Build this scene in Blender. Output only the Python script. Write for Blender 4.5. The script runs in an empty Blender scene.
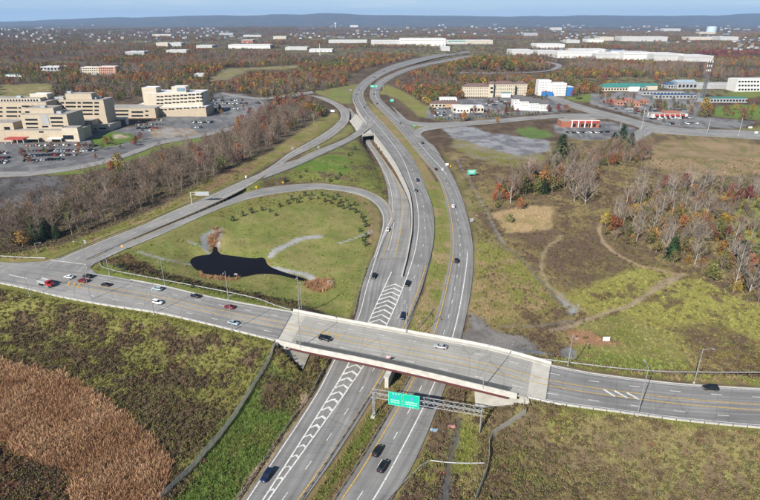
import bpy, math, random
import numpy as np
from mathutils import Vector

random.seed(7)
rng = np.random.default_rng(7)
SC = bpy.context.scene
COL = SC.collection
R = math.radians

# ---------------------------------------------------------------- camera, sky, sun, exposure
F, HZ, CAMZ = 540.0, 21.0, 115.0            # focal length in px of a 760 px wide frame, horizon row, height above the motorway
PITCH = math.atan((250 - HZ) / F)
cam_d = bpy.data.cameras.new("camera")
cam = bpy.data.objects.new("camera", cam_d)
COL.objects.link(cam)
cam.location = (0, 0, CAMZ)
cam.rotation_euler = (math.pi / 2 - PITCH, 0, 0)
cam_d.sensor_width = 36
cam_d.lens = 36 * F / 760
cam_d.clip_start = 1
cam_d.clip_end = 80000
SC.camera = cam

SUN_AZ, SUN_EL = 214.0, 34.0                # azimuth clockwise from +Y (view direction), where the sun stands
W = bpy.data.worlds.new("World")
SC.world = W
W.use_nodes = True
nt = W.node_tree
bg = nt.nodes["Background"]
sky = nt.nodes.new("ShaderNodeTexSky")
sky.sky_type = 'NISHITA'
sky.sun_disc = False
sky.sun_elevation = R(SUN_EL)
sky.sun_rotation = R(SUN_AZ)
sky.altitude = 200
sky.air_density = 1.0
sky.dust_density = 0.4
sky.ozone_density = 1.5
# pale blue air low over the horizon, the same all the way round
geo = nt.nodes.new("ShaderNodeTexCoord"); sep = nt.nodes.new("ShaderNodeSeparateXYZ"); nt.links.new(geo.outputs["Generated"], sep.inputs[0])
el = nt.nodes.new("ShaderNodeMapRange"); el.interpolation_type = 'SMOOTHSTEP'; el.inputs[1].default_value = -.02; el.inputs[2].default_value = .30; el.inputs[3].default_value = .85; el.inputs[4].default_value = 0.0
nt.links.new(sep.outputs[2], el.inputs[0])
gr_ = nt.nodes.new("ShaderNodeMapRange"); gr_.inputs[1].default_value = 0.0; gr_.inputs[2].default_value = .06; nt.links.new(sep.outputs[2], gr_.inputs[0])
hc = nt.nodes.new("ShaderNodeMix"); hc.data_type = 'RGBA'; hc.inputs["A"].default_value = (9.6, 11.9, 13.6, 1); hc.inputs["B"].default_value = (6.0, 9.2, 12.6, 1); nt.links.new(gr_.outputs[0], hc.inputs["Factor"])
# thin low cloud banks
mpc = nt.nodes.new("ShaderNodeMapping"); mpc.inputs["Scale"].default_value = (5, 5, 90); nt.links.new(geo.outputs["Generated"], mpc.inputs[0])
cn = nt.nodes.new("ShaderNodeTexNoise"); cn.inputs["Scale"].default_value = 1.3; cn.inputs["Detail"].default_value = 6; nt.links.new(mpc.outputs[0], cn.inputs["Vector"])
cr_ = nt.nodes.new("ShaderNodeMapRange"); cr_.interpolation_type = 'SMOOTHSTEP'; cr_.inputs[1].default_value = .50; cr_.inputs[2].default_value = .68; cr_.inputs[4].default_value = .6; nt.links.new(cn.outputs[0], cr_.inputs[0])
cl = nt.nodes.new("ShaderNodeMix"); cl.data_type = 'RGBA'; cl.inputs["B"].default_value = (10.6, 12.3, 13.6, 1)
nt.links.new(cr_.outputs[0], cl.inputs["Factor"]); nt.links.new(hc.outputs["Result"], cl.inputs["A"])
sm = nt.nodes.new("ShaderNodeMix"); sm.data_type = 'RGBA'; nt.links.new(el.outputs[0], sm.inputs["Factor"]); nt.links.new(sky.outputs[0], sm.inputs["A"]); nt.links.new(cl.outputs["Result"], sm.inputs["B"])
nt.links.new(sm.outputs["Result"], bg.inputs[0])
bg.inputs[1].default_value = 0.052
sun_d = bpy.data.lights.new("sun", 'SUN')
sun_d.energy = 5.0
sun_d.angle = R(0.5)
sun_d.color = (1.0, 0.95, 0.87)
sun = bpy.data.objects.new("sun", sun_d)
COL.objects.link(sun)
_a, _e = R(SUN_AZ), R(SUN_EL)
_to = Vector((math.sin(_a) * math.cos(_e), math.cos(_a) * math.cos(_e), math.sin(_e)))
sun.rotation_euler = _to.to_track_quat('Z', 'Y').to_euler()
sun.location = (-200, -200, 400)
SC.view_settings.view_transform = 'Standard'
SC.view_settings.look = 'None'
SC.view_settings.exposure = 0.6
SC.view_settings.gamma = 1.0
cy = SC.cycles
cy.use_denoising = True
cy.max_bounces = 5
cy.diffuse_bounces = 2
cy.glossy_bounces = 2
cy.transmission_bounces = 2
cy.transparent_max_bounces = 6
cy.volume_bounces = 0
cy.caustics_reflective = False
cy.caustics_refractive = False
HAZE_DENSITY = 4.2e-5

# ---------------------------------------------------------------- small maths
def lerp(a, b, t): return a + (b - a) * t
def smooth(x, a, b):
    t = np.clip((np.asarray(x, float) - a) / (b - a), 0, 1)
    return t * t * (3 - 2 * t)

def _hash(i, j, s):
    h = (i.astype(np.int64) * 374761393 + j.astype(np.int64) * 668265263 + s * 974711) & 0x7fffffff
    h = ((h ^ (h >> 13)) * 1274126177) & 0x7fffffff
    return ((h ^ (h >> 16)) & 0xffff) / 65535.0
def vnoise(x, y, s=0):
    x = np.asarray(x, float); y = np.asarray(y, float)
    i = np.floor(x); j = np.floor(y); u = x - i; v = y - j
    u = u * u * (3 - 2 * u); v = v * v * (3 - 2 * v)
    a = _hash(i, j, s); b = _hash(i + 1, j, s); c = _hash(i, j + 1, s); d = _hash(i + 1, j + 1, s)
    return (a * (1 - u) + b * u) * (1 - v) + (c * (1 - u) + d * u) * v
def fbm(x, y, s=0, o=4):
    r = 0; a = 0.5; t = 0
    for k in range(o):
        r = r + a * vnoise(x * 2 ** k, y * 2 ** k, s + k * 17); t += a; a *= 0.5
    return r / t

# natural lie of the land, without road works
def base(X, Y):
    X = np.asarray(X, float); Y = np.asarray(Y, float)
    r = np.hypot(X, Y)
    z = 0.4 + 8.4 * smooth(Y, 205, 430)
    z = z + smooth(Y, 205, 300) * smooth(X, 40, 90) * 2.2 * (1 - smooth(Y, 330, 430))
    z = z + 24 * np.exp(-(((X - 240) / 95) ** 2 + ((Y - 1290) / 130) ** 2))
    z = z + (fbm(X / 420, Y / 420, 3, 2) - .5) * 14 * smooth(r, 800, 1500)
    z = z + (fbm(X / 1700, Y / 1700, 5, 2) - .45) * 60 * smooth(r, 2200, 5000)
    return z

def dep(Y, Z): return Y * math.cos(PITCH) - (Z - CAMZ) * math.sin(PITCH)
def at(px, py, z):                           # where a traced line of sight meets height z
    u = (px - 380) / F; v = (py - 250) / F
    d = (CAMZ - z) / (math.sin(PITCH) + v * math.cos(PITCH))
    return (u * d, d * (math.cos(PITCH) - v * math.sin(PITCH)), z)
def gat(px, py, dz=0.0):                     # ... meets the natural ground
    z = 8.0
    for _ in range(25):
        p = at(px, py, z + dz)
        z = 0.5 * z + 0.5 * float(base(p[0], p[1]))
    return (p[0], p[1], z + dz)
def zat(Y, py):
    v = (py - 250) / F
    return CAMZ + Y * (-v * math.cos(PITCH) - math.sin(PITCH)) / (math.cos(PITCH) - v * math.sin(PITCH))
def xat(px, Y, Z): return (px - 380) / F * dep(Y, Z)
def proj(X, Y, Z):
    d = dep(Y, Z)
    return 380 + F * X / d, 250 - F * (Y * math.sin(PITCH) + (Z - CAMZ) * math.cos(PITCH)) / d

def spline(pts, step):
    P = np.array(pts, float)
    if len(P) == 2:
        n = max(2, int(np.linalg.norm(P[1] - P[0]) / step) + 1)
        return P[0] + (P[1] - P[0]) * np.linspace(0, 1, n)[:, None]
    Q = np.vstack([2 * P[0] - P[1], P, 2 * P[-1] - P[-2]])
    out = []
    for i in range(1, len(Q) - 2):
        p0, p1, p2, p3 = Q[i - 1], Q[i], Q[i + 1], Q[i + 2]
        t0 = 0; t1 = t0 + max(np.linalg.norm(p1 - p0), 1e-3) ** .5
        t2 = t1 + max(np.linalg.norm(p2 - p1), 1e-3) ** .5; t3 = t2 + max(np.linalg.norm(p3 - p2), 1e-3) ** .5
        for t in np.linspace(t1, t2, 16, endpoint=False):
            a1 = (t1 - t) / (t1 - t0) * p0 + (t - t0) / (t1 - t0) * p1
            a2 = (t2 - t) / (t2 - t1) * p1 + (t - t1) / (t2 - t1) * p2
            a3 = (t3 - t) / (t3 - t2) * p2 + (t - t2) / (t3 - t2) * p3
            b1 = (t2 - t) / (t2 - t0) * a1 + (t - t0) / (t2 - t0) * a2
            b2 = (t3 - t) / (t3 - t1) * a2 + (t - t1) / (t3 - t1) * a3
            out.append((t2 - t) / (t2 - t1) * b1 + (t - t1) / (t2 - t1) * b2)
    out.append(P[-1])
    return resample(np.array(out), step=step)
def resample(P, n=None, step=None):
    s = np.r_[0, np.cumsum(np.linalg.norm(np.diff(P, axis=0), axis=1))]
    if n is None: n = max(2, int(s[-1] / step) + 1)
    t = np.linspace(0, s[-1], n)
    return np.stack([np.interp(t, s, P[:, k]) for k in range(P.shape[1])], 1)
def tangents(P):
    T = np.gradient(P[:, :2], axis=0)
    T /= np.maximum(np.linalg.norm(T, axis=1), 1e-9)[:, None]
    return T
def offset(P, d):
    T = tangents(P); Q = P.copy()
    Q[:, 0] += T[:, 1] * d; Q[:, 1] -= T[:, 0] * d     # d > 0 is to the right of travel
    return Q

# ---------------------------------------------------------------- materials
MATS = {}
def mat(name, col, rough=0.8, var=0.12, scale=1.5, metal=0.0, obj_rand=0.0, hue_rand=0.0, spec=None, island=0.0, detail=4, bump=0.0):
    if name in MATS: return MATS[name]
    m = bpy.data.materials.new(name); MATS[name] = m
    m.use_nodes = True
    n = m.node_tree; b = n.nodes["Principled BSDF"]
    b.inputs["Roughness"].default_value = rough
    b.inputs["Metallic"].default_value = metal
    if spec is not None: b.inputs["Specular IOR Level"].default_value = spec
    tc = n.nodes.new("ShaderNodeTexCoord")
    no = n.nodes.new("ShaderNodeTexNoise"); no.inputs["Scale"].default_value = scale; no.inputs["Detail"].default_value = detail
    n.links.new(tc.outputs["Object"], no.inputs["Vector"])
    rm = n.nodes.new("ShaderNodeMapRange")
    rm.inputs[1].default_value = 0.3; rm.inputs[2].default_value = 0.7
    rm.inputs[3].default_value = 1 - var; rm.inputs[4].default_value = 1 + var
    n.links.new(no.outputs[0], rm.inputs[0])
    val = rm.outputs[0]
    def times(v, src, lo, hi):
        r2 = n.nodes.new("ShaderNodeMapRange"); r2.inputs[3].default_value = lo; r2.inputs[4].default_value = hi
        n.links.new(src, r2.inputs[0])
        mu = n.nodes.new("ShaderNodeMath"); mu.operation = 'MULTIPLY'
        n.links.new(v, mu.inputs[0]); n.links.new(r2.outputs[0], mu.inputs[1])
        return mu.outputs[0]
    oi = n.nodes.new("ShaderNodeObjectInfo")
    if obj_rand: val = times(val, oi.outputs["Random"], 1 - obj_rand, 1 + obj_rand)
    if island:
        ge = n.nodes.new("ShaderNodeNewGeometry")
        val = times(val, ge.outputs["Random Per Island"], 1 - island, 1 + island)
    hs = n.nodes.new("ShaderNodeHueSaturation")
    hs.inputs["Color"].default_value = (*col, 1)
    n.links.new(val, hs.inputs["Value"])
    if hue_rand:
        mh = n.nodes.new("ShaderNodeMath"); mh.operation = 'MULTIPLY'; mh.inputs[1].default_value = 7.31
        fr = n.nodes.new("ShaderNodeMath"); fr.operation = 'FRACT'
        n.links.new(oi.outputs["Random"], mh.inputs[0]); n.links.new(mh.outputs[0], fr.inputs[0])
        r3 = n.nodes.new("ShaderNodeMapRange"); r3.inputs[3].default_value = .5 - hue_rand; r3.inputs[4].default_value = .5 + hue_rand
        n.links.new(fr.outputs[0], r3.inputs[0]); n.links.new(r3.outputs[0], hs.inputs["Hue"])
    n.links.new(hs.outputs[0], b.inputs["Base Color"])
    if bump:
        bp = n.nodes.new("ShaderNodeBump"); bp.inputs["Strength"].default_value = bump; bp.inputs["Distance"].default_value = 0.1
        n.links.new(no.outputs[0], bp.inputs["Height"]); n.links.new(bp.outputs[0], b.inputs["Normal"])
    return m

def road_mat(name, col, streak=0.24, patch=0.2):
    """asphalt or concrete: UV is (metres across, metres along); tyre-polished streaks, patches, seams"""
    m = bpy.data.materials.new(name); MATS[name] = m
    m.use_nodes = True
    n = m.node_tree; b = n.nodes["Principled BSDF"]; b.inputs["Roughness"].default_value = 0.85
    b.inputs["Specular IOR Level"].default_value = 0.25
    uv = n.nodes.new("ShaderNodeUVMap")
    mp = n.nodes.new("ShaderNodeMapping"); mp.inputs["Scale"].default_value = (0.55, 0.012, 1)
    n.links.new(uv.outputs[0], mp.inputs[0])
    n1 = n.nodes.new("ShaderNodeTexNoise"); n1.inputs["Scale"].default_value = 1.0; n1.inputs["Detail"].default_value = 3
    n.links.new(mp.outputs[0], n1.inputs["Vector"])
    tc = n.nodes.new("ShaderNodeTexCoord")
    n2 = n.nodes.new("ShaderNodeTexNoise"); n2.inputs["Scale"].default_value = 0.07; n2.inputs["Detail"].default_value = 6; n2.inputs["Roughness"].default_value = .65
    n.links.new(tc.outputs["Object"], n2.inputs["Vector"])
    n3 = n.nodes.new("ShaderNodeTexNoise"); n3.inputs["Scale"].default_value = 3.0; n3.inputs["Detail"].default_value = 3
    n.links.new(tc.outputs["Object"], n3.inputs["Vector"])
    # transverse joints/cracks every so often along the road
    mp2 = n.nodes.new("ShaderNodeMapping"); mp2.inputs["Scale"].default_value = (0.02, 0.16, 1)
    n.links.new(uv.outputs[0], mp2.inputs[0])
    vo = n.nodes.new("ShaderNodeTexVoronoi"); vo.feature = 'DISTANCE_TO_EDGE'; vo.inputs["Scale"].default_value = 1.0
    n.links.new(mp2.outputs[0], vo.inputs["Vector"])
    def rng_(src, lo, hi, a=0.3, c=0.7):
        r_ = n.nodes.new("ShaderNodeMapRange"); r_.inputs[1].default_value = a; r_.inputs[2].default_value = c
        r_.inputs[3].default_value = lo; r_.inputs[4].default_value = hi
        n.links.new(src, r_.inputs[0]); return r_.outputs[0]
    def mul(a, c):
        q = n.nodes.new("ShaderNodeMath"); q.operation = 'MULTIPLY'; n.links.new(a, q.inputs[0]); n.links.new(c, q.inputs[1]); return q.outputs[0]
    v = mul(mul(rng_(n1.outputs[0], 1 - streak, 1 + streak), rng_(n2.outputs[0], 1 - patch, 1 + patch)),
            mul(rng_(n3.outputs[0], .94, 1.06), rng_(vo.outputs["Distance"], .80, 1.0, 0.0, 0.02)))
    # wheel paths, two to a lane, fading in and out along the road
    sx = n.nodes.new("ShaderNodeSeparateXYZ"); n.links.new(uv.outputs[0], sx.inputs[0])
    wv = n.nodes.new("ShaderNodeMath"); wv.operation = 'MULTIPLY'; wv.inputs[1].default_value = 2 * math.pi / 1.83; n.links.new(sx.outputs[0], wv.inputs[0])
    sn = n.nodes.new("ShaderNodeMath"); sn.operation = 'SINE'; n.links.new(wv.outputs[0], sn.inputs[0])
    v = mul(v, rng_(mul(sn.outputs[0], rng_(n2.outputs[0], .2, 1.0)), .91, 1.06, -1.0, 1.0))
    hs = n.nodes.new("ShaderNodeHueSaturation"); hs.inputs["Color"].default_value = (*col, 1)
    n.links.new(v, hs.inputs["Value"]); n.links.new(hs.outputs[0], b.inputs["Base Color"])
    return m

M_ASPH = road_mat("asphalt", (.215, .211, .207))
M_ASPH2 = road_mat("asphalt_light", (.258, .252, .244))
M_DECK = road_mat("deck_concrete", (.335, .325, .30), .16, .14)
M_WHITE = mat("road_paint_white", (.62, .62, .60), .6, .32, 1.4)
M_YELLOW = mat("road_paint_yellow", (.50, .33, .09), .6, .32, 1.4)
M_CONC = mat("concrete", (.46, .44, .39), .85, .14, .35, detail=7)
M_CONCL = mat("concrete_pale", (.46, .445, .405), .8, .16, .5, detail=6)
M_MAROON = mat("maroon_paint", (.10, .032, .033), .5, .15, .4)
M_STEEL = mat("galvanised_steel", (.36, .365, .37), .45, .12, .7, metal=.35)
M_DARKST = mat("weathered_steel", (.12, .12, .13), .6, .2, 1)
M_WOOD = mat("timber_post", (.15, .12, .09), .9, .2, 3)
M_GREEN = mat("sign_green", (.0, .42, .28), .45, .05, 1)
M_SIGNW = mat("sign_white", (.8, .8, .8), .5, .05, 1)
M_SIGNB = mat("sign_blue", (.03, .10, .45), .5, .05, 1)
M_SIGNY = mat("sign_yellow", (.85, .42, .02), .5, .05, 1)
M_SIGNK = mat("sign_back", (.42, .44, .46), .45, .1, 1, metal=.3)
M_GLASS = mat("dark_glass", (.012, .016, .022), .08, .1, .4, spec=.6)
M_TYRE = mat("tyre", (.02, .02, .02), .9, .1, 3)
M_HUB = mat("wheel_rim", (.4, .4, .42), .35, .1, 3, metal=.7)
M_LAMPW = mat("headlamp", (.75, .77, .8), .15, .02, 1)
M_LAMPR = mat("taillamp", (.35, .01, .01), .25, .02, 1)

# ---------------------------------------------------------------- mesh building and tagging
class MB:
    def __init__(self): self.v = []; self.f = []; self.m = []; self.uv = {}
    def add(self, verts, faces, mi=0):
        o = len(self.v); self.v.extend([tuple(map(float, p)) for p in verts])
        self.f.extend([tuple(o + i for i in f) for f in faces]); self.m.extend([mi] * len(faces))
    def box(self, x0, x1, y0, y1, z0, z1, mi=0, bottom=True):
        v = [(x0, y0, z0), (x1, y0, z0), (x1, y1, z0), (x0, y1, z0), (x0, y0, z1), (x1, y0, z1), (x1, y1, z1), (x0, y1, z1)]
        f = [(4, 5, 6, 7), (0, 1, 5, 4), (1, 2, 6, 5), (2, 3, 7, 6), (3, 0, 4, 7)]
        if bottom: f.append((3, 2, 1, 0))
        self.add(v, f, mi)
    def bar(self, a, b, r0, r1=None, n=6, mi=0, cap=True):
        if r1 is None: r1 = r0
        a = Vector(a); b = Vector(b); d = b - a
        if d.length < 1e-6: return
        q = d.to_track_quat('Z', 'Y'); vs = []
        for p, r in ((a, r0), (b, r1)):
            for k in range(n):
                an = 2 * math.pi * k / n + math.pi / n
                vs.append(p + q @ Vector((math.cos(an) * r, math.sin(an) * r, 0)))
        fs = [(k, (k + 1) % n, n + (k + 1) % n, n + k) for k in range(n)]
        if cap: fs += [tuple(range(n - 1, -1, -1)), tuple(range(n, 2 * n))]
        self.add(vs, fs, mi)
    def sweep(self, P, prof, mi=0, closed=True, uv=False):
        """profile [(offset to the right, height)] along the polyline P (n x 3)"""
        T = tangents(P); k = len(prof); vs = []
        for p, t in zip(P, T):
            for (o, h) in prof: vs.append((p[0] + t[1] * o, p[1] - t[0] * o, p[2] + h))
        fs = []
        for i in range(len(P) - 1):
            for j in range(k if closed else k - 1):
                a = i * k + j; b_ = i * k + (j + 1) % k
                fs.append((a, b_, b_ + k, a + k))
        if closed:
            fs.append(tuple(range(k - 1, -1, -1))); fs.append(tuple((len(P) - 1) * k + j for j in range(k)))
        self.add(vs, fs, mi)
    def mesh(self, name, mats, smooth_=False):
        me = bpy.data.meshes.new(name)
        me.from_pydata(self.v, [], self.f)
        for m in (mats if isinstance(mats, (list, tuple)) else [mats]): me.materials.append(m)
        if any(self.m): me.polygons.foreach_set("material_index", self.m)
        if smooth_: me.polygons.foreach_set("use_smooth", [True] * len(self.f))
        me.update()
        return me
    def obj(self, name, mats, parent=None, smooth_=False, **kw):
        return link(name, self.mesh(name, mats, smooth_), parent, **kw)

def link(name, data, parent=None, label=None, cat=None, group=None, kind=None, loc=None, rz=None):
    o = bpy.data.objects.new(name, data); COL.objects.link(o)
    if parent: o.parent = parent
    tag(o, label, cat, group, kind)
    if loc is not None: o.location = loc
    if rz is not None: o.rotation_euler = (0, 0, rz)
    return o
def tag(o, label=None, cat=None, group=None, kind=None):
    if label: o["label"] = label
    if cat: o["category"] = cat
    if group: o["group"] = group
    if kind: o["kind"] = kind
    return o
def thing(name, label, cat, loc=(0, 0, 0), rz=0.0, group=None):
    o = link(name, None, None, label, cat, group, None, loc, rz)
    o.empty_display_size = 1
    return o
def kids(o): return [c for c in KIDS.get(o.name, [])]
def copy_tree(o, parent=None):
    c = o.copy(); COL.objects.link(c)
    if parent: c.parent = parent
    for ch in list(o.children): copy_tree(ch, c)
    return c

# ---------------------------------------------------------------- traced road edges (photo px, converted to metres on their own heights)
def zprof(*pairs):
    ys = [p[0] for p in pairs]; zs = [p[1] for p in pairs]
    return lambda x, y: float(np.interp(y, ys, zs))
Z_HW = zprof((60, 9), (120, 9), (140, 8.8), (180, 7.2), (210, 5.6), (250, 3.7), (285, 2.3), (340, .7), (400, 0), (520, 0))
Z_B = zprof((110, 5.6), (118, 4.6), (144, 2.4), (180, 2.7), (210, 3.0), (250, 2.9), (285, 2.3), (340, .7), (400, 0), (520, 0))
Z_CR = lambda x, y: 7.2
Z_D = zprof((96, 8.4), (105, 7.2), (115, 7.0), (140, 7.6), (180, 7.5), (270, 7.2))
Z_D2 = zprof((115, 9), (128, 9), (150, 8.2), (180, 7.5), (270, 7.2))
def line3(pts, zf, step=3.0):
    w = []
    for p in pts:
        if len(p) == 3: w.append(at(p[0], p[1], p[2]))
        elif zf is None: w.append(gat(p[0], p[1], 0.35))
        else: w.append(at(p[0], p[1], zf(p[0], p[1])))
    return spline(w, step)

ROADS = []     # (centre n x 3, half width n, margin, use in terrain)
def road(name, left, right, zf, m, dz=0.0, margin=1.2, terrain=True, trim=None, step=3.0, label=None):
    L = line3(left, zf, step); Rr = line3(right, zf, step)
    n = max(len(L), len(Rr)); L = resample(L, n); Rr = resample(Rr, n)
    zc = (L[:, 2] + Rr[:, 2]) / 2
    C = (L + Rr) / 2; hw = np.linalg.norm((L - Rr)[:, :2], axis=1) / 2
    keep = np.ones(n, bool)
    if trim is not None: keep = trim(C)
    if terrain: ROADS.append((C, hw, margin, keep))
    s = np.r_[0, np.cumsum(np.linalg.norm(np.diff(C[:, :2], axis=0), axis=1))]
    vs = []; uvs = []; K = 7
    for i in range(n):
        for j in range(K):
            t = j / (K - 1); p = L[i] * (1 - t) + Rr[i] * t
            vs.append((p[0], p[1], zc[i] + dz)); uvs.append((t * 2 * hw[i], s[i]))
        for p, e in ((L[i], 0), (Rr[i], 1)):
            vs.append((p[0], p[1], zc[i] + dz - .45)); uvs.append((e * 2 * hw[i], s[i]))
    fs = []; S = K + 2
    for i in range(n - 1):
        a = i * S; b_ = a + S
        for j in range(K - 1): fs.append((a + j, a + j + 1, b_ + j + 1, b_ + j))
        fs.append((a + K, a, b_, b_ + K)); fs.append((a + K - 1, a + K + 1, b_ + K + 1, b_ + K - 1))
    me = bpy.data.meshes.new(name); me.from_pydata(vs, [], fs); me.materials.append(m)
    ul = me.uv_layers.new(name="UVMap")
    idx = np.empty(len(me.loops), int); me.loops.foreach_get("vertex_index", idx)
    ul.data.foreach_set("uv", np.array(uvs, np.float32)[idx].ravel())
    me.update()
    # make sure the sheet looks upward
    if me.polygons[0].normal.z < 0: me.flip_normals()
    return link(name, me, kind='structure')
class Paint:
    """collects lines and dashes of one colour on one road"""
    def __init__(self): self.mb = MB()
    def line(self, P, w, dz=.05, dash=None, start=0):
        if dash is None:
            self.mb.sweep(P, [(-w / 2, dz), (w / 2, dz)], closed=False); return
        on, per = dash
        s = np.r_[0, np.cumsum(np.linalg.norm(np.diff(P, axis=0), axis=1))]
        a = start
        while a + on < s[-1]:
            t = np.linspace(a, a + on, 3)
            Q = np.stack([np.interp(t, s, P[:, k]) for k in range(3)], 1)
            self.mb.sweep(Q, [(-w / 2, dz), (w / 2, dz)], closed=False); a += per
    def put(self, name, m, parent, kind=None):
        if self.mb.f:
            o = self.mb.obj(name, m, parent)
            if kind: o["kind"] = kind
            for p in o.data.polygons:
                pass
            return o
# ================================================================ ROADS
# motorway, carriageway towards the camera
SB_Y = [(293,507),(297.9,500),(333.7,450.2),(369.5,395),(381.6,375),(404,325.5),(423,275.5),(429.5,249.5),(431,222),(427.4,199),(421,180),(412,160),(399.5,142.5),(384,125),(371,111.2),(364,100),(362.6,94),(366,87.5),(375.3,79.3),(393,70),(414,63.5),(440,57),(470,52)]
yl = line3(SB_Y, Z_HW, 3.0)
y_of = None
def cut(P, py0, py1):
    q = np.array([proj(*p)[1] for p in P]); return P[(q <= max(py0, py1)) & (q >= min(py0, py1))]
sbL = [(238.5,507),(243.5,500),(314.5,395),(333.5,358.4),(353.5,322),(362.5,285),(372,258),(379.5,236),(388,222)]
sb_right = offset(yl, -1.6)
sbA_left = offset(yl, 0)
def road3(name, L, Rr, m, **kw):
    """same as road() but from ready-made 3-D edges"""
    return road(name, [tuple(p) for p in []] or L, Rr, None, m, **kw)
# ready-made edge support
_old_line3 = line3
def line3(pts, zf, step=3.0):
    if isinstance(pts, np.ndarray): return pts
    return _old_line3(pts, zf, step)

# travel direction of yl is away from the camera here (bottom to top): its right side is the median
A_in = offset(yl, 1.5)                       # median-side pavement edge
A_white = offset(yl, -7.35)
wall_px = [(405.5,262),(408.6,247),(411,232),(411.5,216),(410.5,203),(408,192),(402,178),(394.7,163.7),(384,148),(374,135)]
# A pavement: left edge = retaining wall from the gore to the portal, then parapet to the north
A_leftpx = wall_px + [(366.5,124),(360.5,115),(354.5,104.5),(352.5,98),(353,92),(358,85),(368,76.5),(390,65.5),(412,59.5),(438,54),(468,49.5)]
A_left = line3(A_leftpx, Z_HW)
yA = np.array([p for p in yl if proj(*p)[1] < 266])
mw_a = road("motorway_south", A_left, offset(resample(yA, len(A_left)), 1.5), None, M_ASPH, margin=-4.0)
# lower part: A and ramp B run side by side on one pavement
B_right_low = np.array([p for p in yl if proj(*p)[1] > 256])
sb_low_left = line3(sbL[:7], Z_HW)
mw_l = road("motorway_south_merge", sb_low_left, offset(B_right_low, 1.5), None, M_ASPH, dz=-.05)
# ramp B, from the left-hand ramp through the underpass to the merge
Bl = [(344.5,109),(351,119),(358,128.5),(367.2,144.5),(378,161.6),(385,178.4),(388.5,196),(387.5,212),(382,236),(374,258),(364,283)]
Br = [(350.5,108),(357,116.5),(363.5,126),(372.6,144.5),(386,162.6),(398,180.5),(406.5,196),(409.5,207),(410.5,232),(405,262),(401,283)]
ramp_b = road("underpass_ramp", Bl, Br, Z_B, M_ASPH2, dz=-.012, margin=4.6)
# carriageway away from the camera
E_Y = [(337,507),(341.5,500),(358.4,475),(399.5,405.8),(415,376),(434.7,331.8),(449.5,275),(453.3,249.5),(452.6,228.4),(449.5,209.5),(440.5,180),(420.5,154.7),(393,122),(375.5,104),(370.5,95),(372.5,88),(379.5,80.3),(393,73.3),(412,66.5),(440,60.5),(470,55)]
eY = line3(E_Y, Z_HW)
E_shoulder = [(383,507),(388,500),(408,474),(445.8,384.7),(461,338),(471.6,285),(473,249.5),(468.4,220),(457.4,186),(443.7,161),(424.5,138),(407,123),(390,108),(381,99),(379.5,92),(382,86.5),(389,80.5),(402,73.5),(418,68),(444,62.5),(474,57)]
eR = line3(E_shoulder, Z_HW); n_ = max(len(eY), len(eR))
mw_e = road("motorway_north", offset(resample(eY, n_), -1.5), eR, None, M_ASPH, margin=1.5)
# ramps on the left
D_l = [(16,262.8),(40,262.5),(55.8,260.6),(101,241),(147.4,223),(160,216.8),(204,198),(244,180),(260,173),(275,163.5),(287.4,154),(317,137.4),(333.7,125.8),(340.5,117.4),(338.5,109.5),(330.5,103.2),(312.6,96),(297,92)]
D_r = [(87.4,263),(95,257.5),(126,242),(160,227.2),(206,207.6),(227,197.5),(248,186.4),(262,177.5),(272,170),(281,164.5),(291.6,158),(329.5,138.4),(346.3,124.7),(349.5,117),(348.5,110),(340,104),(323,97),(297,93.5)]
ramp_d = road("west_ramp", D_l, D_r, lambda x, y: Z_D(x, y), M_ASPH2, dz=-.008)
D2_l = [(271,169),(285,162.5),(295,160),(310.5,152.6),(344,139),(357,130.5),(362.5,122.5),(365.5,116)]
D2_r = [(262,179.5),(275,174.5),(291.6,168.3),(323,154),(352.6,140.2),(365.5,131.5),(374,123),(378,115.5)]
def not_portal(C): return C[:, 0] < xat(354, 470, 8)
ramp_d2 = road("slip_ramp", D2_l, D2_r, Z_D2, M_ASPH2, dz=-.02, trim=not_portal)
Z_F = {0: 7.2}
Fl = [(91,258.5,7.2),(126,243,7.2),(160,228.6,7.1),(206,209.2,6.6),(229,199.6,6.2),(252.6,190.5,5.7),(286,185,5.1),(320,183.3,4.6),(340,185.3,4.3),(361,188.6,3.9),(380,196.5,3.5),(391,208,3.2),(393,222,3.0),(390,238,2.9),(384,256,2.85)]
Fr = [(92,266.5,7.2),(94,263.5,7.2),(101,259,7.2),(160,235,7.1),(202,216,6.6),(232,204,6.2),(256,197,5.7),(288,191.8,5.1),(320,189,4.6),(340,190.5,4.3),(361,195,3.9),(374,202.5,3.5),(381.5,213.7,3.2),(382.5,224,3.0),(378.5,241,2.9),(371.5,262,2.85)]
ramp_f = road("loop_ramp", Fl, Fr, None, M_ASPH2, dz=-.016)
# crossing road and bridge deck
CRt = [(-120,247.5,7.2),(-40,256.5,7.2),(0,262,7.2),(34,266,7.2),(90,272.6,7.2),(130.5,279.5,7.2),(160,285,7.2),(206.8,296,7.2),(250,304.3,7.2),(293,311.8,7.2)]
CRb = [(-120,264.5,7.2),(-40,276.3,7.2),(0,283,7.2),(27.4,288.5,7.2),(60,296.5,7.2),(105,304.8,7.2),(160,313.2,7.2),(213,325,7.2),(251,334.3,7.2),(277,340.6,7.2)]
cr_w = road("cross_road", CRt, CRb, None, M_ASPH2, margin=1.5)
BRt = [(293,311.8,7.2),(344,321.6,7.2),(420,335.3,7.2),(488.4,348.2,7.2),(534.7,360.5,7.2),(551,365.2,7.2)]
BRb = [(277,340.6,7.2),(302,347,7.2),(360,358.7,7.2),(420,371.8,7.2),(482,386.6,7.2),(527,397.4,7.2),(546,401.4,7.2)]
CR2t = [(551,365.2,7.2),(588,372.6,7.2),(641,379.6,7.2),(672.5,383.2,7.2),(720,386.6,7.2),(758,388.7,7.2),(850,393,7.2)]
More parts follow.
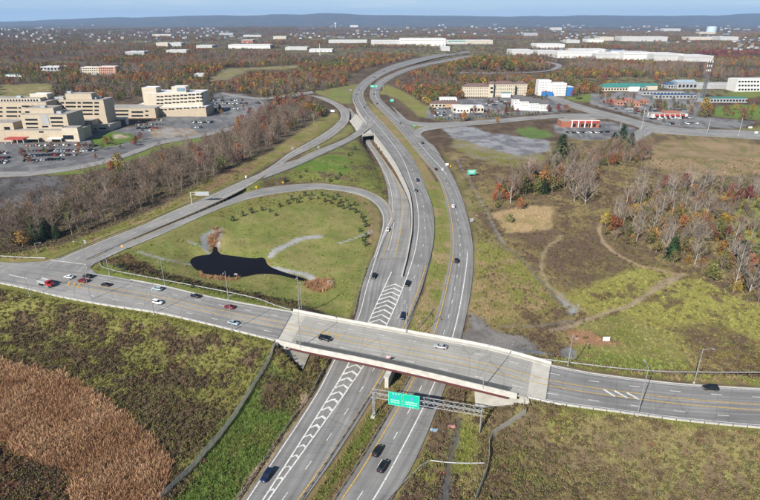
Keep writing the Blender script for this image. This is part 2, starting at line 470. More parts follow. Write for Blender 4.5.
CR2b = [(546,401.4,7.2),(567,404.8,7.2),(620,411.8,7.2),(683,420,7.2),(760,427.2,7.2),(850,434,7.2)]
cr_e = road("cross_road", CR2t, CR2b, None, M_ASPH, margin=1.5)
# local roads
g1 = road("slip_road", [(430,149),(424,140),(414,134.2),(418,128.5),(432,125),(455,122.3),(490,119.4),(525,116.6),(562,113.6)],
          [(441,156),(434,146),(421.5,137),(424,131.5),(436,128.8),(457,126.3),(492,123.4),(527,120),(566,117)], None, M_ASPH2, dz=.01)
g2 = road("slip_road", [(391,105),(401,114),(411,120.8),(428,122.6),(460,121)], [(397,113),(404,120.4),(412,124.6),(428,126.2),(458,124.2)], None, M_ASPH2, dz=.05)
k1 = road("local_road", [(549,94.5),(560,97.5),(574,102.5),(592,107.8),(618,114.5),(642,120.8),(664,125.8),(694,128.6),(725,129.6),(770,131.5)],
          [(545,96.5),(556,101),(570,107),(588,112.6),(612,119.5),(634,125.6),(648,131),(664,133.5),(694,135.4),(770,139.5)], None, M_ASPH2, dz=.03)
k2 = road("local_road", [(560,113.4),(580,113.5),(600,113.8)], [(564,117.8),(585,118.2),(606,118.4)], None, M_ASPH2, dz=.02)
k3 = road("local_road", [(640,128),(626,137.5),(611,146)], [(655,131.5),(640,140.5),(626,149)], None, M_ASPH2, dz=0.06)
h1 = road("access_road", [(-30,173.2),(0,171.4),(31.7,171),(79,164.8),(113.5,157.2),(140,147.6),(158,141.2),(200,133.8),(232,126.5),(252,118)],
          [(-30,178.6),(0,177),(31.7,175.4),(79,169.2),(113.5,161.2),(142,151.2),(160,144.6),(202,136.8),(236,129),(256,119)], None, M_ASPH2, dz=.03)
b1 = road("access_road", [(222,92.2),(262,97.5),(290,94.3),(312,91)], [(222,93.6),(262,99.2),(292,96),(314,93.2)], None, M_ASPH2, dz=.03)
b2 = road("local_road", [(540,61),(555,64.5),(553,68),(535,71.2),(500,72),(455,71.5)], [(542,60),(561,64.5),(558,69),(536,72.5),(500,73.4),(455,73)], None, M_ASPH2, dz=.03)

def pad(name, px, z, m, dz):
    P = [at(q[0], q[1], z) for q in px]; mb = MB()
    mb.v = [(a, b_, c + dz) for a, b_, c in P]; mb.f = [tuple(range(len(P)))]; mb.m = [0]
    me = mb.mesh(name, m)
    ul = me.uv_layers.new(name="UVMap")
    for i, l in enumerate(me.loops): ul.data[i].uv = (mb.v[l.vertex_index][0], mb.v[l.vertex_index][1])
    if me.polygons[0].normal.z < 0: me.flip_normals()
    c = np.array(P).mean(0)
    ROADS.append((np.array([[c[0] - 14, c[1], z], [c[0] + 14, c[1], z]]), np.array([9.0, 9.0]), 1.0, np.ones(2, bool)))
    return link(name, me, kind='structure')
pad("road_junction", [(-5,262.6),(20,262.6),(45,261.2),(62,257),(101,241.3),(134,239),(134,245),(104,259),(93,264.5),(90,268),(98,274.5),(60,275),(20,270)], 7.2, M_ASPH2, -.035)
# ---------------------------------------------------------------- paint on the roads
p = Paint(); w = Paint(); d = Paint()
p.line(yl, .42)
lowA = np.array([q for q in yl if proj(*q)[1] > 120])
a_w = offset(yl, -7.4)
w.line(np.array([q for q in a_w if proj(*q)[1] < 276]), .4)
d.line(offset(yl, -3.7), .26, dash=(3.4, 12.2))
p.put("edge_line", M_YELLOW, mw_l); w.put("edge_line", M_WHITE, mw_a); d.put("lane_dash", M_WHITE, mw_l, "stuff")
p = Paint(); w = Paint(); d = Paint()
p.line(eY, .42); w.line(offset(eY, 7.4), .42); d.line(offset(eY, 3.7), .28, dash=(3.4, 12.2), start=4)
p.put("edge_line", M_YELLOW, mw_e); w.put("edge_line", M_WHITE, mw_e); d.put("lane_dash", M_WHITE, mw_e, "stuff")
# gore with chevrons between carriageway A and ramp B, down past the bridge
gR = line3([(264,507),(268.4,500),(306.5,447),(344.2,394.5),(366,362),(387.4,323.4),(398,300),(409,272)], Z_HW, 2.0)
gL = line3([(258.5,507),(263,500),(297,447.5),(330.5,394.5),(349.5,362),(368.4,322.4),(378,301),(391.5,272)], Z_HW, 2.0)
w = Paint(); w.line(gR, .5); w.line(gL, .5)
w.line(line3([(243,507),(247.4,500),(316.8,394.5),(335.8,358.4),(357.5,320),(367.4,285),(376,258),(383,236.8),(391.5,218)], Z_HW, 3.0), .36, dz=.03)
w.put("edge_line", M_WHITE, mw_l)
n_ = 400; gL2 = resample(gL, n_); gR2 = resample(gR, n_)
sl = np.r_[0, np.cumsum(np.linalg.norm(np.diff(gR2, axis=0), axis=1))]
ch_end = sl[np.argmin([abs(proj(*q)[1] - 288) for q in gR2])]
a = 5.0
while a < ch_end:
    i = int(np.argmin(abs(sl - a)))
    lw = np.linalg.norm(gL2[i] - gR2[i])
    lead = lw * .42; th = 0.95 if lw > 3 else .7
    j = int(np.argmin(abs(sl - (a + lead)))); i2 = int(np.argmin(abs(sl - (a + th)))); j2 = int(np.argmin(abs(sl - (a + lead + th))))
    m0 = (gL2[j] + gR2[j]) / 2; m1 = (gL2[j2] + gR2[j2]) / 2
    c = MB(); Z = np.array([0, 0, .06])
    c.add([gR2[i] + Z, gR2[i2] + Z, m1 + Z, m0 + Z, gL2[i] + Z, gL2[i2] + Z], [(0, 1, 2, 3), (3, 2, 5, 4)])
    c.obj("chevron", M_WHITE, mw_l)
    a += 4.3 if lw < 4 else 3.9
# ramp B paint
w = Paint(); p = Paint()
p.line(line3([(391.5,272),(395.8,253.7),(401,228.4),(402,203),(397,180),(386.5,164.5),(373.5,146)], Z_B), .36)
w.line(line3([(392.6,216),(392.4,200),(388.5,182),(379.5,163),(368.8,146)], Z_B), .34)
w.line(line3([(388,250),(390,244),(391.5,238),(393,230),(394,222)], Z_B), .3)
p.put("edge_line", M_YELLOW, ramp_b); w.put("edge_line", M_WHITE, ramp_b)
def edgepaint(parent, L, Rr, zf, inset, cl, cr, dash=None, dz=.03):
    L3 = line3(L, zf); R3 = line3(Rr, zf); n = max(len(L3), len(R3)); L3 = resample(L3, n); R3 = resample(R3, n)
    hw = np.linalg.norm((L3 - R3)[:, :2], axis=1)[:, None]
    for t, m in ((inset / hw, cl), (1 - inset / hw, cr)):
        if m is None: continue
        q = Paint(); q.line(L3 * (1 - t) + R3 * t, .3, dz=dz); q.put("edge_line", m, parent)
    if dash:
        q = Paint()
        q.line((L3 + R3) / 2, .26, dz=dz, dash=dash); q.put("lane_dash", M_WHITE, parent, "stuff")
edgepaint(ramp_d, D_l[2:], D_r[1:], Z_D, 1.2, M_WHITE, M_YELLOW, (3.2, 12.2))
edgepaint(ramp_d2, D2_l, D2_r, Z_D2, 1.0, M_WHITE, M_YELLOW)
edgepaint(ramp_f, Fl[1:], Fr[2:], None, 1.1, M_YELLOW, M_WHITE)
edgepaint(g1, [(418,128.5),(432,125),(455,122.3),(490,119.4),(525,116.6),(562,113.6)], [(424,131.5),(436,128.8),(457,126.3),(492,123.4),(527,120),(566,117)], None, .9, M_WHITE, M_WHITE)
# crossing road: double median lines, lane dashes, kerb-side lines
def between(Lp, Rp, ts, cols, ws, parent, dashes, dz=.035):
    L3 = line3(Lp, None); R3 = line3(Rp, None); n = max(len(L3), len(R3)); L3 = resample(L3, n); R3 = resample(R3, n)
    for t, c, wd, da in zip(ts, cols, ws, dashes):
        q = Paint(); q.line(L3 * (1 - t) + R3 * t, wd, dz=dz, dash=da); q.put("lane_dash" if da else "lane_line", c, parent, "stuff" if da else None)
def cr_t(Lp, Rp, parent, dz=.035):
    between(Lp, Rp, (.435, .585, .24, .79), (M_YELLOW, M_YELLOW, M_WHITE, M_WHITE), (.36, .36, .26, .26), parent, (None, None, (3.2, 12.2), (3.2, 12.2)), dz)
cr_t(CRt[4:], CRb[4:], cr_w)
cr_t(CR2t, CR2b, cr_e)
for lst, par in ((CRt[4:], cr_w), (CRb, cr_w)):
    q = Paint(); q.line(offset(line3(lst, None), .6 if lst is not CRb else -.6), .22, dz=.035); q.put("edge_line", M_WHITE, par)
for lst, par, s_ in ((CR2t, cr_e, .9), (CR2b, cr_e, -.9)):
    q = Paint(); q.line(offset(line3(lst, None), s_), .22, dz=.035); q.put("edge_line", M_WHITE, par)
def hatch(px_pairs, z, wd, m, parent, dz=.06):
    for a_, b_ in px_pairs:
        q = Paint(); q.line(np.array([at(a_[0], a_[1], z), at(b_[0], b_[1], z)]), wd, dz=dz); q.put("hatch_bar", m, parent)
hatch([((603.5,389.5),(615,396.6)), ((614.5,391),(627.5,398.2)), ((626.5,392.6),(639,399.6))], 7.2, .75, M_WHITE, cr_e)
hatch([((70,281.3),(67.6,286.2)), ((75,282.3),(73,287.2)), ((80,283.4),(78,288.2))], 7.2, .7, M_YELLOW, cr_w)
# stop line and crosswalk bits at the ramp mouth, striped zone at the left edge
hatch([((50,260),(86,264.5)), ((9,274.8),(27,278.4))], 7.2, .5, M_WHITE, cr_w)
# kerbs of the crossing road
for lst, par, side in ((CRt[5:], cr_w, -1), (CR2t, cr_e, -1), (CR2b, cr_e, 1), (CRb, cr_w, 1)):
    P = line3(lst, None); kb = MB(); kb.sweep(P, [(-.25, -.3), (.25, -.3), (.25, .14), (-.25, .14)]); kb.obj("kerb", M_CONCL, par)

# slope paving under the bridge ends: (top px, z, bottom px, z, how far across); the ground sheet stays below it
_t0 = np.array(at(*BRt[0])); _b0 = np.array(at(*BRb[0])); SIDE = _t0 - _b0; SIDE[2] = 0
SLOPES = [((279.5, 346), 5.4, (303, 369), .75), ((524.5, 403.5), 5.4, (475.5, 408), .55)]
# ================================================================ GROUND
def world(poly, z=None): return np.array([(gat(*q) if z is None else at(q[0], q[1], z))[:2] for q in poly])
def poly_sd(X, Y, P, margin):
    """signed distance (negative inside), evaluated only near the polygon"""
    sd = np.full(X.shape, 1e6)
    lo = P.min(0) - margin; hi = P.max(0) + margin
    s = (X > lo[0]) & (X < hi[0]) & (Y > lo[1]) & (Y < hi[1])
    if not s.any(): return sd
    x = X[s]; y = Y[s]; dmin = np.full(x.shape, 1e9); ins = np.zeros(x.shape, bool)
    for k in range(len(P)):
        a = P[k]; b = P[(k + 1) % len(P)]; e = b - a
        t = np.clip(((x - a[0]) * e[0] + (y - a[1]) * e[1]) / max(e @ e, 1e-9), 0, 1)
        dmin = np.minimum(dmin, np.hypot(x - a[0] - t * e[0], y - a[1] - t * e[1]))
        c = ((a[1] > y) != (b[1] > y))
        with np.errstate(divide='ignore', invalid='ignore'):
            ins ^= c & (x < (b[0] - a[0]) * (y - a[1]) / (b[1] - a[1]) + a[0])
    sd[s] = np.where(ins, -dmin, dmin)
    return sd
def path_d(X, Y, P, margin):
    dd = np.full(X.shape, 1e6)
    lo = P.min(0) - margin; hi = P.max(0) + margin
    s = (X > lo[0]) & (X < hi[0]) & (Y > lo[1]) & (Y < hi[1])
    if not s.any(): return dd
    x = X[s]; y = Y[s]; dm = np.full(x.shape, 1e9)
    for a, b in zip(P[:-1], P[1:]):
        e = b - a; t = np.clip(((x - a[0]) * e[0] + (y - a[1]) * e[1]) / max(e @ e, 1e-9), 0, 1)
        dm = np.minimum(dm, np.hypot(x - a[0] - t * e[0], y - a[1] - t * e[1]))
    dd[s] = dm
    return dd

# ground cover: name, outline in photo px, height for tracing, colour A, colour B, share of B, brush, reed, grass, edge softness
OLIVE = (.185, .175, .055); BROWN = (.105, .076, .045); GREEN = (.165, .182, .052); YGREEN = (.215, .20, .075); STRAW = (.27, .21, .105)
VIVID = (.105, .15, .035); PURPLE = (.12, .085, .07); RUST = (.25, .125, .06); GRAV = (.22, .215, .21); DIRT = (.26, .19, .125); DKG = (.10, .10, .10)
LOT = (.13, .13, .14); PALE = (.33, .32, .30)
AREAS = [
 ("near_left", [(-300,270),(0,284),(277,341),(330,360),(238,510),(-400,510)], 1.0, OLIVE, BROWN, .53, .78, 0, .8, 1.0),
 ("verge_cr", [(-200,268),(0,284),(110,307),(277,341),(272,349),(110,316),(0,293),(-200,277)], 6.0, (.16,.16,.045), OLIVE, .35, .1, 0, .9, 1.5),
 ("dark_band", [(110,395),(150,385),(235,410),(195,455),(165,470),(150,430),(120,410)], 1.0, BROWN, OLIVE, .25, 1.2, 0, .4, 3.0),
 ("dark_left", [(-200,330),(70,360),(60,378),(0,362),(-200,390)], 1.0, BROWN, OLIVE, .35, 1.2, 0, .4, 3.0),
 ("reeds", [(-250,380),(0,362),(60,372),(95,395),(130,420),(160,447),(170,462),(158,500),(150,520),(78,520),(64,480),(40,460),(0,440),(-250,420)], 1.0, RUST, (.17,.09,.05), .35, 0, 1, 0, 1.5),
 ("reeds_dark", [(-250,420),(0,438),(40,460),(66,482),(80,520),(-300,520)], 1.0, (.10,.045,.032), BROWN, .5, .9, .12, .2, 2.0),
 ("green_strip", [(266,366),(300,385),(296,415),(262,468),(238,510),(160,510),(200,460),(235,412)], .8, VIVID, (.13,.15,.04), .35, .05, 0, 1, 2.0),
 ("brown_strip", [(262,372),(292,382),(305,372),(318,380),(290,404),(262,410)], .8, BROWN, OLIVE, .3, 1.0, 0, .5, 2.0),
 ("verge_sb", [(304,392),(312,396),(248,492),(238,510),(228,510),(262,460),(296,414)], .3, (.34,.25,.17), DIRT, .4, 0, 0, .3, .8),
 ("median_low", [(384,372),(410,376),(395,402),(351,475),(330,510),(298,510),(334,455)], .2, (.20,.15,.075), (.13,.14,.04), .45, .1, 0, .8, .8),
 ("median_low_green", [(350,440),(376,408),(384,414),(352,462),(325,500),(315,505)], .2, (.13,.155,.035), OLIVE, .3, 0, 0, .9, 1.5),
 ("near_right", [(440,384),(527,399),(760,427),(1000,445),(1100,520),(380,520)], 1.0, (.235,.205,.085), (.135,.10,.06), .50, .55, 0, .8, 1.0),
 ("verge_cr_e", [(546,402),(760,428),(900,438),(900,447),(760,436),(546,412)], 6.0, (.16,.17,.045), OLIVE, .35, 0, 0, .8, 1.5),
 ("near_right_dark", [(480,440),(540,412),(580,430),(560,500),(478,510)], 1.0, (.13,.098,.058), OLIVE, .4, .8, 0, .5, 3.0),
 ("near_right_dark2", [(580,440),(700,455),(760,450),(900,470),(900,520),(640,520),(560,470)], 1.0, (.155,.118,.07), (.21,.19,.075), .5, .6, 0, .5, 4.0),
 ("green_patch", [(460,420),(480,432),(470,470),(452,475),(450,440)], .6, (.17,.185,.045), OLIVE, .3, .1, 0, 1, 1.5),
 ("ne_verge", [(410,472),(432,420),(446,386),(468,392),(452,430),(440,470),(420,505),(390,510)], .3, (.13,.09,.06), OLIVE, .35, .5, 0, .5, 1.0),
 ("ditch", [(456,418),(464,418),(448,505),(436,510)], .3, (.10,.08,.065), DKG, .4, 0, 0, 0, .8),
 # inside the loop and between the ramps
 ("loop", [(100,262),(160,236),(230,206),(256,198),(320,190),(361,196),(381,214),(378,241),(362,285),(350,318),(293,311),(160,284)], 2.0, GREEN, YGREEN, .5, 0, 0, .16, 1.0),
 ("loop_edge", [(250,200),(320,191),(361,197),(380,215),(376,245),(366,243),(370,215),(354,200),(318,194),(252,205)], 3.0, (.24,.18,.10), OLIVE, .5, .12, 0, .5, 1.5),
 ("loop_north", [(215,214),(262,203),(350,203),(345,208),(262,210),(218,222)], 3.0, OLIVE, GREEN, .4, .15, 0, .5, 3.0),
 ("loop_brush", [(108,266),(128,261),(180,275),(250,293),(300,306),(290,312),(200,292),(140,276)], 3.5, (.15,.10,.05), BROWN, .5, 1.0, 0, .4, 1.5),
 ("verge_cr_n", [(90,269),(96,264),(104,262),(112,266.5),(136,272.5),(160,277.5),(190,283),(234,291.5),(262,298.5),(284,306),(296,312),(280,312),(250,305.5),(207,297),(160,286),(130,280.5),(92,274)], 6.5, (.15,.175,.045), OLIVE, .3, 0, 0, .5, .8),
 ("between_d_f", [(232,199),(250,188),(292,169),(353,142),(366,150),(378,163),(388,190),(386,200),(362,187),(320,182),(280,184)], 4.5, (.15,.165,.045), (.11,.09,.05), .45, .25, 0, .8, 1.2),
 ("between_green", [(300,165),(330,158),(352,165),(348,178),(318,176),(296,175)], 4.5, (.10,.16,.03), GREEN, .4, .1, 0, .8, 2.5),
 ("between_d1_d2", [(282,165),(330,139),(346,126),(358,125),(362,126),(345,138),(310,152)], 7.5, (.16,.17,.05), (.2,.17,.08), .4, 0, 0, .8, 1.0),
 ("left_bank", [(-200,262),(0,250),(60,238),(130,215),(200,188),(258,160),(300,132),(330,112),(336,108),(340,118),(318,136),(286,153),(244,179),(204,197),(147,222),(50,260),(0,262),(-200,275)], 8.0, (.17,.17,.05), (.24,.19,.09), .45, .12, 0, .8, 1.5),
 ("left_bank_brown", [(180,188),(240,162),(262,156),(250,172),(215,188),(190,196)], 8.0, (.21,.14,.085), OLIVE, .5, .4, 0, .6, 3.0),
 ("woods_floor", [(-200,255),(0,248),(60,236),(130,212),(200,184),(258,156),(318,118),(300,108),(262,112),(236,133),(150,152),(110,168),(60,178),(0,190),(-200,200)], 8.5, (.11,.082,.06), (.14,.115,.07), .5, .8, 0, .4, 2.0),
 ("waste_left", [(-60,180),(60,176),(70,182),(60,196),(20,204),(-60,208)], 8.5, (.12,.115,.12), (.075,.07,.07), .5, .1, 0, .1, 2.0),
 ("mown_road", [(40,175),(80,169),(112,162),(143,152),(160,145),(200,137.5),(202,141),(160,149),(142,157),(112,167),(80,174)], 8.8, (.13,.18,.04), GREEN, .4, 0, 0, .3, 1.0),
 ("median_up", [(424,186),(440,186),(450,210),(452,230),(452,250),(448,276),(434,332),(414,376),(404,336),(424,286),(433,250),(432,222)], 4.0, (.18,.19,.055), (.27,.215,.11), .42, 0, 0, .5, .8),
 ("median_up2", [(366,100),(372,104),(392,122),(420,155),(440,186),(424,186),(410,160),(396,142),(378,122)], 8.0, (.20,.19,.065), (.25,.19,.10), .5, 0, 0, .3, .8),
 ("gore_n", [(398,117),(404,121),(418,124.8),(424,127.5),(412,131),(404,122)], 8.8, (.18,.18,.06), OLIVE, .4, 0, 0, .3, .5),
 ("north_bank", [(375,96),(384,94),(400,100),(418,116),(440,121),(500,118),(498,113),(430,108),(405,92),(385,84),(382,90)], 8.8, (.19,.20,.06), (.23,.18,.09), .4, .05, 0, .5, 1.5),
 ("nw_bank", [(314,92),(352,84),(360,84),(352,95),(352,103),(343,103),(325,96)], 8.8, (.17,.19,.06), (.2,.17,.08), .4, 0, 0, .5, 1.5),
 ("pond_reeds_a", [(198,272),(206,277),(232,278.5),(240,277.5),(238,281),(214,281),(200,277)], .6, (.30,.19,.09), (.22,.12,.06), .4, 0, .9, .3, .8),
 ("pond_reeds_b", [(306,282),(316,279),(332,281),(334,288),(322,293),(309,289)], .8, (.30,.17,.08), (.22,.12,.06), .4, 0, .9, .3, .8),
 ("pond_reeds_c", [(206,247),(209,239),(218,233),(224,236),(219,249),(212,250)], .8, (.28,.17,.09), (.2,.12,.06), .4, 0, .8, .3, .8),
 ("pond_reeds_d", [(262,262),(268,261),(270,266),(264,267)], .6, (.28,.17,.09), (.2,.12,.06), .4, 0, .9, .3, .6),
 # fields on the right
 ("field_r", [(445,160),(474,220),(474,285),(462,340),(545,364),(660,382),(760,389),(1000,398),(1000,150),(660,132),(520,150),(470,140)], 4.0, (.20,.16,.075), (.125,.09,.06), .5, .45, 0, .7, 1.0),
 ("verge_e", [(440,150),(470,190),(500,235),(476,300),(474,285),(474,240),(466,210),(455,182)], 4.5, (.20,.165,.085), (.14,.13,.05), .5, .3, 0, .6, 1.5),
 ("green_e", [(474,290),(476,240),(500,250),(530,268),(560,292),(545,310),(520,305),(505,320),(470,310)], 2.5, (.19,.19,.055), (.25,.19,.10), .45, .25, 0, .8, 3.0),
 ("straw_e", [(470,275),(510,290),(515,312),(480,318),(466,310)], 2.5, STRAW, (.19,.17,.06), .4, .15, 0, .6, 3.0),
 ("brown_bog", [(540,235),(600,230),(660,262),(650,275),(600,290),(565,280),(545,262)], 3.5, (.125,.088,.062), (.18,.15,.07), .35, .85, 0, .4, 3.0),
 ("bog2", [(470,215),(545,205),(560,230),(540,250),(520,240),(490,235)], 4.0, (.12,.085,.06), STRAW, .3, .7, 0, .4, 3.0),
 ("straw_pan", [(490,216),(522,210),(552,212),(552,232),(510,234)], 4.0, (.34,.25,.14), STRAW, .4, 0, 0, .5, 1.5),
 ("field_r_mid", [(560,290),(640,262),(700,272),(760,300),(1000,320),(1000,365),(760,350),(690,345),(640,320),(600,312)], 3.5, (.23,.22,.065), (.14,.11,.055), .36, .35, 0, .8, 3.0),
 ("bog3", [(670,322),(720,318),(760,335),(1000,350),(1000,372),(760,368),(706,352)], 3.5, (.125,.09,.06), (.22,.20,.06), .4, .8, 0, .5, 3.0),
 ("mown_e", [(575,320),(600,312),(626,308),(655,320),(690,350),(697,366),(640,366),(575,357)], 3.5, (.205,.19,.07), (.17,.175,.05), .35, 0, 0, .5, 1.2),
 ("mown_e2", [(572,345),(640,345),(697,366),(697,374),(640,372),(560,362)], 4.5, (.165,.185,.05), (.20,.18,.07), .3, 0, 0, .5, 2.0),
 ("mulch_e", [(566,322),(590,326),(622,338),(624,342),(600,342),(572,340)], 3.2, (.30,.17,.10), (.25,.16,.09), .4, .1, 0, .1, 1.5),
 ("gravel_e", [(470,312),(485,322),(520,336),(540,345),(538,362),(505,355),(462,342)], 1.5, (.15,.14,.135), (.21,.20,.19), .5, 0, 0, .05, 1.5),
 ("riprap_ne", [(502,350),(515,346),(538,346),(552,351),(550,357),(530,356),(510,354)], 4.0, (.30,.31,.32), (.20,.20,.20), .4, 0, 0, 0, .8),
 ("gravel_lamp", [(562,342),(570,338),(578,344),(577,356),(566,358),(560,352)], 4.5, (.27,.275,.28), (.2,.2,.19), .4, 0, 0, .1, .8),
 ("stones_a", [(556,288),(562,289),(568,295),(572,300),(566,302),(560,296)], 3.0, (.28,.29,.29), (.2,.19,.17), .4, 0, 0, .1, .8),
 ("stones_b", [(572,302),(578,299),(580,304),(575,310),(569,308)], 3.0, (.28,.29,.29), (.2,.19,.17), .4, 0, 0, .1, .8),
 ("verge_cre", [(551,357),(600,365),(660,373),(760,374),(1000,378),(1000,398),(760,389),(640,380),(551,366)], 6.0, (.17,.175,.05), (.21,.165,.08), .4, 0, 0, .6, 1.0),
 ("tan_field", [(640,150),(700,140),(780,150),(1000,170),(1000,200),(760,178),(700,180),(650,172)], 6.0, (.27,.195,.12), (.19,.165,.07), .42, .25, 0, .5, 4.0),
 ("olive_field_ne", [(735,205),(765,200),(1000,215),(1000,250),(770,245),(738,235)], 5.0, (.19,.20,.065), OLIVE, .35, .1, 0, .6, 2.0),
 ("ruin_lot", [(440,128),(470,126),(490,133),(548,140),(552,150),(522,157),(485,148),(455,139)], 8.8, (.27,.275,.29), (.16,.16,.17), .45, 0, 0, 0, 1.5),
 ("ruin_dirt", [(455,139),(485,148),(520,157),(540,154),(556,165),(520,170),(480,160),(450,148)], 8.0, (.22,.19,.14), OLIVE, .5, .2, 0, .3, 2.0),
 ("green_ne", [(513,131),(530,127),(548,131),(556,137),(530,139)], 8.8, (.11,.17,.05), GREEN, .3, 0, 0, .2, 1.0),
 # built-up ground far off
 ("hosp_lot", [(-40,142),(60,143),(104,128),(140,126),(180,112),(262,103),(300,108),(262,111),(236,131),(200,134),(158,142),(112,158),(79,166),(30,171),(-40,172)], 8.9, LOT, (.19,.19,.19), .45, 0, 0, 0, 1.0),
 ("hosp_lot2", [(206,116),(214,93),(240,94),(268,101),(262,110),(220,122)], 8.9, (.22,.22,.22), LOT, .5, 0, 0, 0, 1.0),
 ("hosp_green", [(90,140),(112,131),(136,135),(140,140),(112,146),(100,147)], 8.9, (.10,.16,.03), GREEN, .3, 0, 0, .2, .8),
 ("hosp_disc", [(108,136.5),(120,134.5),(128,136.5),(120,138.5)], 8.9, (.42,.36,.29), DIRT, .3, 0, 0, 0, .5),
 ("hosp_dirt", [(150,131),(166,127),(192,128),(200,134),(172,138),(152,137)], 8.9, (.26,.20,.14), (.30,.29,.28), .5, 0, 0, 0, 1.5),
 ("retail_lot", [(426,118),(428,106),(440,100),(500,97),(540,98),(562,97),(575,104),(560,112),(500,117),(450,120)], 8.9, LOT, (.22,.22,.22), .5, 0, 0, 0, 1.5),
 ("hotel_lawn", [(562,98),(590,93),(604,96),(600,103),(575,101)], 8.9, (.14,.19,.05), GREEN, .4, 0, 0, .1, 1.0),
 ("east_lot", [(553,124),(590,120),(612,122),(640,130),(620,140),(580,140),(555,132)], 8.9, (.22,.22,.22), LOT, .5, 0, 0, 0, 1.0),
 ("east_lot2", [(592,94),(640,91),(700,92),(712,101),(690,121),(660,124),(620,112),(590,104)], 8.9, (.16,.16,.165), (.24,.24,.24), .5, 0, 0, 0, 1.5),
 ("east_lot3", [(640,119),(690,117),(726,119),(755,122),(740,128),(694,128),(664,125)], 8.9, (.21,.21,.21), LOT, .4, 0, 0, 0, 1.0),
 ("lawn_ne", [(712,108),(740,104),(780,108),(780,118),(740,119),(712,115)], 8.9, (.13,.20,.045), GREEN, .3, 0, 0, .1, 1.5),
 ("lawn_ne2", [(720,93),(770,90),(770,97),(740,97)], 9.0, (.15,.19,.05), GREEN, .4, 0, 0, .1, 1.5),
 ("tri_green", [(716,133),(770,124),(770,131),(740,131)], 8.9, (.19,.19,.07), OLIVE, .4, 0, 0, .1, 1.0),
 ("far_field", [(-60,86),(50,84),(52,90),(30,96),(-60,98)], 9.0, (.19,.18,.075), STRAW, .4, 0, 0, 0, 4.0),
 ("far_field2", [(205,82),(226,70),(300,66),(296,69),(250,71),(228,80)], 9.0, (.22,.19,.11), OLIVE, .4, 0, 0, 0, 5.0),
 ("far_lot", [(40,66),(80,69),(145,68),(150,74),(100,77),(42,74)], 9.0, (.22,.18,.14), (.2,.2,.2), .5, 0, 0, 0, 5.0),
]
AREAS = [(a[0], np.array([at(q[0], q[1], a[2])[:2] for q in a[1]])) + a[3:] for a in AREAS]
PATHS = [  # dirt tracks and gravel strips: points px, trace height, width m, colour
 ([(552,325),(575,318),(605,308),(622,303),(642,293),(660,282),(684,271)], 3.5, 2.5, (.33,.26,.18)),
 ([(684,271),(665,267),(640,262),(616,252),(604,243),(598,232),(606,218)], 4.0, 2.3, (.32,.235,.15)),
 ([(584,305),(566,295),(548,280),(541,265),(545,250),(562,238)], 3.2, 1.8, (.29,.235,.145)),
 ([(500,322),(540,322),(572,317)], 2.5, 2.0, (.20,.17,.13)),
 ([(676,272),(660,277),(652,283)], 3.8, 2.0, (.30,.23,.15)),
 ([(455,162),(478,200),(492,224),(507,248)], 4.2, 1.1, (.22,.215,.20)),
 ([(490,226),(500,243),(512,252),(530,264),(541,277),(553,287),(562,298)], 3.3, 1.8, (.15,.13,.10)),
 ([(140,262),(165,264),(190,263)], 1.0, 1.6, (.30,.30,.30)),
 ([(270,255),(284,247),(300,241),(320,238.5)], 1.5, 4.2, (.34,.34,.35)),
 ([(270,267),(292,271),(305,274),(313,279)], .6, 3.2, (.34,.34,.35)),
 ([(340,243.5),(358,238.5),(372,232.5)], 2.2, 1.6, (.33,.33,.34)),
 ([(215,250),(220,240),(222,233)], 1.5, 1.6, (.36,.35,.35)),
 ([(190,246.5),(203,248),(210,252)], 1.5, 1.4, (.34,.34,.35)),
 ([(206,247),(206,240),(214,236)], 1.5, 3.0, (.32,.34,.35)),
]
PATHS = [(np.array([at(q[0], q[1], zt)[:2] for q in pts]), wd, c) for pts, zt, wd, c in PATHS]
POND_PX = [(189.8,262.5),(191.2,259.2),(195,256.8),(201,255.4),(207,254.8),(211,253.6),(212.6,251),(213.2,247.5),(215.2,246.2),(217.2,247.8),(218,251),(221,254),(228,255.2),(239,256.6),(250,258),(257,258.2),(261.5,257.4),(264.8,258.8),(266.2,262.4),(269,265.8),(275,268.8),(286,272.8),(299,276.6),(308,280),(308.5,281.6),(303,281.2),(292,278.2),(280,275.2),(268,273.8),(257,274.2),(247,276.2),(233,277.2),(218,276.2),(205.5,273.6),(195.5,269.2)]
POND = np.array([at(q[0], q[1], .2)[:2] for q in POND_PX])

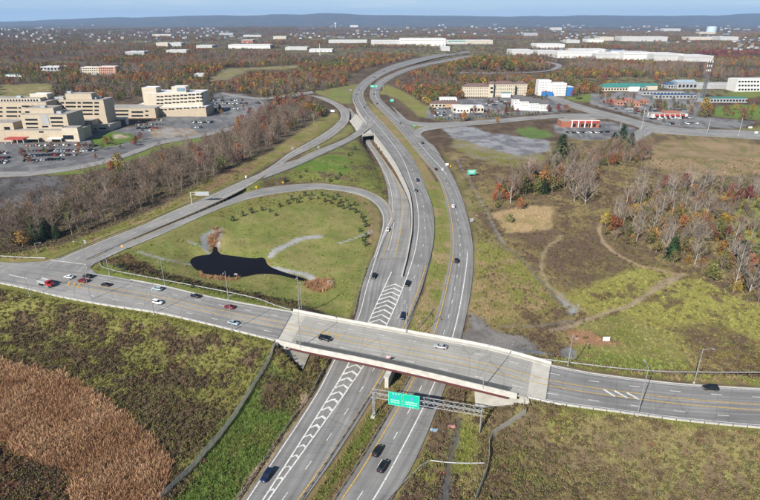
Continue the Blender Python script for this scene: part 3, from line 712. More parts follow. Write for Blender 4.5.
def cover(X, Y, z_only=False):
    n = X.shape[0]
    A = np.empty((n, 3)); B = np.empty((n, 3)); sh = np.full(n, .5); br = np.zeros(n); rd = np.zeros(n); gr = np.zeros(n)
    r = np.hypot(X, Y)
    A[:] = (.125, .092, .062); B[:] = (.085, .06, .042)
    farm = (fbm(X / 700, Y / 500, 31, 3) > .60) & (r > 900)
    A[farm] = (.17, .16, .075)
    jx = (fbm(X / 7, Y / 7, 11, 3) - .5) * 6; jy = (fbm(X / 7, Y / 7, 12, 3) - .5) * 6
    for (nm, P, a, b, s, kb, kr, kg, soft) in AREAS:
        k = min(1.0, soft / 2.0)
        sd = poly_sd(X + jx * k, Y + jy * k, P, 8)
        m = np.clip(.5 - sd / (2 * soft), 0, 1)
        q = m > 0
        mm = m[q][:, None]
        A[q] = A[q] * (1 - mm) + np.array(a) * mm; B[q] = B[q] * (1 - mm) + np.array(b) * mm
        m1 = m[q]
        for arr, v in ((sh, s), (br, kb), (rd, kr), (gr, kg)): arr[q] = arr[q] * (1 - m1) + v * m1
    for (P, wd, c) in PATHS:
        dd = path_d(X + jx * .32, Y + jy * .32, P, wd + 3)
        m = np.clip((wd / 2 + .4 - dd) / .8, 0, 1) * (.85 + .15 * smooth(fbm(X / 5, Y / 5, 93, 2), .3, .6)); q = m > 0; mm = m[q][:, None]
        A[q] = A[q] * (1 - mm) + np.array(c) * mm; B[q] = B[q] * (1 - mm) + np.array(c) * .85 * mm
        for arr in (br, rd, gr): arr[q] *= 1 - m[q]
    return A, B, sh, br, rd, gr
def mottle(X, Y):
    return np.clip(.5 + 2.6 * (0.62 * fbm(X / 9, Y / 9, 21, 4) + .38 * fbm(X / 2.6, Y / 2.6, 22, 2) - .5), 0, 1)

def road_clear(X, Y):
    out = np.full(X.shape, 1e6)
    for (C, hw, margin, keep) in ROADS:
        lo = C[:, :2].min(0) - 60; hi = C[:, :2].max(0) + 60
        s = np.where((X > lo[0]) & (X < hi[0]) & (Y > lo[1]) & (Y < hi[1]))[0]
        for i in range(len(C) - 1):
            a = C[i, :2]; e = C[i + 1, :2] - a; w_ = hw[i] + 12
            q = s[(abs(X[s] - a[0]) < w_) & (abs(Y[s] - a[1]) < w_)]
            if not len(q): continue
            t = np.clip(((X[q] - a[0]) * e[0] + (Y[q] - a[1]) * e[1]) / max(e @ e, 1e-9), 0, 1)
            out[q] = np.minimum(out[q], np.hypot(X[q] - a[0] - t * e[0], Y[q] - a[1] - t * e[1]) - (hw[i] * (1 - t) + hw[i + 1] * t))
    return out
# --- polar sheet: fine near the viewpoint's ground, coarser towards the hills
rr = [24.0]
while rr[-1] < 27000: rr.append(rr[-1] * (1.0075 if rr[-1] < 560 else 1.02))
rr = np.array(rr); th = np.radians(np.linspace(-64, 64, 470))
GX = rr[:, None] * np.sin(th)[None, :]; GY = rr[:, None] * np.cos(th)[None, :]
gx = GX.ravel(); gy = GY.ravel()
def ground_z(X, Y, rough=True):
    zb = base(X, Y)
    rr_ = np.hypot(X, Y); near = rr_ < 1500
    z = zb.copy(); x = X[near]; y = Y[near]
    num = zb[near] * (1 / 14.0 ** 2); den = np.full(x.shape, 1 / 14.0 ** 2); lowest = np.full(x.shape, 1e9); dclose = np.full(x.shape, 1e9)
    for (C, hw, margin, keep) in ROADS:
        lo = C[:, :2].min(0) - 60; hi = C[:, :2].max(0) + 60
        s = np.where((x > lo[0]) & (x < hi[0]) & (y > lo[1]) & (y < hi[1]))[0]
        if not len(s): continue
        xs = x[s]; ys = y[s]; best = np.full(xs.shape, 1e9); zr = np.zeros(xs.shape)
        for i in range(len(C) - 1):
            if not (keep[i] and keep[i + 1]): continue
            a = C[i]; b = C[i + 1]; e = b[:2] - a[:2]; l2 = max(e @ e, 1e-9)
            w_ = hw[i] + 62
            q = np.where((abs(xs - (a[0] + b[0]) / 2) < w_) & (abs(ys - (a[1] + b[1]) / 2) < w_))[0]
            if not len(q): continue
            t = np.clip(((xs[q] - a[0]) * e[0] + (ys[q] - a[1]) * e[1]) / l2, 0, 1)
            dd = np.hypot(xs[q] - a[0] - t * e[0], ys[q] - a[1] - t * e[1]) - (hw[i] * (1 - t) + hw[i + 1] * t)
            u = dd < best[q]; qi = q[u]
            best[qi] = dd[u]; zr[qi] = (a[2] * (1 - t) + b[2] * t)[u]
        ok = best < 45
        dd = np.maximum(best[ok], 0.25); si = s[ok]
        wgt = (1 - dd / 45) ** 2 / dd ** 2
        num[si] += wgt * zr[ok]; den[si] += wgt
        ins = best[ok] < margin
        lowest[si[ins]] = np.minimum(lowest[si[ins]], zr[ok][ins])
        dclose[si] = np.minimum(dclose[si], np.maximum(best[ok], 0))
    zz = num / den
    if rough:
        am = smooth(dclose, 2, 9)
        zz = zz + (fbm(x / 6, y / 6, 41, 3) - .5) * .7 * am + (fbm(x / 30, y / 30, 42, 2) - .5) * 1.2 * am
    for (tp, tz, bp_, bz) in SLOPES:
        T0 = np.array(at(*tp, tz)); B0 = np.array(at(*bp_, bz)); u = (B0 - T0)[:2]; v = SIDE[:2]; M = np.array([u, v]).T
        st = np.linalg.solve(M, np.stack([x - T0[0], y - T0[1]]))
        q = (st[0] > -.12) & (st[0] < 1.22) & (st[1] > -.10) & (st[1] < 1.02)
        zz[q] = np.minimum(zz[q], tz + (bz - tz) * np.clip(st[0][q], 0, 1) - .5)
    sd = poly_sd(x, y, POND, 12)
    zz = zz * smooth(sd, -1, 10) + (0.05 + .10 * np.clip(sd, -3, 10)) * (1 - smooth(sd, -1, 10))
    zz = np.where(lowest < 1e8, np.minimum(zz, lowest - .32), np.minimum(zz, 1e9))
    z[near] = zz
    return z
ROADS[:] = [q for q in ROADS]
gz = ground_z(gx, gy)
A_, B_, sh_, br_, rd_, gr_ = cover(gx, gy)
nr, nth = GX.shape
idx = np.arange(nr * nth).reshape(nr, nth)
quads = np.stack([idx[:-1, :-1], idx[1:, :-1], idx[1:, 1:], idx[:-1, 1:]], -1).reshape(-1, 4)
me = bpy.data.meshes.new("ground")
me.vertices.add(nr * nth); me.vertices.foreach_set("co", np.stack([gx, gy, gz], 1).astype(np.float32).ravel())
me.loops.add(quads.size); me.loops.foreach_set("vertex_index", quads[:, ::-1].ravel().astype(np.int32))
me.polygons.add(len(quads)); me.polygons.foreach_set("loop_start", np.arange(0, quads.size, 4, dtype=np.int32))
me.polygons.foreach_set("loop_total", np.full(len(quads), 4, np.int32))
me.polygons.foreach_set("use_smooth", np.ones(len(quads), bool))
me.update(calc_edges=True)
if me.polygons[0].normal.z < 0: me.flip_normals()
for nm, arr in (("cover_a", A_), ("cover_b", B_)):
    at_ = me.attributes.new(nm, 'FLOAT_COLOR', 'POINT')
    at_.data.foreach_set("color", np.c_[arr, np.ones(len(arr))].astype(np.float32).ravel())
for nm, arr in (("share", sh_), ("mottle", mottle(gx, gy))):
    at_ = me.attributes.new(nm, 'FLOAT', 'POINT'); at_.data.foreach_set("value", arr.astype(np.float32))
gm = bpy.data.materials.new("ground_cover"); gm.use_nodes = True
n = gm.node_tree; b = n.nodes["Principled BSDF"]; b.inputs["Roughness"].default_value = .95; b.inputs["Specular IOR Level"].default_value = .1
def attr(nm):
    q = n.nodes.new("ShaderNodeAttribute"); q.attribute_name = nm; return q
def math_(op, a, c, clamp=False):
    q = n.nodes.new("ShaderNodeMath"); q.operation = op; q.use_clamp = clamp
    for i, s in enumerate((a, c)):
        if isinstance(s, (int, float)): q.inputs[i].default_value = s
        else: n.links.new(s, q.inputs[i])
    return q.outputs[0]
tc = n.nodes.new("ShaderNodeTexCoord")
def noise_(sc, det=4, ro=.6):
    q = n.nodes.new("ShaderNodeTexNoise"); q.inputs["Scale"].default_value = sc; q.inputs["Detail"].default_value = det; q.inputs["Roughness"].default_value = ro
    n.links.new(tc.outputs["Object"], q.inputs["Vector"]); return q.outputs[0]
f1 = noise_(.45, 5); f2 = noise_(2.4, 4); f3 = noise_(.045, 4)
mo = math_('ADD', math_('MULTIPLY', attr("mottle").outputs["Fac"], .62), math_('MULTIPLY', f1, .38))
df = math_('SUBTRACT', attr("share").outputs["Fac"], mo)
fac = math_('ADD', math_('MULTIPLY', df, 4.0), .5, True)
mx = n.nodes.new("ShaderNodeMix"); mx.data_type = 'RGBA'
n.links.new(fac, mx.inputs["Factor"]); n.links.new(attr("cover_a").outputs["Color"], mx.inputs["A"]); n.links.new(attr("cover_b").outputs["Color"], mx.inputs["B"])
v = math_('MULTIPLY', math_('ADD', math_('MULTIPLY', f2, 1.1), .45), math_('ADD', math_('MULTIPLY', f3, .7), .65))
hs = n.nodes.new("ShaderNodeHueSaturation"); n.links.new(mx.outputs["Result"], hs.inputs["Color"]); n.links.new(v, hs.inputs["Value"])
n.links.new(hs.outputs[0], b.inputs["Base Color"])
bp = n.nodes.new("ShaderNodeBump"); bp.inputs["Strength"].default_value = .6; bp.inputs["Distance"].default_value = .35
n.links.new(math_('ADD', f1, math_('MULTIPLY', f2, .5)), bp.inputs["Height"]); n.links.new(bp.outputs[0], b.inputs["Normal"])
me.materials.append(gm)
link("ground", me, kind='structure')

logr = np.log(rr)
def gh(x, y):
    """height of the finished ground sheet at world x, y (arrays)"""
    x = np.atleast_1d(np.asarray(x, float)); y = np.atleast_1d(np.asarray(y, float))
    fi = np.interp(np.log(np.maximum(np.hypot(x, y), 24.1)), logr, np.arange(nr)); fj = (np.arctan2(x, y) - th[0]) / (th[1] - th[0])
    fi = np.clip(fi, 0, nr - 1.001); fj = np.clip(fj, 0, nth - 1.001)
    i = fi.astype(int); j = fj.astype(int); u = fi - i; v_ = fj - j; G = gz.reshape(nr, nth)
    return (G[i, j] * (1 - v_) + G[i, j + 1] * v_) * (1 - u) + (G[i + 1, j] * (1 - v_) + G[i + 1, j + 1] * v_) * u
def onground(px, py, dz=0.0):
    """line of sight through photo px -> point on the finished ground"""
    z = 5.0
    for _ in range(40):
        p = at(px, py, z); z = .6 * z + .4 * float(gh(p[0], p[1])[0])
    return (p[0], p[1], float(gh(p[0], p[1])[0]) + dz)

# pond water
wm = bpy.data.materials.new("pond_water"); wm.use_nodes = True
b = wm.node_tree.nodes["Principled BSDF"]; b.inputs["Base Color"].default_value = (.0075, .006, .008, 1); b.inputs["Roughness"].default_value = .12
b.inputs["Specular IOR Level"].default_value = .06
n = wm.node_tree; tcw = n.nodes.new("ShaderNodeTexCoord"); nw = n.nodes.new("ShaderNodeTexNoise"); nw.inputs["Scale"].default_value = .8
n.links.new(tcw.outputs["Object"], nw.inputs["Vector"]); bw = n.nodes.new("ShaderNodeBump"); bw.inputs["Strength"].default_value = .05
n.links.new(nw.outputs[0], bw.inputs["Height"]); n.links.new(bw.outputs[0], b.inputs["Normal"])
mb = MB(); wp = spline([at(q[0], q[1], .2) for q in POND_PX + [POND_PX[0]]], 1.0)[:-1]
c0 = wp.mean(0)
mb.v = [tuple(q) for q in wp]; mb.f = [tuple(range(len(wp)))]; mb.m = [0]
me = mb.mesh("pond", wm); 
if me.polygons[0].normal.z < 0: me.flip_normals()
link("pond", me, kind='structure')

# distant ridge
prof_px = [(-700,19),(-300,19),(-60,21.5),(0,21.6),(60,20),(100,18.2),(150,16.8),(200,15.6),(300,15.0),(380,14.8),(420,15.2),(500,16.1),(560,16.6),(600,15.6),(640,15.7),(665,16.6),(700,15.2),(740,14.2),(790,15),(1100,16),(1600,18)]
pxs = np.linspace(-500, 1300, 260); tops = np.interp(pxs, [q[0] for q in prof_px], [q[1] for q in prof_px]) + (fbm(pxs / 55, pxs * 0, 77, 4) - .5) * 4.2 - .3
mb = MB(); rowsH = 9; ridge = []
for i, (x_, y_) in enumerate(zip(pxs, tops)):
    D = 17500.0; ztop = zat(D, y_)
    for k in range(rowsH):
        t = k / (rowsH - 1); Yk = 12500 + 5000 * min(t / .62, 1) + max(0, t - .62) / .38 * 5200
        hgt = math.sin(min(t / .62, 1) * math.pi / 2) ** 1.3 if t <= .62 else math.cos((t - .62) / .38 * math.pi / 2)
        Xk = (x_ - 380) / F * dep(D, ztop) * Yk / D
        mb.v.append((Xk, Yk, max(-20, -10 + (ztop + 10) * hgt * (1 + (.16 * (fbm(np.array([Xk / 1500]), np.array([Yk / 1500]), 55, 3)[0] - .5) if 0 < t < .6 else 0)))))
for i in range(len(pxs) - 1):
    for k in range(rowsH - 1):
        a = i * rowsH + k; mb.f.append((a, a + rowsH, a + rowsH + 1, a + 1)); mb.m.append(0)
hm = mat("far_woods", (.075, .062, .05), .95, .35, .004, detail=6)
mb.obj("hills", hm, None, True, kind='structure')
# ================================================================ STRUCTURES
def under(o, root):
    o.parent = root
    o.matrix_parent_inverse = Matrix.Translation(-root.location)
    return o
def wobj(mb, name, m, root, **kw):
    return under(mb.obj(name, m, None, **kw), root)
def lat(P, t, d): pass
from mathutils import Matrix

# ---- the bridge
bt = line3(BRt, None); bb = line3(BRb, None); nb = max(len(bt), len(bb)); bt = resample(bt, nb); bb = resample(bb, nb)
bc = (bt + bb) / 2
bridge = thing("road_bridge", "long concrete road bridge with white parapets and a maroon girder crossing the motorway", "bridge", tuple(bc[len(bc) // 2] - np.array([0, 0, 7.2])))
dk = road("deck", bt, bb, None, M_DECK, terrain=False); del dk["kind"]; under(dk, bridge)
q1 = Paint()
L3, R3 = bt, bb
for t in (.435, .585): q1.line(L3 * (1 - t) + R3 * t, .34, dz=.03)
o = q1.put("lane_line", M_YELLOW, None); under(o, bridge)
q1 = Paint()
for t in (.22, .80): q1.line(L3 * (1 - t) + R3 * t, .26, dz=.03, dash=(3.2, 12.2))
o = q1.put("lane_dash", M_WHITE, None, "stuff"); under(o, bridge)
for k, px_ in enumerate((321, 327.5, 335)):
    q1 = Paint(); a_ = at(px_, 331 + k * 1.4, 7.2); b_ = at(px_ + 3.4, 335.2 + k * 1.4, 7.2); q1.line(np.array([a_, b_]), .6, dz=.04); under(q1.put("hatch_bar", M_YELLOW, None), bridge)
for nm, mm, i0 in (("approach_slab", M_CONC, 0), ("approach_slab", M_CONC, nb - 1)):
    mb = MB(); s_ = 1 if i0 == 0 else -1; i1 = i0 + s_ * max(2, int(6 / 3)); z_ = np.array([0, 0, .015])
    mb.add([bt[i0] + z_, bb[i0] + z_, bb[i1] + z_, bt[i1] + z_], [(0, 1, 2, 3)]); wobj(mb, nm, mm, bridge)
for i0 in (0, nb - 1):
    mb = MB(); mb.sweep(np.array([bt[i0], bb[i0]]), [(-.2, .03), (.2, .03)], closed=False); wobj(mb, "expansion_joint", M_DARKST, bridge)
mb = MB(); mb.sweep(bt, [(-.75, -.9), (-.75, 1.05), (-.40, 1.05), (-.25, .35), (-.2, .02), (-.2, -.9)]); wobj(mb, "parapet", M_CONCL, bridge)
mb = MB(); mb.sweep(bt, [(-.2, -.3), (-.2, .17), (1.15, .17), (1.2, -.3)]); wobj(mb, "sidewalk", M_CONC, bridge)
eS = int(nb * .93)
mb = MB(); mb.sweep(bb[:eS], [(.75, -1.0), (.75, 1.05), (.35, 1.05), (.2, .35), (.15, .02), (.15, -1.0)]); wobj(mb, "parapet", M_CONCL, bridge)
for off in (.35, -5, -11, -17, -21.0):
    src = bb if off > -20 else bt
    o_ = off if off > -20 else .2
    P = offset(src, o_)[2:eS - 1]; mb = MB()
    mb.sweep(P, [(-.26, -2.0), (-.26, -1.94), (-.05, -1.94), (-.05, -.86), (.05, -.86), (.05, -1.94), (.26, -1.94), (.26, -2.0)]); wobj(mb, "girder", M_MAROON, bridge)
fm = bpy.data.materials.new("wire_mesh"); fm.use_nodes = True
n = fm.node_tree; b = n.nodes["Principled BSDF"]; b.inputs["Base Color"].default_value = (.10, .105, .11, 1); b.inputs["Metallic"].default_value = .5; b.inputs["Roughness"].default_value = .5
b.inputs["Alpha"].default_value = .42
fm2 = bpy.data.materials.new("wire_mesh_galvanised"); fm2.use_nodes = True
n = fm2.node_tree; n.nodes.remove(n.nodes["Principled BSDF"])
q1_ = n.nodes.new("ShaderNodeBsdfDiffuse"); q2_ = n.nodes.new("ShaderNodeBsdfTranslucent"); q3_ = n.nodes.new("ShaderNodeBsdfTransparent"); m1_ = n.nodes.new("ShaderNodeMixShader"); m2_ = n.nodes.new("ShaderNodeMixShader")
for q_ in (q1_, q2_): q_.inputs["Color"].default_value = (.55, .53, .46, 1)
m1_.inputs[0].default_value = .5; m2_.inputs[0].default_value = .42
n.links.new(q1_.outputs[0], m1_.inputs[1]); n.links.new(q2_.outputs[0], m1_.inputs[2]); n.links.new(m1_.outputs[0], m2_.inputs[1]); n.links.new(q3_.outputs[0], m2_.inputs[2]); n.links.new(m2_.outputs[0], n.nodes["Material Output"].inputs["Surface"])
i0 = int(nb * .10)
fp = offset(bb[i0:int(nb * .90)], .5)
mb = MB(); mb.sweep(fp, [(-.01, 1.06), (.01, 1.06), (.01, 2.55), (-.01, 2.55)]); o = wobj(mb, "mesh_screen", fm, bridge)
for P in fp[::1]:
    pass
postmb = MB()
for P in fp: postmb.bar((P[0], P[1], P[2] + 1.0), (P[0], P[1], P[2] + 2.6), .045, n=5)
o = wobj(postmb, "screen_post", M_DARKST, bridge); o["kind"] = "stuff"
mb = MB(); mb.sweep(fp, [(-.04, 2.55), (.04, 2.55), (.04, 2.63), (-.04, 2.63)]); wobj(mb, "top_rail", M_DARKST, bridge)
# pier between the carriageways: wall with a cap
pa = np.array(at(386.5, 389, 0.0)); dirn = np.array(at(408, 343, .7)) - pa; dirn[2] = 0; dirn /= np.linalg.norm(dirn)
pw = np.array([pa, pa + dirn * 19]); mb = MB(); mb.sweep(pw, [(-.65, -1), (-.65, 4.75), (.65, 4.75), (.65, -1)]); wobj(mb, "pier_wall", M_CONC, bridge)
mb = MB(); mb.sweep(np.array([pa - dirn * .6, pa + dirn * 19.6]), [(-.9, 4.75), (-.9, 5.18), (.9, 5.18), (.9, 4.75)]); wobj(mb, "pier_cap", M_CONCL, bridge)
# slope paving and wing walls at both ends
side = bt[0] - bb[0]; side[2] = 0
def slope(tpx, tz, bpx, bz, k0=0.0, k1=1.0):
    T0 = np.array(at(*tpx, tz)); B0 = np.array(at(*bpx, bz)); mb = MB(); g = 8; h_ = 5
    for i in range(h_ + 1):
        for j in range(g + 1):
            P = (T0 * (1 - i / h_) + B0 * (i / h_)) + side * (k0 + (k1 - k0) * j / g); mb.v.append(tuple(P))
    for i in range(h_):
        for j in range(g):
            a = i * (g + 1) + j; mb.f.append((a, a + 1, a + g + 2, a + g + 1)); mb.m.append(0)
    # closed underside so that the sheet has thickness
    n0 = len(mb.v); mb.v += [(x, y, z - .5) for x, y, z in mb.v[:n0]]
    mb.f += [tuple(n0 + i for i in f[::-1]) for f in mb.f[:]]; mb.m += [0] * (len(mb.f) - len(mb.m))
    for f in [(j, j + 1) for j in range(h_ * (g + 1), h_ * (g + 1) + g)]: mb.f.append((f[0], f[1], n0 + f[1], n0 + f[0])); mb.m.append(0)
    return mb
sp1 = slope(*SLOPES[0]); wobj(sp1, "slope_paving", M_CONC, bridge)
sp2 = slope(*SLOPES[1]); wobj(sp2, "slope_paving", M_CONC, bridge)
for (tp, rot) in (((277.5, 341.5), 0), ((527, 398.2), 0)):
    P = np.array(at(tp[0], tp[1], 7.0)); mb = MB()
    ax = (bb[4] - bb[0]) / np.linalg.norm(bb[4] - bb[0]); pr = side / np.linalg.norm(side)
    dd = ax * .55
    lo = 3.0
    A4 = [P - dd - pr * 1.6, P + dd - pr * 1.6, P + dd + pr * 1.0, P - dd + pr * 1.0]
    mb.add([(v[0], v[1], z) for z in (-.2, 7.15) for v in A4], [(0, 1, 5, 4), (1, 2, 6, 5), (2, 3, 7, 6), (3, 0, 4, 7), (4, 5, 6, 7)])
    wobj(mb, "wing_wall", M_CONCL, bridge)
for i0 in (1, int(nb * .93)):
    P0 = bb[i0] + side * .02; P1 = bb[i0] + side * .98
    mb = MB(); mb.sweep(np.array([P0, P1]), [(-.5, -7.4), (-.5, -.5), (.5, -.5), (.5, -7.4)]); wobj(mb, "abutment", M_CONC, bridge)

# ---- retaining walls beside the underpass ramp
def wall_run(name, label, px_, zbot, ztop, thick, m, side_=1):
    P = line3(px_, Z_HW, 3.0)
    root = thing(name, label, "wall", tuple(P[0]))
    vs = []; mb = MB(); T = tangents(P)
    for p_, t in zip(P, T):
        yy = proj(*p_)[1]; zb = zbot(0, yy) - .6; zt = ztop(0, yy)
        nx, ny = t[1] * thick, -t[0] * thick
        vs += [(p_[0], p_[1], zb), (p_[0], p_[1], zt), (p_[0] + nx, p_[1] + ny, zt), (p_[0] + nx, p_[1] + ny, zb)]
    fs = []
    for i in range(len(P) - 1):
        for j in range(4): a = 4 * i + j; b_ = 4 * i + (j + 1) % 4; fs.append((a, b_, b_ + 4, a + 4))
    fs += [(3, 2, 1, 0), tuple(4 * (len(P) - 1) + j for j in range(4))]
    mb.add(vs, fs); wobj(mb, "wall", m, root)
    mb = MB()
    Q = P.copy(); Q[:, 2] = [ztop(0, proj(*p_)[1]) for p_ in P]
    mb.sweep(offset(Q, thick / 2), [(-.32, 0), (-.32, .18), (.32, .18), (.32, 0)]); wobj(mb, "coping", M_CONCL, root)
    fpst = MB()
    return root
ZA_top = lambda x, y: Z_HW(x, y) + .85
r1 = wall_run("retaining_wall", "pale concrete retaining wall between the underpass ramp and the higher carriageway", [(401.5,277)] + wall_px, Z_B, ZA_top, .5, M_CONCL)
r2 = wall_run("retaining_wall", "pale concrete wall carrying the motorway above the left ramp mouth", [(366.5,124),(360.5,115),(354.5,104.5),(352.5,99)], lambda x, y: 4.2, lambda x, y: Z_HW(x, y) + .9, .5, M_CONCL)
# ---- underpass portal
ptW = np.array(at(362.6, 136.5, 7.3)); ptE = np.array(at(374.6, 135.2, 7.3))
portal = thing("underpass_portal", "white concrete underpass portal over the ramp beside the motorway", "underpass", tuple(ptW - np.array([0, 0, 5])))
mb = MB(); mb.sweep(np.array([ptW, ptE]), [(-.4, 0), (-.4, 2.7), (.4, 2.7), (.4, 0)]); wobj(mb, "fascia", M_CONCL, portal)
back = np.array(at(353, 117, 7.3)) - np.array(at(368.5, 136, 7.3)); back[2] = 0
mb = MB(); mb.add([ptW, ptE, ptE + back * 1.15, ptW + back * .8] + [v + np.array([0, 0, .7]) for v in (ptW, ptE, ptE + back * 1.15, ptW + back * .8)],
       [(3, 2, 1, 0), (4, 5, 6, 7), (0, 1, 5, 4), (1, 2, 6, 5), (2, 3, 7, 6), (3, 0, 4, 7)]); wobj(mb, "roof_slab", M_CONC, portal)
for P in (ptW, ptE):
    mb = MB(); Q = np.array([P, P + back * .85]); mb.sweep(Q, [(-.4, -6.2), (-.4, 0), (.4, 0), (.4, -6.2)]); wobj(mb, "side_wall", M_CONC, portal)
mb = MB(); Q = np.array([ptW, ptW + np.array([-2.5, -9, 0])]); mb.sweep(Q, [(-.35, -6.5), (-.35, .2), (.35, .2), (.35, -6.5)]); wobj(mb, "wing_wall", M_CONCL, portal)

# ---- guard rails
def guardrail(px_, zf, label, m=None, dz=0.0, spacing=3.8, ground_=False, group="guard rails along the carriageways"):
    P = np.array([onground(*q) for q in px_]) if ground_ else (px_ if isinstance(px_, np.ndarray) else line3(px_, zf, spacing))
    if ground_: P = spline(P, spacing); P[:, 2] = gh(P[:, 0], P[:, 1])
    root = thing("guard_rail", label, "guard rail", tuple(P[0]), group=group)
    mb = MB(); mb.sweep(P, [(-.07, .48), (.03, .52), (-.03, .62), (.03, .72), (-.07, .80), (-.12, .80), (-.12, .48)]); wobj(mb, "rail_beam", m or M_STEEL, root)
    pm = MB()
    for p_ in P: pm.box(p_[0] - .28, p_[0] - .12, p_[1] - .08, p_[1] + .08, p_[2] - .7, p_[2] + .78)
    o = wobj(pm, "post", M_WOOD, root); o["kind"] = "stuff"
    return root
guardrail([(329.5,358),(310.5,394),(287,427),(262,464),(239,498),(232,508)], Z_HW, "guard rail on the left edge of the lower motorway, below the bridge")
guardrail([(365,268),(362,280),(357,300),(353.7,316)], Z_HW, "short guard rail left of the chevrons just above the bridge")
guardrail([(377.5,386),(370.8,395),(335,450),(302,499),(297,507)], Z_HW, "guard rail along the median beside the yellow line, below the bridge")
guardrail([(399,146),(411,163),(423,184),(431.8,207),(434,228),(432.6,245),(428,264),(420,292),(405,326.6)], Z_HW, "long curved guard rail along the median above the bridge")
guardrail([(409,378),(393,405.8),(351,475),(335,499),(330,507)], Z_HW, "guard rail left of the carriageway that leads under the sign gantry")
guardrail([(418,329),(427,319),(433,310)], Z_HW, "short guard rail in the grass median just above the bridge")
guardrail(offset(bb, 0)[0:0] if False else [(-60,274.5,7.2),(0,284,7.2),(27.4,289.6,7.2),(60,297.6,7.2),(105,305.9,7.2),(160,314.3,7.2),(213,326.2,7.2),(251,335.6,7.2),(275,341.8,7.2)], None, "pale guard rail along the near edge of the crossing road, left of the bridge")
guardrail([(528,398.6,7.2),(546,402.8,7.2),(567,406.2,7.2),(620,413.2,7.2),(683,421.4,7.2),(760,428.6,7.2),(820,433,7.2)], None, "pale guard rail along the near edge of the crossing road, right of the bridge")
guardrail([(99,261.5),(101,267),(113.7,271.5),(136,276),(160,280.5),(190,286),(234,294.5),(259.5,300.5),(278,307.5),(291,311.2)], lambda x, y: 7.0, "curved guard rail on the grass between the crossing road and the pond")
guardrail([(-60,252),(0,257),(31.6,258.8),(46,259.2)], lambda x, y: 7.0, "short guard rail at the left junction below the woods")
guardrail([(535,359.5),(551,361.6),(588,366.3),(620,370),(660,373),(689,373.8),(760,374),(820,374)], lambda x, y: 6.6, "guard rail on the far side of the crossing road, right of the bridge")
guardrail([(389,505),(398,490),(412,477),(424,465),(430,462.3),(448,464.5),(485,465)], None, "bent guard rail in the weeds right of the carriageway near the bottom", ground_=True)
guardrail([(262,179.9),(291.6,168.9),(323,154.6),(352.6,140.6),(362,135)], Z_D2, "guard rail on the edge of the slip ramp above the underpass")
guardrail([(87.4,260.5),(126,242.6),(160,227.9),(206,208.4),(227,198.8)], lambda x, y: 7.2, "dark median rail between the two ramps that meet at the left junction", m=M_DARKST)
guardrail([(56,259.5),(101,240),(147.4,222),(204,197),(244,179),(275,162.5)], Z_D, "dark guard rail on the outer edge of the left ramp", m=M_DARKST)
# ---- chain link fences
def meshfence(px_, label, h=2.3, m=fm2):
    P = np.array([onground(*q) for q in px_]); P = spline(P, 3.0); P[:, 2] = gh(P[:, 0], P[:, 1])
    root = thing("chain_link_fence", label, "fence", tuple(P[0]), group="chain link fences")
    mb = MB(); mb.sweep(P, [(-.012, .05), (.012, .05), (.012, h), (-.012, h)]); wobj(mb, "mesh_panel", m, root)
    mb = MB(); mb.sweep(P, [(-.05, h), (.05, h), (.05, h + .09), (-.05, h + .09)]); wobj(mb, "top_rail", M_STEEL, root)
    pm = MB()
    for p_ in P: pm.bar((p_[0], p_[1], p_[2] - .4), (p_[0], p_[1], p_[2] + h + .1), .05, n=5)
    o = wobj(pm, "post", M_STEEL, root); o["kind"] = "stuff"
meshfence([(276,347),(271.5,357),(265,370),(253.3,388.5),(233.5,420),(206,454),(190,473),(162,500)], "chain link fence running down the slope from the left bridge end")
meshfence([(525.5,415),(508,427),(491,438.5),(488.5,465),(482,485),(475,503)], "chain link fence running down from the right bridge end")

# ================================================================ LAMPS, SIGNS
def lamp(bp, zb, top, label, arm=(0, -1), L=2.2, twin=False, m=None):
    p0 = at(bp[0], bp[1], zb) if zb is not None else onground(*bp)
    h = zat(p0[1], top[1]) - p0[2]
    rz = math.atan2(arm[1], arm[0])
    root = thing("street_lamp", label, "street lamp", p0, rz, "street lamps along the crossing road")
    mb = MB(); mb.bar((0, 0, 0), (0, 0, h), .17, .09, n=8); mb.obj("pole", M_STEEL, root)
    mb = MB(); mb.bar((0, 0, -.2), (0, 0, .35), .32, .28, n=8); mb.obj("base", M_CONC, root)
    for s_ in ((1, -1) if twin else (1,)):
        mb = MB(); mb.bar((0, 0, h - .5), (s_ * L * .5, 0, h + .1), .06, n=6); mb.bar((s_ * L * .5, 0, h + .1), (s_ * L, 0, h + .2), .055, n=6); mb.obj("arm", M_STEEL, root)
        mb = MB(); mb.box(min(s_ * L, s_ * (L + .9)), max(s_ * L, s_ * (L + .9)), -.19, .19, h + .12, h + .3); mb.obj("lamp_head", M_SIGNK, root)
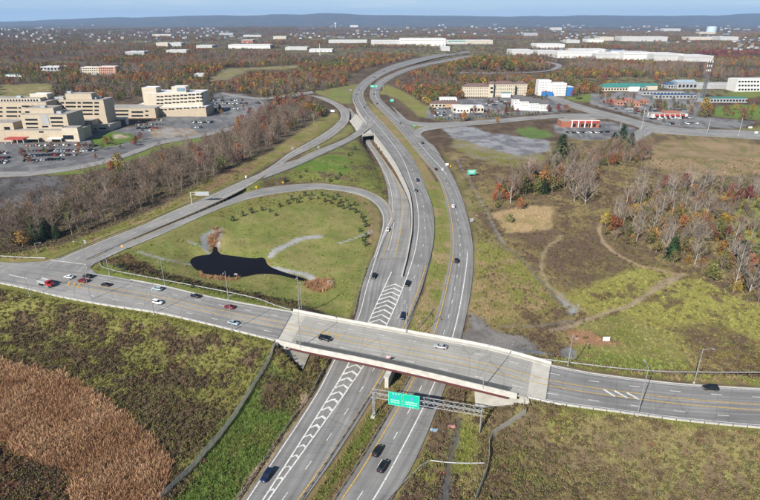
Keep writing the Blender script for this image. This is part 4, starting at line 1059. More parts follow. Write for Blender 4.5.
LAMPS = [
 ((30,296.5),7.0,(27.5,273.7),"thin lamp post on the near kerb, leftmost, beside the red lorry",(0,1)),
 ((91,300),7.0,(88.4,274.7),"lamp post on the near kerb just right of the red lorry",(0,1)),
 ((153.8,313.8),7.0,(151.7,288),"lamp post on the near kerb beside the white car",(0,1)),
 ((232.5,331.5),7.0,(230.4,299.5),"lamp post on the near kerb beside the pale blue car",(0,1)),
 ((300.5,347.8),7.2,(299.5,312.5),"lamp post on the bridge parapet left of the black car",(0,1)),
 ((483,388.3),7.2,(484.6,350),"lamp post on the near bridge parapet above the sign gantry",(.55,.9)),
 ((637.4,415.8),7.0,(641.5,367),"tall lamp post at the near kerb beside the white hatched bars",(0,1)),
 ((406,333.4),7.2,(405.7,303.4),"lamp post on the far bridge parapet above the grass median",(0,-1)),
 ((567.8,366.2),6.8,(570,334.5),"lamp post on the grass right of the far bridge end",(0,-1)),
 ((694,382.8),7.0,(699.5,348.6),"lamp post on the far verge beside the black car at right",(1,-.2)),
 ((86.8,267.5),7.2,(79.5,242),"tall lamp post with a long arm on the left junction corner",(-1,.1)),
 ((109.5,274.9),7.0,(107.8,254.7),"lamp post on the verge just right of the corner island",(0,-1)),
 ((165,286),7.0,(162.6,259.5),"lamp post on the far verge left of the pond",(0,-1)),
 ((228.5,299.7),6.8,(227,271),"lamp post on the far verge in front of the pond",(0,-1)),
 ((299.5,311),5.5,(298,276),"lamp post behind the left end of the far bridge parapet",(0,-1)),
 ((38.5,258.5),7.0,(37,243),"lamp post with a sideways arm at the left junction below the woods",(1,0)),
]
for bp_, zb, tp, lb, arm in LAMPS: lamp(bp_, zb, tp, lb, arm, 2.4 if "long arm" not in lb else 3.2)
mb = MB(); p0 = at(301.8, 309.5, 6.0); h_ = zat(p0[1], 282) - p0[2]
root = thing("utility_pole", "second slimmer pole right beside the lamp post behind the left bridge end", "pole", p0)
mb.bar((0, 0, -1), (0, 0, h_), .15, .1, n=8); mb.obj("pole", M_STEEL, root); mb = MB(); mb.box(-.5, .5, -.06, .06, h_ - .5, h_ - .35); mb.obj("crossarm", M_STEEL, root)

def sign(px_, w_, h_, m, label, clear=1.2, rz=0.0, posts=2, z=None, name="road_sign", shape="rect", pm=None, stripes=0, ball=None):
    p0 = at(px_[0], px_[1], z) if z is not None else onground(*px_)
    root = thing(name, label, "sign", p0, rz)
    mb = MB()
    if shape == "diamond": mb.add([(0, -.04, clear), (w_ / 2, -.04, clear + h_ / 2), (0, -.04, clear + h_), (-w_ / 2, -.04, clear + h_ / 2), (0, .02, clear), (w_ / 2, .02, clear + h_ / 2), (0, .02, clear + h_), (-w_ / 2, .02, clear + h_ / 2)],
                                  [(0, 1, 2, 3), (7, 6, 5, 4), (0, 4, 5, 1), (1, 5, 6, 2), (2, 6, 7, 3), (3, 7, 4, 0)])
    else: mb.box(-w_ / 2, w_ / 2, -.04, .03, clear, clear + h_)
    mb.obj("panel", m, root)
    if shape != "diamond" and w_ > 1.5:
        mb = MB(); e = .07
        for (x0, x1, z0, z1) in ((-w_ / 2 + .05, w_ / 2 - .05, clear + .05, clear + .05 + e), (-w_ / 2 + .05, w_ / 2 - .05, clear + h_ - .05 - e, clear + h_ - .05),
                                 (-w_ / 2 + .05, -w_ / 2 + .05 + e, clear + .05 + e, clear + h_ - .05 - e), (w_ / 2 - .05 - e, w_ / 2 - .05, clear + .05 + e, clear + h_ - .05 - e)): mb.box(x0, x1, -.055, -.04, z0, z1)
        mb.obj("border", pm or M_SIGNW, root)
    for k in range(posts):
        x = 0 if posts == 1 else (-w_ * .3 + k * w_ * .6 / (posts - 1)); mb = MB(); mb.bar((x, .1, -.4), (x, .1, clear + h_ * .9), .07 if w_ < 3 else .11, n=6); mb.obj("post", M_STEEL, root)
    for k in range(stripes):
        zz = clear + h_ * (.78 - .22 * k); ww = w_ * (.34, .38, .30)[k % 3]
        mb = MB(); x = -ww
        rr2 = random.Random(k * 7 + int(w_ * 10))
        while x < ww:
            l = rr2.uniform(.10, .2) * h_; mb.box(x, min(x + l, ww), -.06, -.045, zz - h_ * .06, zz + h_ * .06); x += l + .05 * h_
        mb.obj("lettering", M_SIGNW, root)
    return root
sign((471.5,176.5), 6.6, 3.6, M_GREEN, "large green motorway sign standing in the dry grass right of the carriageway", 1.6, .12, 2, stripes=3)
sign((392,102.5), 5.2, 3.8, M_GREEN, "green motorway sign on the grass bank right of the far carriageway", 1.0, .1, 2, stripes=2)
sign((414,127.2), 3.0, 1.3, M_GREEN, "small green exit sign in the triangular island", 1.0, .2, 2)
sign((447,166.5), 2.6, 1.9, M_SIGNW, "white sign with a small yellow plate beside the carriageway", .8, .2, 2)
sign((450.5,167.2), .9, 1.6, M_SIGNY, "narrow yellow plate beside the white roadside sign", .3, .2, 1)
sign((471.6,223), 2.0, 1.9, M_SIGNK, "grey sign on the shoulder of the right carriageway", 1.0, .2, 2)
sign((122.7,250.5), 1.5, 1.5, M_SIGNY, "yellow diamond sign on the ramp edge near the left junction", 1.6, 0, 1, shape="diamond")
sign((256.4,190), 1.5, 1.8, M_SIGNY, "yellow diamond sign left end of the loop ramp", 1.2, .2, 1, shape="diamond")
sign((283,185), 1.5, 1.7, M_SIGNY, "yellow diamond sign halfway along the loop ramp", 1.2, .2, 1, shape="diamond")
sign((246,179.4), 1.1, 1.7, M_SIGNW, "small white sign above the fork of the left ramps", 1.2, .2, 1)
sign((292.6,150.5), 1.9, 2.4, M_SIGNK, "grey sign back on the outer bank of the left ramp", 1.0, .5, 2)
sign((318.5,149.5), 1.7, 2.2, M_SIGNK, "grey sign back between the two ramps", 1.0, .5, 2)
sign((350.5,91.5), 4.5, 2.4, M_SIGNK, "bluish sign back beside the far motorway", 1.2, .5, 2)
sign((606,341.3), 2.7, 1.9, M_SIGNW, "white panel lying low in the reddish mulch right of the bridge", .1, 0, 2, stripes=0)
sign((86,247), 1.1, 2.0, M_SIGNK, "grey sign back beside the tall corner lamp", 2.0, .3, 1)
sign((587,349.6), .5, .8, M_SIGNK, "thin marker post on the mown grass right of the bridge", 2.2, .3, 1)
sign((750,128.6), 4, 1.8, M_SIGNW, "small white sign on the green triangle at the far right", .4, 0, 2)
sign((756,133.6), 3.4, 1.8, M_SIGNW, "lower white sign on the green triangle at the far right", .3, 0, 2)

# cantilever gantry seen from behind over the left ramp
p0 = at(192, 203.5, 7.2)
gr = thing("cantilever_gantry", "white cantilever gantry with a sign back over the left ramp", "gantry", p0)
mb = MB(); mb.bar((0, 0, -.5), (0, 0, 7.6), .32, .26, n=8); mb.obj("column", M_CONCL, gr)
e_ = np.array(at(209, 203.5, 7.2)) - np.array(p0)
for zz in (5.7, 7.3): mb = MB(); mb.bar((0, 0, zz), (e_[0], e_[1] + 3, zz - .4), .15, n=6); mb.obj("arm", M_CONCL, gr)
mb = MB(); mb.box(2.5, e_[0] + .4, -.1 + 1.0, .1 + 1.0, 5.0, 7.6)
mb.obj("sign_back", M_SIGNK, gr)

# overhead gantry with two green signs on the far motorway
pL = np.array(at(370.5, 90.5, 9)); pR = np.array(at(383.5, 90.5, 9))
gt = thing("sign_gantry", "slim overhead gantry carrying two green signs on the far carriageway", "gantry", tuple(pL))
Lg = np.linalg.norm(pR - pL)
for x in (0, Lg): mb = MB(); mb.bar((x, 0, -.5), (x, 0, 7.6), .3, .25, n=8); mb.obj("column", M_STEEL, gt)
mb = MB(); mb.bar((0, 0, 7.0), (Lg, 0, 7.0), .25, n=6); mb.obj("beam", M_STEEL, gt)
for k, (x0, x1) in enumerate(((-.4, 7.0), (7.7, 11.8))):
    s_ = thing("overhead_sign", ("wider" if k == 0 else "narrower") + " green overhead sign on the far gantry, " + ("left" if k == 0 else "right") + " one", "sign", tuple(pL + np.array([x0, -.5, 5.3])), 0)
    mb = MB(); mb.box(0, x1 - x0, -.06, .06, 0, 3.4); mb.obj("panel", M_GREEN, s_)
    for j in range(2): mb = MB(); mb.box(.9, x1 - x0 - .9 - .5 * j, -.08, -.06, 1.9 - 1.0 * j, 2.3 - 1.0 * j); mb.obj("lettering", M_SIGNW, s_)

# ---- the big sign gantry below the bridge
gl = np.array(at(374, 415, .3)); grt = np.array(at(480, 433, .6))
zt = zat(gl[1], 388); zt2 = zat(grt[1], 411)
dv = grt - gl; dv[2] = 0; Lg = np.linalg.norm(dv); rz = math.atan2(dv[1], dv[0])
ga = thing("sign_gantry", "steel truss sign gantry spanning the right carriageway in front of the bridge", "gantry", tuple(gl), rz)
H_ = (zt + zt2) / 2 - .45; TH = 1.9; TD = 1.7
for x0 in (-.1, Lg - .1):
    for y in (-TD / 2, TD / 2):
        mb = MB(); mb.bar((x0, y, -.6), (x0, y, H_ + .2), .2, .17, n=8); mb.obj("column", M_STEEL, ga)
    for k in range(5):
        za = .5 + k * (H_ - .8) / 5; zb_ = .5 + (k + 1) * (H_ - .8) / 5; s1 = TD / 2 * (1 if k % 2 else -1)
        mb = MB(); mb.bar((x0, s1, za), (x0, -s1, zb_), .07, n=5); mb.obj("brace", M_STEEL, ga)
    mb = MB(); mb.box(x0 - .6, x0 + .6, -1.6, 1.6, -.8, .15); mb.obj("footing", M_CONC, ga)
for y in (-TD / 2, TD / 2):
    for zz in (H_, H_ - TH): mb = MB(); mb.bar((-.8, y, zz), (Lg + .5, y, zz), .13, n=6); mb.obj("chord", M_STEEL, ga)
NB = 22
bm1 = MB(); bm1.bar((0, 0, 0), (Lg / NB, 0, TH), .065, n=5); me1 = bm1.mesh("brace", M_STEEL)
bm2 = MB(); bm2.bar((0, 0, TH), (Lg / NB, 0, 0), .065, n=5); me2 = bm2.mesh("brace", M_STEEL)
bm3 = MB(); bm3.bar((0, -TD / 2, 0), (Lg / NB, TD / 2, 0), .055, n=5); me3 = bm3.mesh("brace", M_STEEL)
bm4 = MB(); bm4.bar((0, TD / 2, 0), (Lg / NB, -TD / 2, 0), .055, n=5); me4 = bm4.mesh("brace", M_STEEL)
for k in range(NB):
    for y in (-TD / 2, TD / 2):
        o = link("brace", me1 if k % 2 else me2, ga); o.location = (k * Lg / NB, y, H_ - TH)
    for zz in (H_, H_ - TH):
        o = link("brace", me3 if k % 2 else me4, ga); o.location = (k * Lg / NB, 0, zz)
    mbv = MB()
SIGNROW = []
def oversign(pxl, pxr, ytop, ybot, label, shield_x, rows):
    # panels hang on the camera side of the truss
    t0 = None
    def tx(px):                               # distance along the truss for a photo column
        best = min(np.linspace(0, Lg, 800), key=lambda s: abs(proj(*(gl + dv / Lg * s + np.array([dv[1], -dv[0], 0]) / Lg * 1.1 + np.array([0, 0, H_ - 1])))[0] - px)); return best
    a_, b_ = tx(pxl), tx(pxr)
    off = np.array([dv[1], -dv[0], 0]) / Lg * (TD / 2 + .35)
    org = gl + dv / Lg * a_ + off
    zc = zat(org[1], ybot); zc1 = zat(org[1], ytop); hh = zc1 - zc; ww = b_ - a_
    if SIGNROW: zc, hh = SIGNROW[0]
    SIGNROW.append((zc, hh))
    s_ = thing("overhead_sign", label, "sign", (org[0], org[1], zc), rz)
    mb = MB(); mb.box(0, ww, -.07, .07, 0, hh); mb.obj("panel", M_GREEN, s_)
    mb = MB()
    e = .09
    for (x0, x1, z0, z1) in ((.08, ww - .08, .08, .08 + e), (.08, ww - .08, hh - .08 - e, hh - .08), (.08, .08 + e, .08 + e, hh - .08 - e), (ww - .08 - e, ww - .08, .08 + e, hh - .08 - e)): mb.box(x0, x1, -.09, -.07, z0, z1)
    mb.obj("border", mat("sign_green_pale", (.25, .55, .45), .5, .05, 1), s_)
    sx = ww * shield_x; sw = .42
    mb = MB(); pts = [(sx - sw, hh * .66), (sx - sw * .7, hh * .58), (sx, hh * .50), (sx + sw * .7, hh * .58), (sx + sw, hh * .66), (sx + sw * .9, hh * .80), (sx - sw * .9, hh * .80)]
    mb.add([(x, -.10, z) for x, z in pts] + [(x, -.07, z) for x, z in pts], [tuple(range(7))] + [(i, (i + 1) % 7, 7 + (i + 1) % 7, 7 + i) for i in range(7)]); mb.obj("route_shield", mat("shield_blue", (.12, .22, .55), .5, .05, 1), s_)
    r_ = random.Random(int(pxl))
    for k, (zf, wf) in enumerate(rows):
        mb = MB(); x = ww * (.5 - wf / 2); x1 = ww * (.5 + wf / 2)
        while x < x1:
            l = r_.uniform(.10, .16); kind = r_.random(); z0 = hh * zf; z1 = z0 + (.46 if kind > .6 else .34)
            mb.box(x, x + .07, -.10, -.075, z0, z1)
            if kind > .35: mb.box(x + .07, x + l + .08, -.10, -.075, z0, z0 + .08)
            if kind < .75: mb.box(x + .07, x + l + .08, -.10, -.075, z1 - .1, z1 - .02)
            x += l + .19
        mb.obj("lettering", M_SIGNW, s_)
    for k in range(3 if shield_x < .5 else 2):
        mb = MB(); x = ww * (.35 + .2 * k) if shield_x < .5 else ww * (.45 + .18 * k); zz = hh * (.88 if shield_x < .5 else .07)
        mb.box(x - .17, x + .17, -.10, -.075, zz - .1, zz + .1); mb.obj("lane_arrow", M_SIGNW, s_)
    # exit tab or plate
    for x in (ww * .2, ww * .8): mb = MB(); mb.bar((x, .1, hh * .2), (x, .5, hh * .2), .05, n=5); mb.bar((x, .1, hh * .8), (x, .5, hh * .8), .05, n=5); mb.obj("bracket", M_STEEL, s_)
    return s_
oversign(388.3, 402.2, 391.2, 404.2, "left green overhead sign on the truss gantry before the bridge", .45, ((.36, .62), (.20, .60)))
oversign(402.7, 419.6, 395.0, 408.2, "right green overhead sign on the truss gantry before the bridge", .55, ((.37, .70), (.21, .72)))
# small loose things near the bridge
p0 = at(388, 362.3, 7.2)
fl = thing("flag", "small faded red and white flag on the bridge parapet screen", "flag", p0)
mb = MB(); mb.bar((-.75, .2, 0), (-.75, .2, 2.6), .035, n=5); mb.obj("staff", M_STEEL, fl)
for k in range(6):
    mb = MB(); xs_ = np.linspace(-.7, .8, 7)
    for i in range(6): 
        y0 = .2 + .08 * math.sin(i * 1.4); y1 = .2 + .08 * math.sin((i + 1) * 1.4); z0 = 1.3 + .18 * k
        mb.add([(xs_[i], y0, z0), (xs_[i + 1], y1, z0), (xs_[i + 1], y1, z0 + .175), (xs_[i], y0, z0 + .175)], [(0, 1, 2, 3)])
    mb.obj("stripe", mat("flag_red", (.5, .06, .08), .7, .1, 2) if k % 2 == 0 else M_SIGNW, fl)
for (px_, c, lb, nm) in (((451.5,427), (.5, .24, .24), "pink plastic sheet lying in the ditch right of the carriageway", "plastic_sheet"), ((434.3,430.5), (.25, .36, .45), "pale blue plastic sheet lying in the weeds beside the shoulder", "plastic_sheet"), ((443,473), (.4, .1, .07), "small red scrap lying in the dark ditch", "plastic_scrap")):
    p0 = onground(*px_, .12); mb = MB(); s_ = 1.1 if "scrap" not in nm else .45; g_ = 5; r_ = random.Random(3)
    for i in range(g_):
        for j in range(g_): mb.v.append(((i - 2) * s_ * .5 + r_.uniform(-.15, .15), (j - 2) * s_ * .32 + r_.uniform(-.1, .1) - .1 * i, r_.uniform(0, .35)))
    for i in range(g_ - 1):
        for j in range(g_ - 1): a = i * g_ + j; mb.f.append((a, a + g_, a + g_ + 1, a + 1)); mb.m.append(0)
    o = mb.obj(nm, mat("plastic_" + nm + str(int(px_[0])), c, .5, .2, 2), None, label=lb, cat="litter"); o.location = p0
# ================================================================ VEHICLES
PAINTS = {"black": (.012, .013, .016), "white": (.78, .78, .77), "silver": (.45, .46, .48), "grey": (.16, .165, .17), "dark_red": (.16, .012, .016), "red": (.45, .02, .02),
          "blue": (.012, .026, .075), "pale_blue": (.42, .52, .58), "dark_green": (.03, .06, .045), "tan": (.35, .29, .21)}
def paint(c):
    return mat("car_paint_" + c, PAINTS[c], .28, .04, .5, metal=.25 if c in ("silver", "grey", "blue", "pale_blue") else 0.0, spec=.5)
# stations along the car: x, bottom, shoulder height, half width ; cabin: x0 base, x0 roof, x1 roof, x1 base, roof height, roof half width
SHAPES = {
 "sedan": dict(L=4.7, st=[(-2.35, .45, .72, .72), (-2.2, .28, .92, .86), (-1.2, .25, .98, .92), (0, .25, .95, .92), (1.1, .25, .90, .92), (2.0, .26, .78, .86), (2.33, .42, .62, .70)], cab=(-1.75, -.95, .35, 1.15, 1.45, .62), wb=(-1.4, 1.4)),
 "suv": dict(L=4.85, st=[(-2.4, .50, .95, .80), (-2.3, .33, 1.12, .90), (-1.2, .30, 1.14, .95), (0, .30, 1.12, .95), (1.15, .30, 1.08, .95), (2.1, .32, .98, .88), (2.4, .48, .78, .76)], cab=(-2.25, -1.95, .35, 1.15, 1.74, .72), wb=(-1.42, 1.45)),
 "pickup": dict(L=5.6, st=[(-2.8, .50, 1.05, .92), (-2.7, .42, 1.10, .95), (-1.0, .36, 1.10, .97), (.2, .36, 1.10, .97), (1.4, .36, 1.10, .97), (2.5, .38, 1.02, .92), (2.8, .52, .82, .80)], cab=(-.75, -.55, .75, 1.45, 1.82, .72), wb=(-1.75, 1.75)),
}
CARMESH = {}
def car_meshes(kind):
    if kind in CARMESH: return CARMESH[kind]
    S = SHAPES[kind]; d = {}
    mb = MB(); k = 8; vs = []
    for (x, zb, zs, hw) in S["st"]:
        vs += [(x, -hw * .9, zb), (x, -hw, (zb * .6 + zs * .4)), (x, -hw * .985, zs - .12), (x, -hw * .84, zs), (x, hw * .84, zs), (x, hw * .985, zs - .12), (x, hw, (zb * .6 + zs * .4)), (x, hw * .9, zb)]
    fs = []
    for i in range(len(S["st"]) - 1):
        for j in range(k): a = i * k + j; b_ = i * k + (j + 1) % k; fs.append((a, a + k, b_ + k, b_))
    fs += [tuple(range(k)), tuple((len(S["st"]) - 1) * k + j for j in range(k - 1, -1, -1))]
    mb.add(vs, fs); d["body"] = mb.mesh("body", paint("black"), True)
    x0, xr0, xr1, x1, zr, rw = S["cab"]; zs = S["st"][3][2] - .04; bw = S["st"][3][3] * .86
    mb = MB(); mb.add([(x0, -bw, zs), (x1, -bw, zs), (x1, bw, zs), (x0, bw, zs), (xr0, -rw, zr - .05), (xr1, -rw, zr - .05), (xr1, rw, zr - .05), (xr0, rw, zr - .05)],
                      [(0, 1, 5, 4), (1, 2, 6, 5), (2, 3, 7, 6), (3, 0, 4, 7), (4, 5, 6, 7)]); d["windows"] = mb.mesh("windows", M_GLASS)
    mb = MB(); e = .04; mb.add([(xr0 - .05, -rw - e, zr - .06), (xr1 + .05, -rw - e, zr - .06), (xr1 + .05, rw + e, zr - .06), (xr0 - .05, rw + e, zr - .06), (xr0 + .1, -rw + .1, zr + .02), (xr1 - .1, -rw + .1, zr + .02), (xr1 - .1, rw - .1, zr + .02), (xr0 + .1, rw - .1, zr + .02)],
                      [(0, 1, 5, 4), (1, 2, 6, 5), (2, 3, 7, 6), (3, 0, 4, 7), (4, 5, 6, 7)])
    for s_ in (-1, 1):                         # pillars
        for (xa, xb) in ((x0, xr0), (x1, xr1), ((x0 + x1) / 2 - .1, (xr0 + xr1) / 2 - .1)): mb.bar((xa, s_ * (bw + .01), zs), (xb, s_ * (rw + .01), zr - .05), .045, n=4)
    d["roof"] = mb.mesh("roof", paint("black"))
    mb = MB(); mb.bar((0, -.11, 0), (0, .11, 0), .34, n=12); d["wheel"] = mb.mesh("wheel", M_TYRE)
    mb = MB(); mb.bar((0, -.12, 0), (0, .12, 0), .19, n=8); d["rim"] = mb.mesh("rim", M_HUB)
    mb = MB(); mb.box(-.05, .05, -.18, .18, -.08, .08); d["headlight"] = mb.mesh("headlight", M_LAMPW); d["taillight"] = mb.mesh("taillight", M_LAMPR); d["taillight"].materials[0] = M_LAMPR
    if kind == "pickup":
        mb = MB(); mb.box(-2.6, -.9, -.78, .78, 1.02, 1.115); d["bed"] = mb.mesh("bed", M_DARKST)
    CARMESH[kind] = d; return d
def car(pos, rz, kind, colour, label, group="vehicles on the roads", name="car"):
    d = car_meshes(kind); S = SHAPES[kind]
    root = thing(name, label, {"sedan": "car", "suv": "car", "pickup": "pickup truck"}[kind], pos, rz, group)
    for nm in ("body", "roof"):
        o = link(nm, d[nm], root); o.material_slots[0].link = 'OBJECT'; o.material_slots[0].material = paint(colour)
    link("windows", d["windows"], root)
    if "bed" in d: link("bed", d["bed"], root)
    for x in S["wb"]:
        for s_ in (-1, 1):
            wv = link("wheel", d["wheel"], root); wv.location = (x, s_ * S["st"][3][3] * .93, .34); link("rim", d["rim"], wv)
    for s_ in (-1, 1):
        o = link("headlight", d["headlight"], root); o.location = (S["st"][-1][0] - .05, s_ * .52, S["st"][-1][2] - .02)
        o = link("taillight", d["taillight"], root); o.location = (S["st"][0][0] + .03, s_ * .56, S["st"][0][2] + .02)
    return root
def pxcar(px_, to, zf, kind, colour, label):
    z = zf if isinstance(zf, (int, float)) else zf(*px_)
    a_ = at(px_[0], px_[1], z); b_ = at(to[0], to[1], z if isinstance(zf, (int, float)) else zf(*to))
    o = car((a_[0], a_[1], z + .03), math.atan2(b_[1] - a_[1], b_[0] - a_[0]), kind, colour, label)
    return o
CARS = [
 ((69,278),(59,276.3),7.2,"sedan","white","white car waiting first at the left junction"),
 ((88,277.5),(78,275.7),7.2,"suv","black","black car waiting beside the dark red car at the left junction"),
 ((83,282),(73,280.2),7.2,"suv","dark_red","dark red car waiting beside the yellow hatch bars at the left junction"),
 ((106,285.6),(96,283.8),7.2,"sedan","black","black car approaching the queue at the left junction"),
 ((157.5,290),(147,288),7.2,"suv","pale_blue","pale blue car on the far lane of the crossing road, above the white car"),
 ((157.6,303.6),(168,305.8),7.2,"suv","white","white car on the near lane of the crossing road, below the pale blue car"),
 ((195.5,297),(185,295),7.2,"sedan","black","black car on the crossing road in front of the pond"),
 ((229.5,308),(219,306),7.2,"sedan","dark_red","dark red car on the crossing road beside a lamp post"),
 ((233.5,324),(244,326.5),7.2,"sedan","pale_blue","pale blue car on the near lane below the dark red car"),
 ((325,340),(336,342.5),7.2,"suv","black","black car on the left half of the bridge"),
 ((440.5,347.8),(429,345.6),7.2,"sedan","silver","silver car on the far side of the bridge"),
 ((710,389.5),(699,388.6),7.2,"suv","black","black car on the crossing road at the far right"),
 ((267,477.5),(262,484.5),Z_HW,"suv","blue","dark blue car alone on the lower left lane below the bridge"),
 ((377.5,452.5),(381.5,446),Z_HW,"suv","black","black car on the right carriageway, upper one of the two below the gantry"),
 ((383,468),(387,461.5),Z_HW,"suv","black","black car on the right carriageway, lower one of the two below the gantry"),
 ((374,277.5),(371.5,284),Z_B,"suv","black","black car on the ramp left of the chevrons"),
 ((387.6,230.5),(385.5,237.5),Z_B,"pickup","white","white pickup where the loop ramp joins"),
 ((402.7,317.5),(401.5,322),Z_HW,"suv","blue","dark blue car beside the chevrons just above the bridge"),
 ((407.2,285),(405.5,290),Z_HW,"suv","black","black car at the head of the chevrons"),
 ((415.6,191.5),(416.5,196),Z_HW,"suv","grey","dark grey car on the carriageway beside the retaining wall, lower of two"),
 ((417.5,181),(419,186),Z_HW,"suv","blue","dark blue car on the carriageway beside the retaining wall, upper of two"),
 ((453,207),(451.5,202),Z_HW,"suv","white","white car on the right carriageway in the middle of the bend"),
 ((456.3,261.5),(456.8,256),Z_HW,"suv","black","black car on the right carriageway above the bridge"),
 ((436,169.7),(433.5,166),Z_HW,"sedan","black","black car on the right carriageway beside a white one"),
 ((442.4,170.2),(440,166.5),Z_HW,"suv","white","white car on the shoulder lane beside a black one"),
 ((422.6,143.4),(419.5,139.5),Z_HW,"sedan","black","black car on the right carriageway by the exit island"),
 ((400.3,123.6),(397,120),Z_HW,"sedan","grey","dark grey car on the right carriageway before the exit"),
 ((377,104),(375,101),Z_HW,"sedan","black","black car on the far right carriageway just past the overhead signs"),
 ((374,94.5),(373.6,91),Z_HW,"suv","black","black car passing under the far overhead signs"),
 ((364.3,107.8),(366,110.5),Z_HW,"suv","black","black car on the far left carriageway, lower one of a pair"),
 ((366.2,105.6),(367.8,108),Z_HW,"sedan","grey","grey car on the far left carriageway, upper one of a pair"),
 ((357,94.8),(357.2,98),Z_HW,"suv","black","black car on the far left carriageway beside the bluish sign back"),
 ((359,90),(358,93),Z_HW,"sedan","grey","grey car on the far left carriageway in the bend"),
 ((374.5,77.5),(371.5,79.5),Z_HW,"suv","black","black car on the far left carriageway above the overhead signs"),
 ((396,65.9),(392,67.3),Z_HW,"suv","white","white car on the farthest stretch of the motorway"),
 ((384,71.6),(380.5,73.5),Z_HW,"suv","black","black car on the farthest stretch of the motorway"),
]
for c in CARS: pxcar(*c)
# red dump lorry
a_ = at(46.5, 285.6, 7.2); b_ = at(57, 288.2, 7.2)
lr = thing("dump_truck", "red dump lorry with a silver load bed at the left junction", "truck", (a_[0], a_[1], 7.23), math.atan2(b_[1] - a_[1], b_[0] - a_[0]), "vehicles on the roads")
RED = mat("lorry_red", (.40, .02, .02), .3, .05, .5)
mb = MB(); mb.box(1.3, 2.6, -1.15, 1.15, .9, 2.75); mb.box(2.6, 4.0, -1.0, 1.0, .85, 1.75); mb.obj("cab", RED, lr)
mb = MB(); mb.box(2.605, 2.66, -.98, .98, 1.85, 2.55); mb.box(1.6, 2.4, -1.17, -1.15, 1.85, 2.5); mb.box(1.6, 2.4, 1.15, 1.17, 1.85, 2.5); mb.obj("windows", M_GLASS, lr)
mb = MB()
mb.add([(-3.9, -1.2, 1.2), (1.0, -1.2, 1.2), (1.0, 1.2, 1.2), (-3.9, 1.2, 1.2), (-4.1, -1.28, 2.7), (1.1, -1.28, 2.7), (1.1, 1.28, 2.7), (-4.1, 1.28, 2.7)], [(0, 1, 5, 4), (1, 2, 6, 5), (2, 3, 7, 6), (3, 0, 4, 7), (3, 2, 1, 0)])
mb.add([(-3.95, -1.2, 2.3), (1.0, -1.2, 2.3), (1.0, 1.2, 2.3), (-3.95, 1.2, 2.3)], [(0, 1, 2, 3)]); mb.obj("load_bed", mat("lorry_silver", (.55, .56, .57), .4, .1, 1, metal=.5), lr)
mb = MB(); mb.box(-3.8, 3.8, -.45, .45, .7, .95); mb.obj("chassis", M_DARKST, lr)
for x in (-2.9, -1.7, 3.1):
    for s_ in (-1, 1):
        mb = MB(); mb.bar((x, s_ * .8, .5), (x, s_ * 1.15, .5), .5, n=12); mb.obj("wheel", M_TYRE, lr)
for s_ in (-1, 1): mb = MB(); mb.box(4.0, 4.06, s_ * .75 - .15, s_ * .75 + .15, 1.1, 1.35); mb.obj("headlight", M_LAMPW, lr)
# white box trailer beside the far ramp
p0 = onground(332, 112.6)
tr = thing("box_trailer", "white box trailer parked in the brush beside the far ramp", "trailer", p0, -.1)
mb = MB(); mb.box(-3.2, 3.2, -1.2, 1.2, 1.0, 3.4); mb.obj("box_body", M_SIGNW, tr)
for x in (-2.0, -1.0):
    for s_ in (-1, 1): mb = MB(); mb.bar((x, s_ * .9, .5), (x, s_ * 1.15, .5), .5, n=10); mb.obj("wheel", M_TYRE, tr)
mb = MB(); mb.box(3.2, 4.6, -.15, .15, .85, 1.0); mb.obj("drawbar", M_DARKST, tr)

# cars parked in the lots (too far to show their parts)
def small_car(kind):
    S = SHAPES[kind]; mb = MB(); st = S["st"]; W_ = st[3][3]
    mb.add([(st[0][0], -W_ * .9, .35), (st[-1][0], -W_ * .9, .35), (st[-1][0], W_ * .9, .35), (st[0][0], W_ * .9, .35), (st[0][0] + .05, -W_, .7), (st[-1][0] - .05, -W_, .7), (st[-1][0] - .05, W_, .7), (st[0][0] + .05, W_, .7),
            (st[0][0] + .2, -W_ * .9, st[3][2]), (st[-1][0] - .4, -W_ * .9, st[3][2] - .1), (st[-1][0] - .4, W_ * .9, st[3][2] - .1), (st[0][0] + .2, W_ * .9, st[3][2])],
           [(0, 1, 5, 4), (1, 2, 6, 5), (2, 3, 7, 6), (3, 0, 4, 7), (4, 5, 9, 8), (5, 6, 10, 9), (6, 7, 11, 10), (7, 4, 8, 11), (8, 9, 10, 11)], 0)
    x0, xr0, xr1, x1, zr, rw = S["cab"]; zs = st[3][2] - .05; bw = W_ * .84
    mb.add([(x0, -bw, zs), (x1, -bw, zs), (x1, bw, zs), (x0, bw, zs), (xr0, -rw, zr), (xr1, -rw, zr), (xr1, rw, zr), (xr0, rw, zr)], [(0, 1, 5, 4), (1, 2, 6, 5), (2, 3, 7, 6), (3, 0, 4, 7)], 1)
    mb.add([(xr0 - .03, -rw - .03, zr + .01), (xr1 + .03, -rw - .03, zr + .01), (xr1 + .03, rw + .03, zr + .01), (xr0 - .03, rw + .03, zr + .01)], [(0, 1, 2, 3)], 0)
    for x in S["wb"]:
        for s_ in (-1, 1): mb.bar((x, s_ * W_ * .8, .33), (x, s_ * W_ * 1.0, .33), .33, n=6, mi=2)
    return mb.mesh("parked_car", [paint("black"), M_GLASS, M_TYRE])
SM = {k: small_car(k) for k in SHAPES}
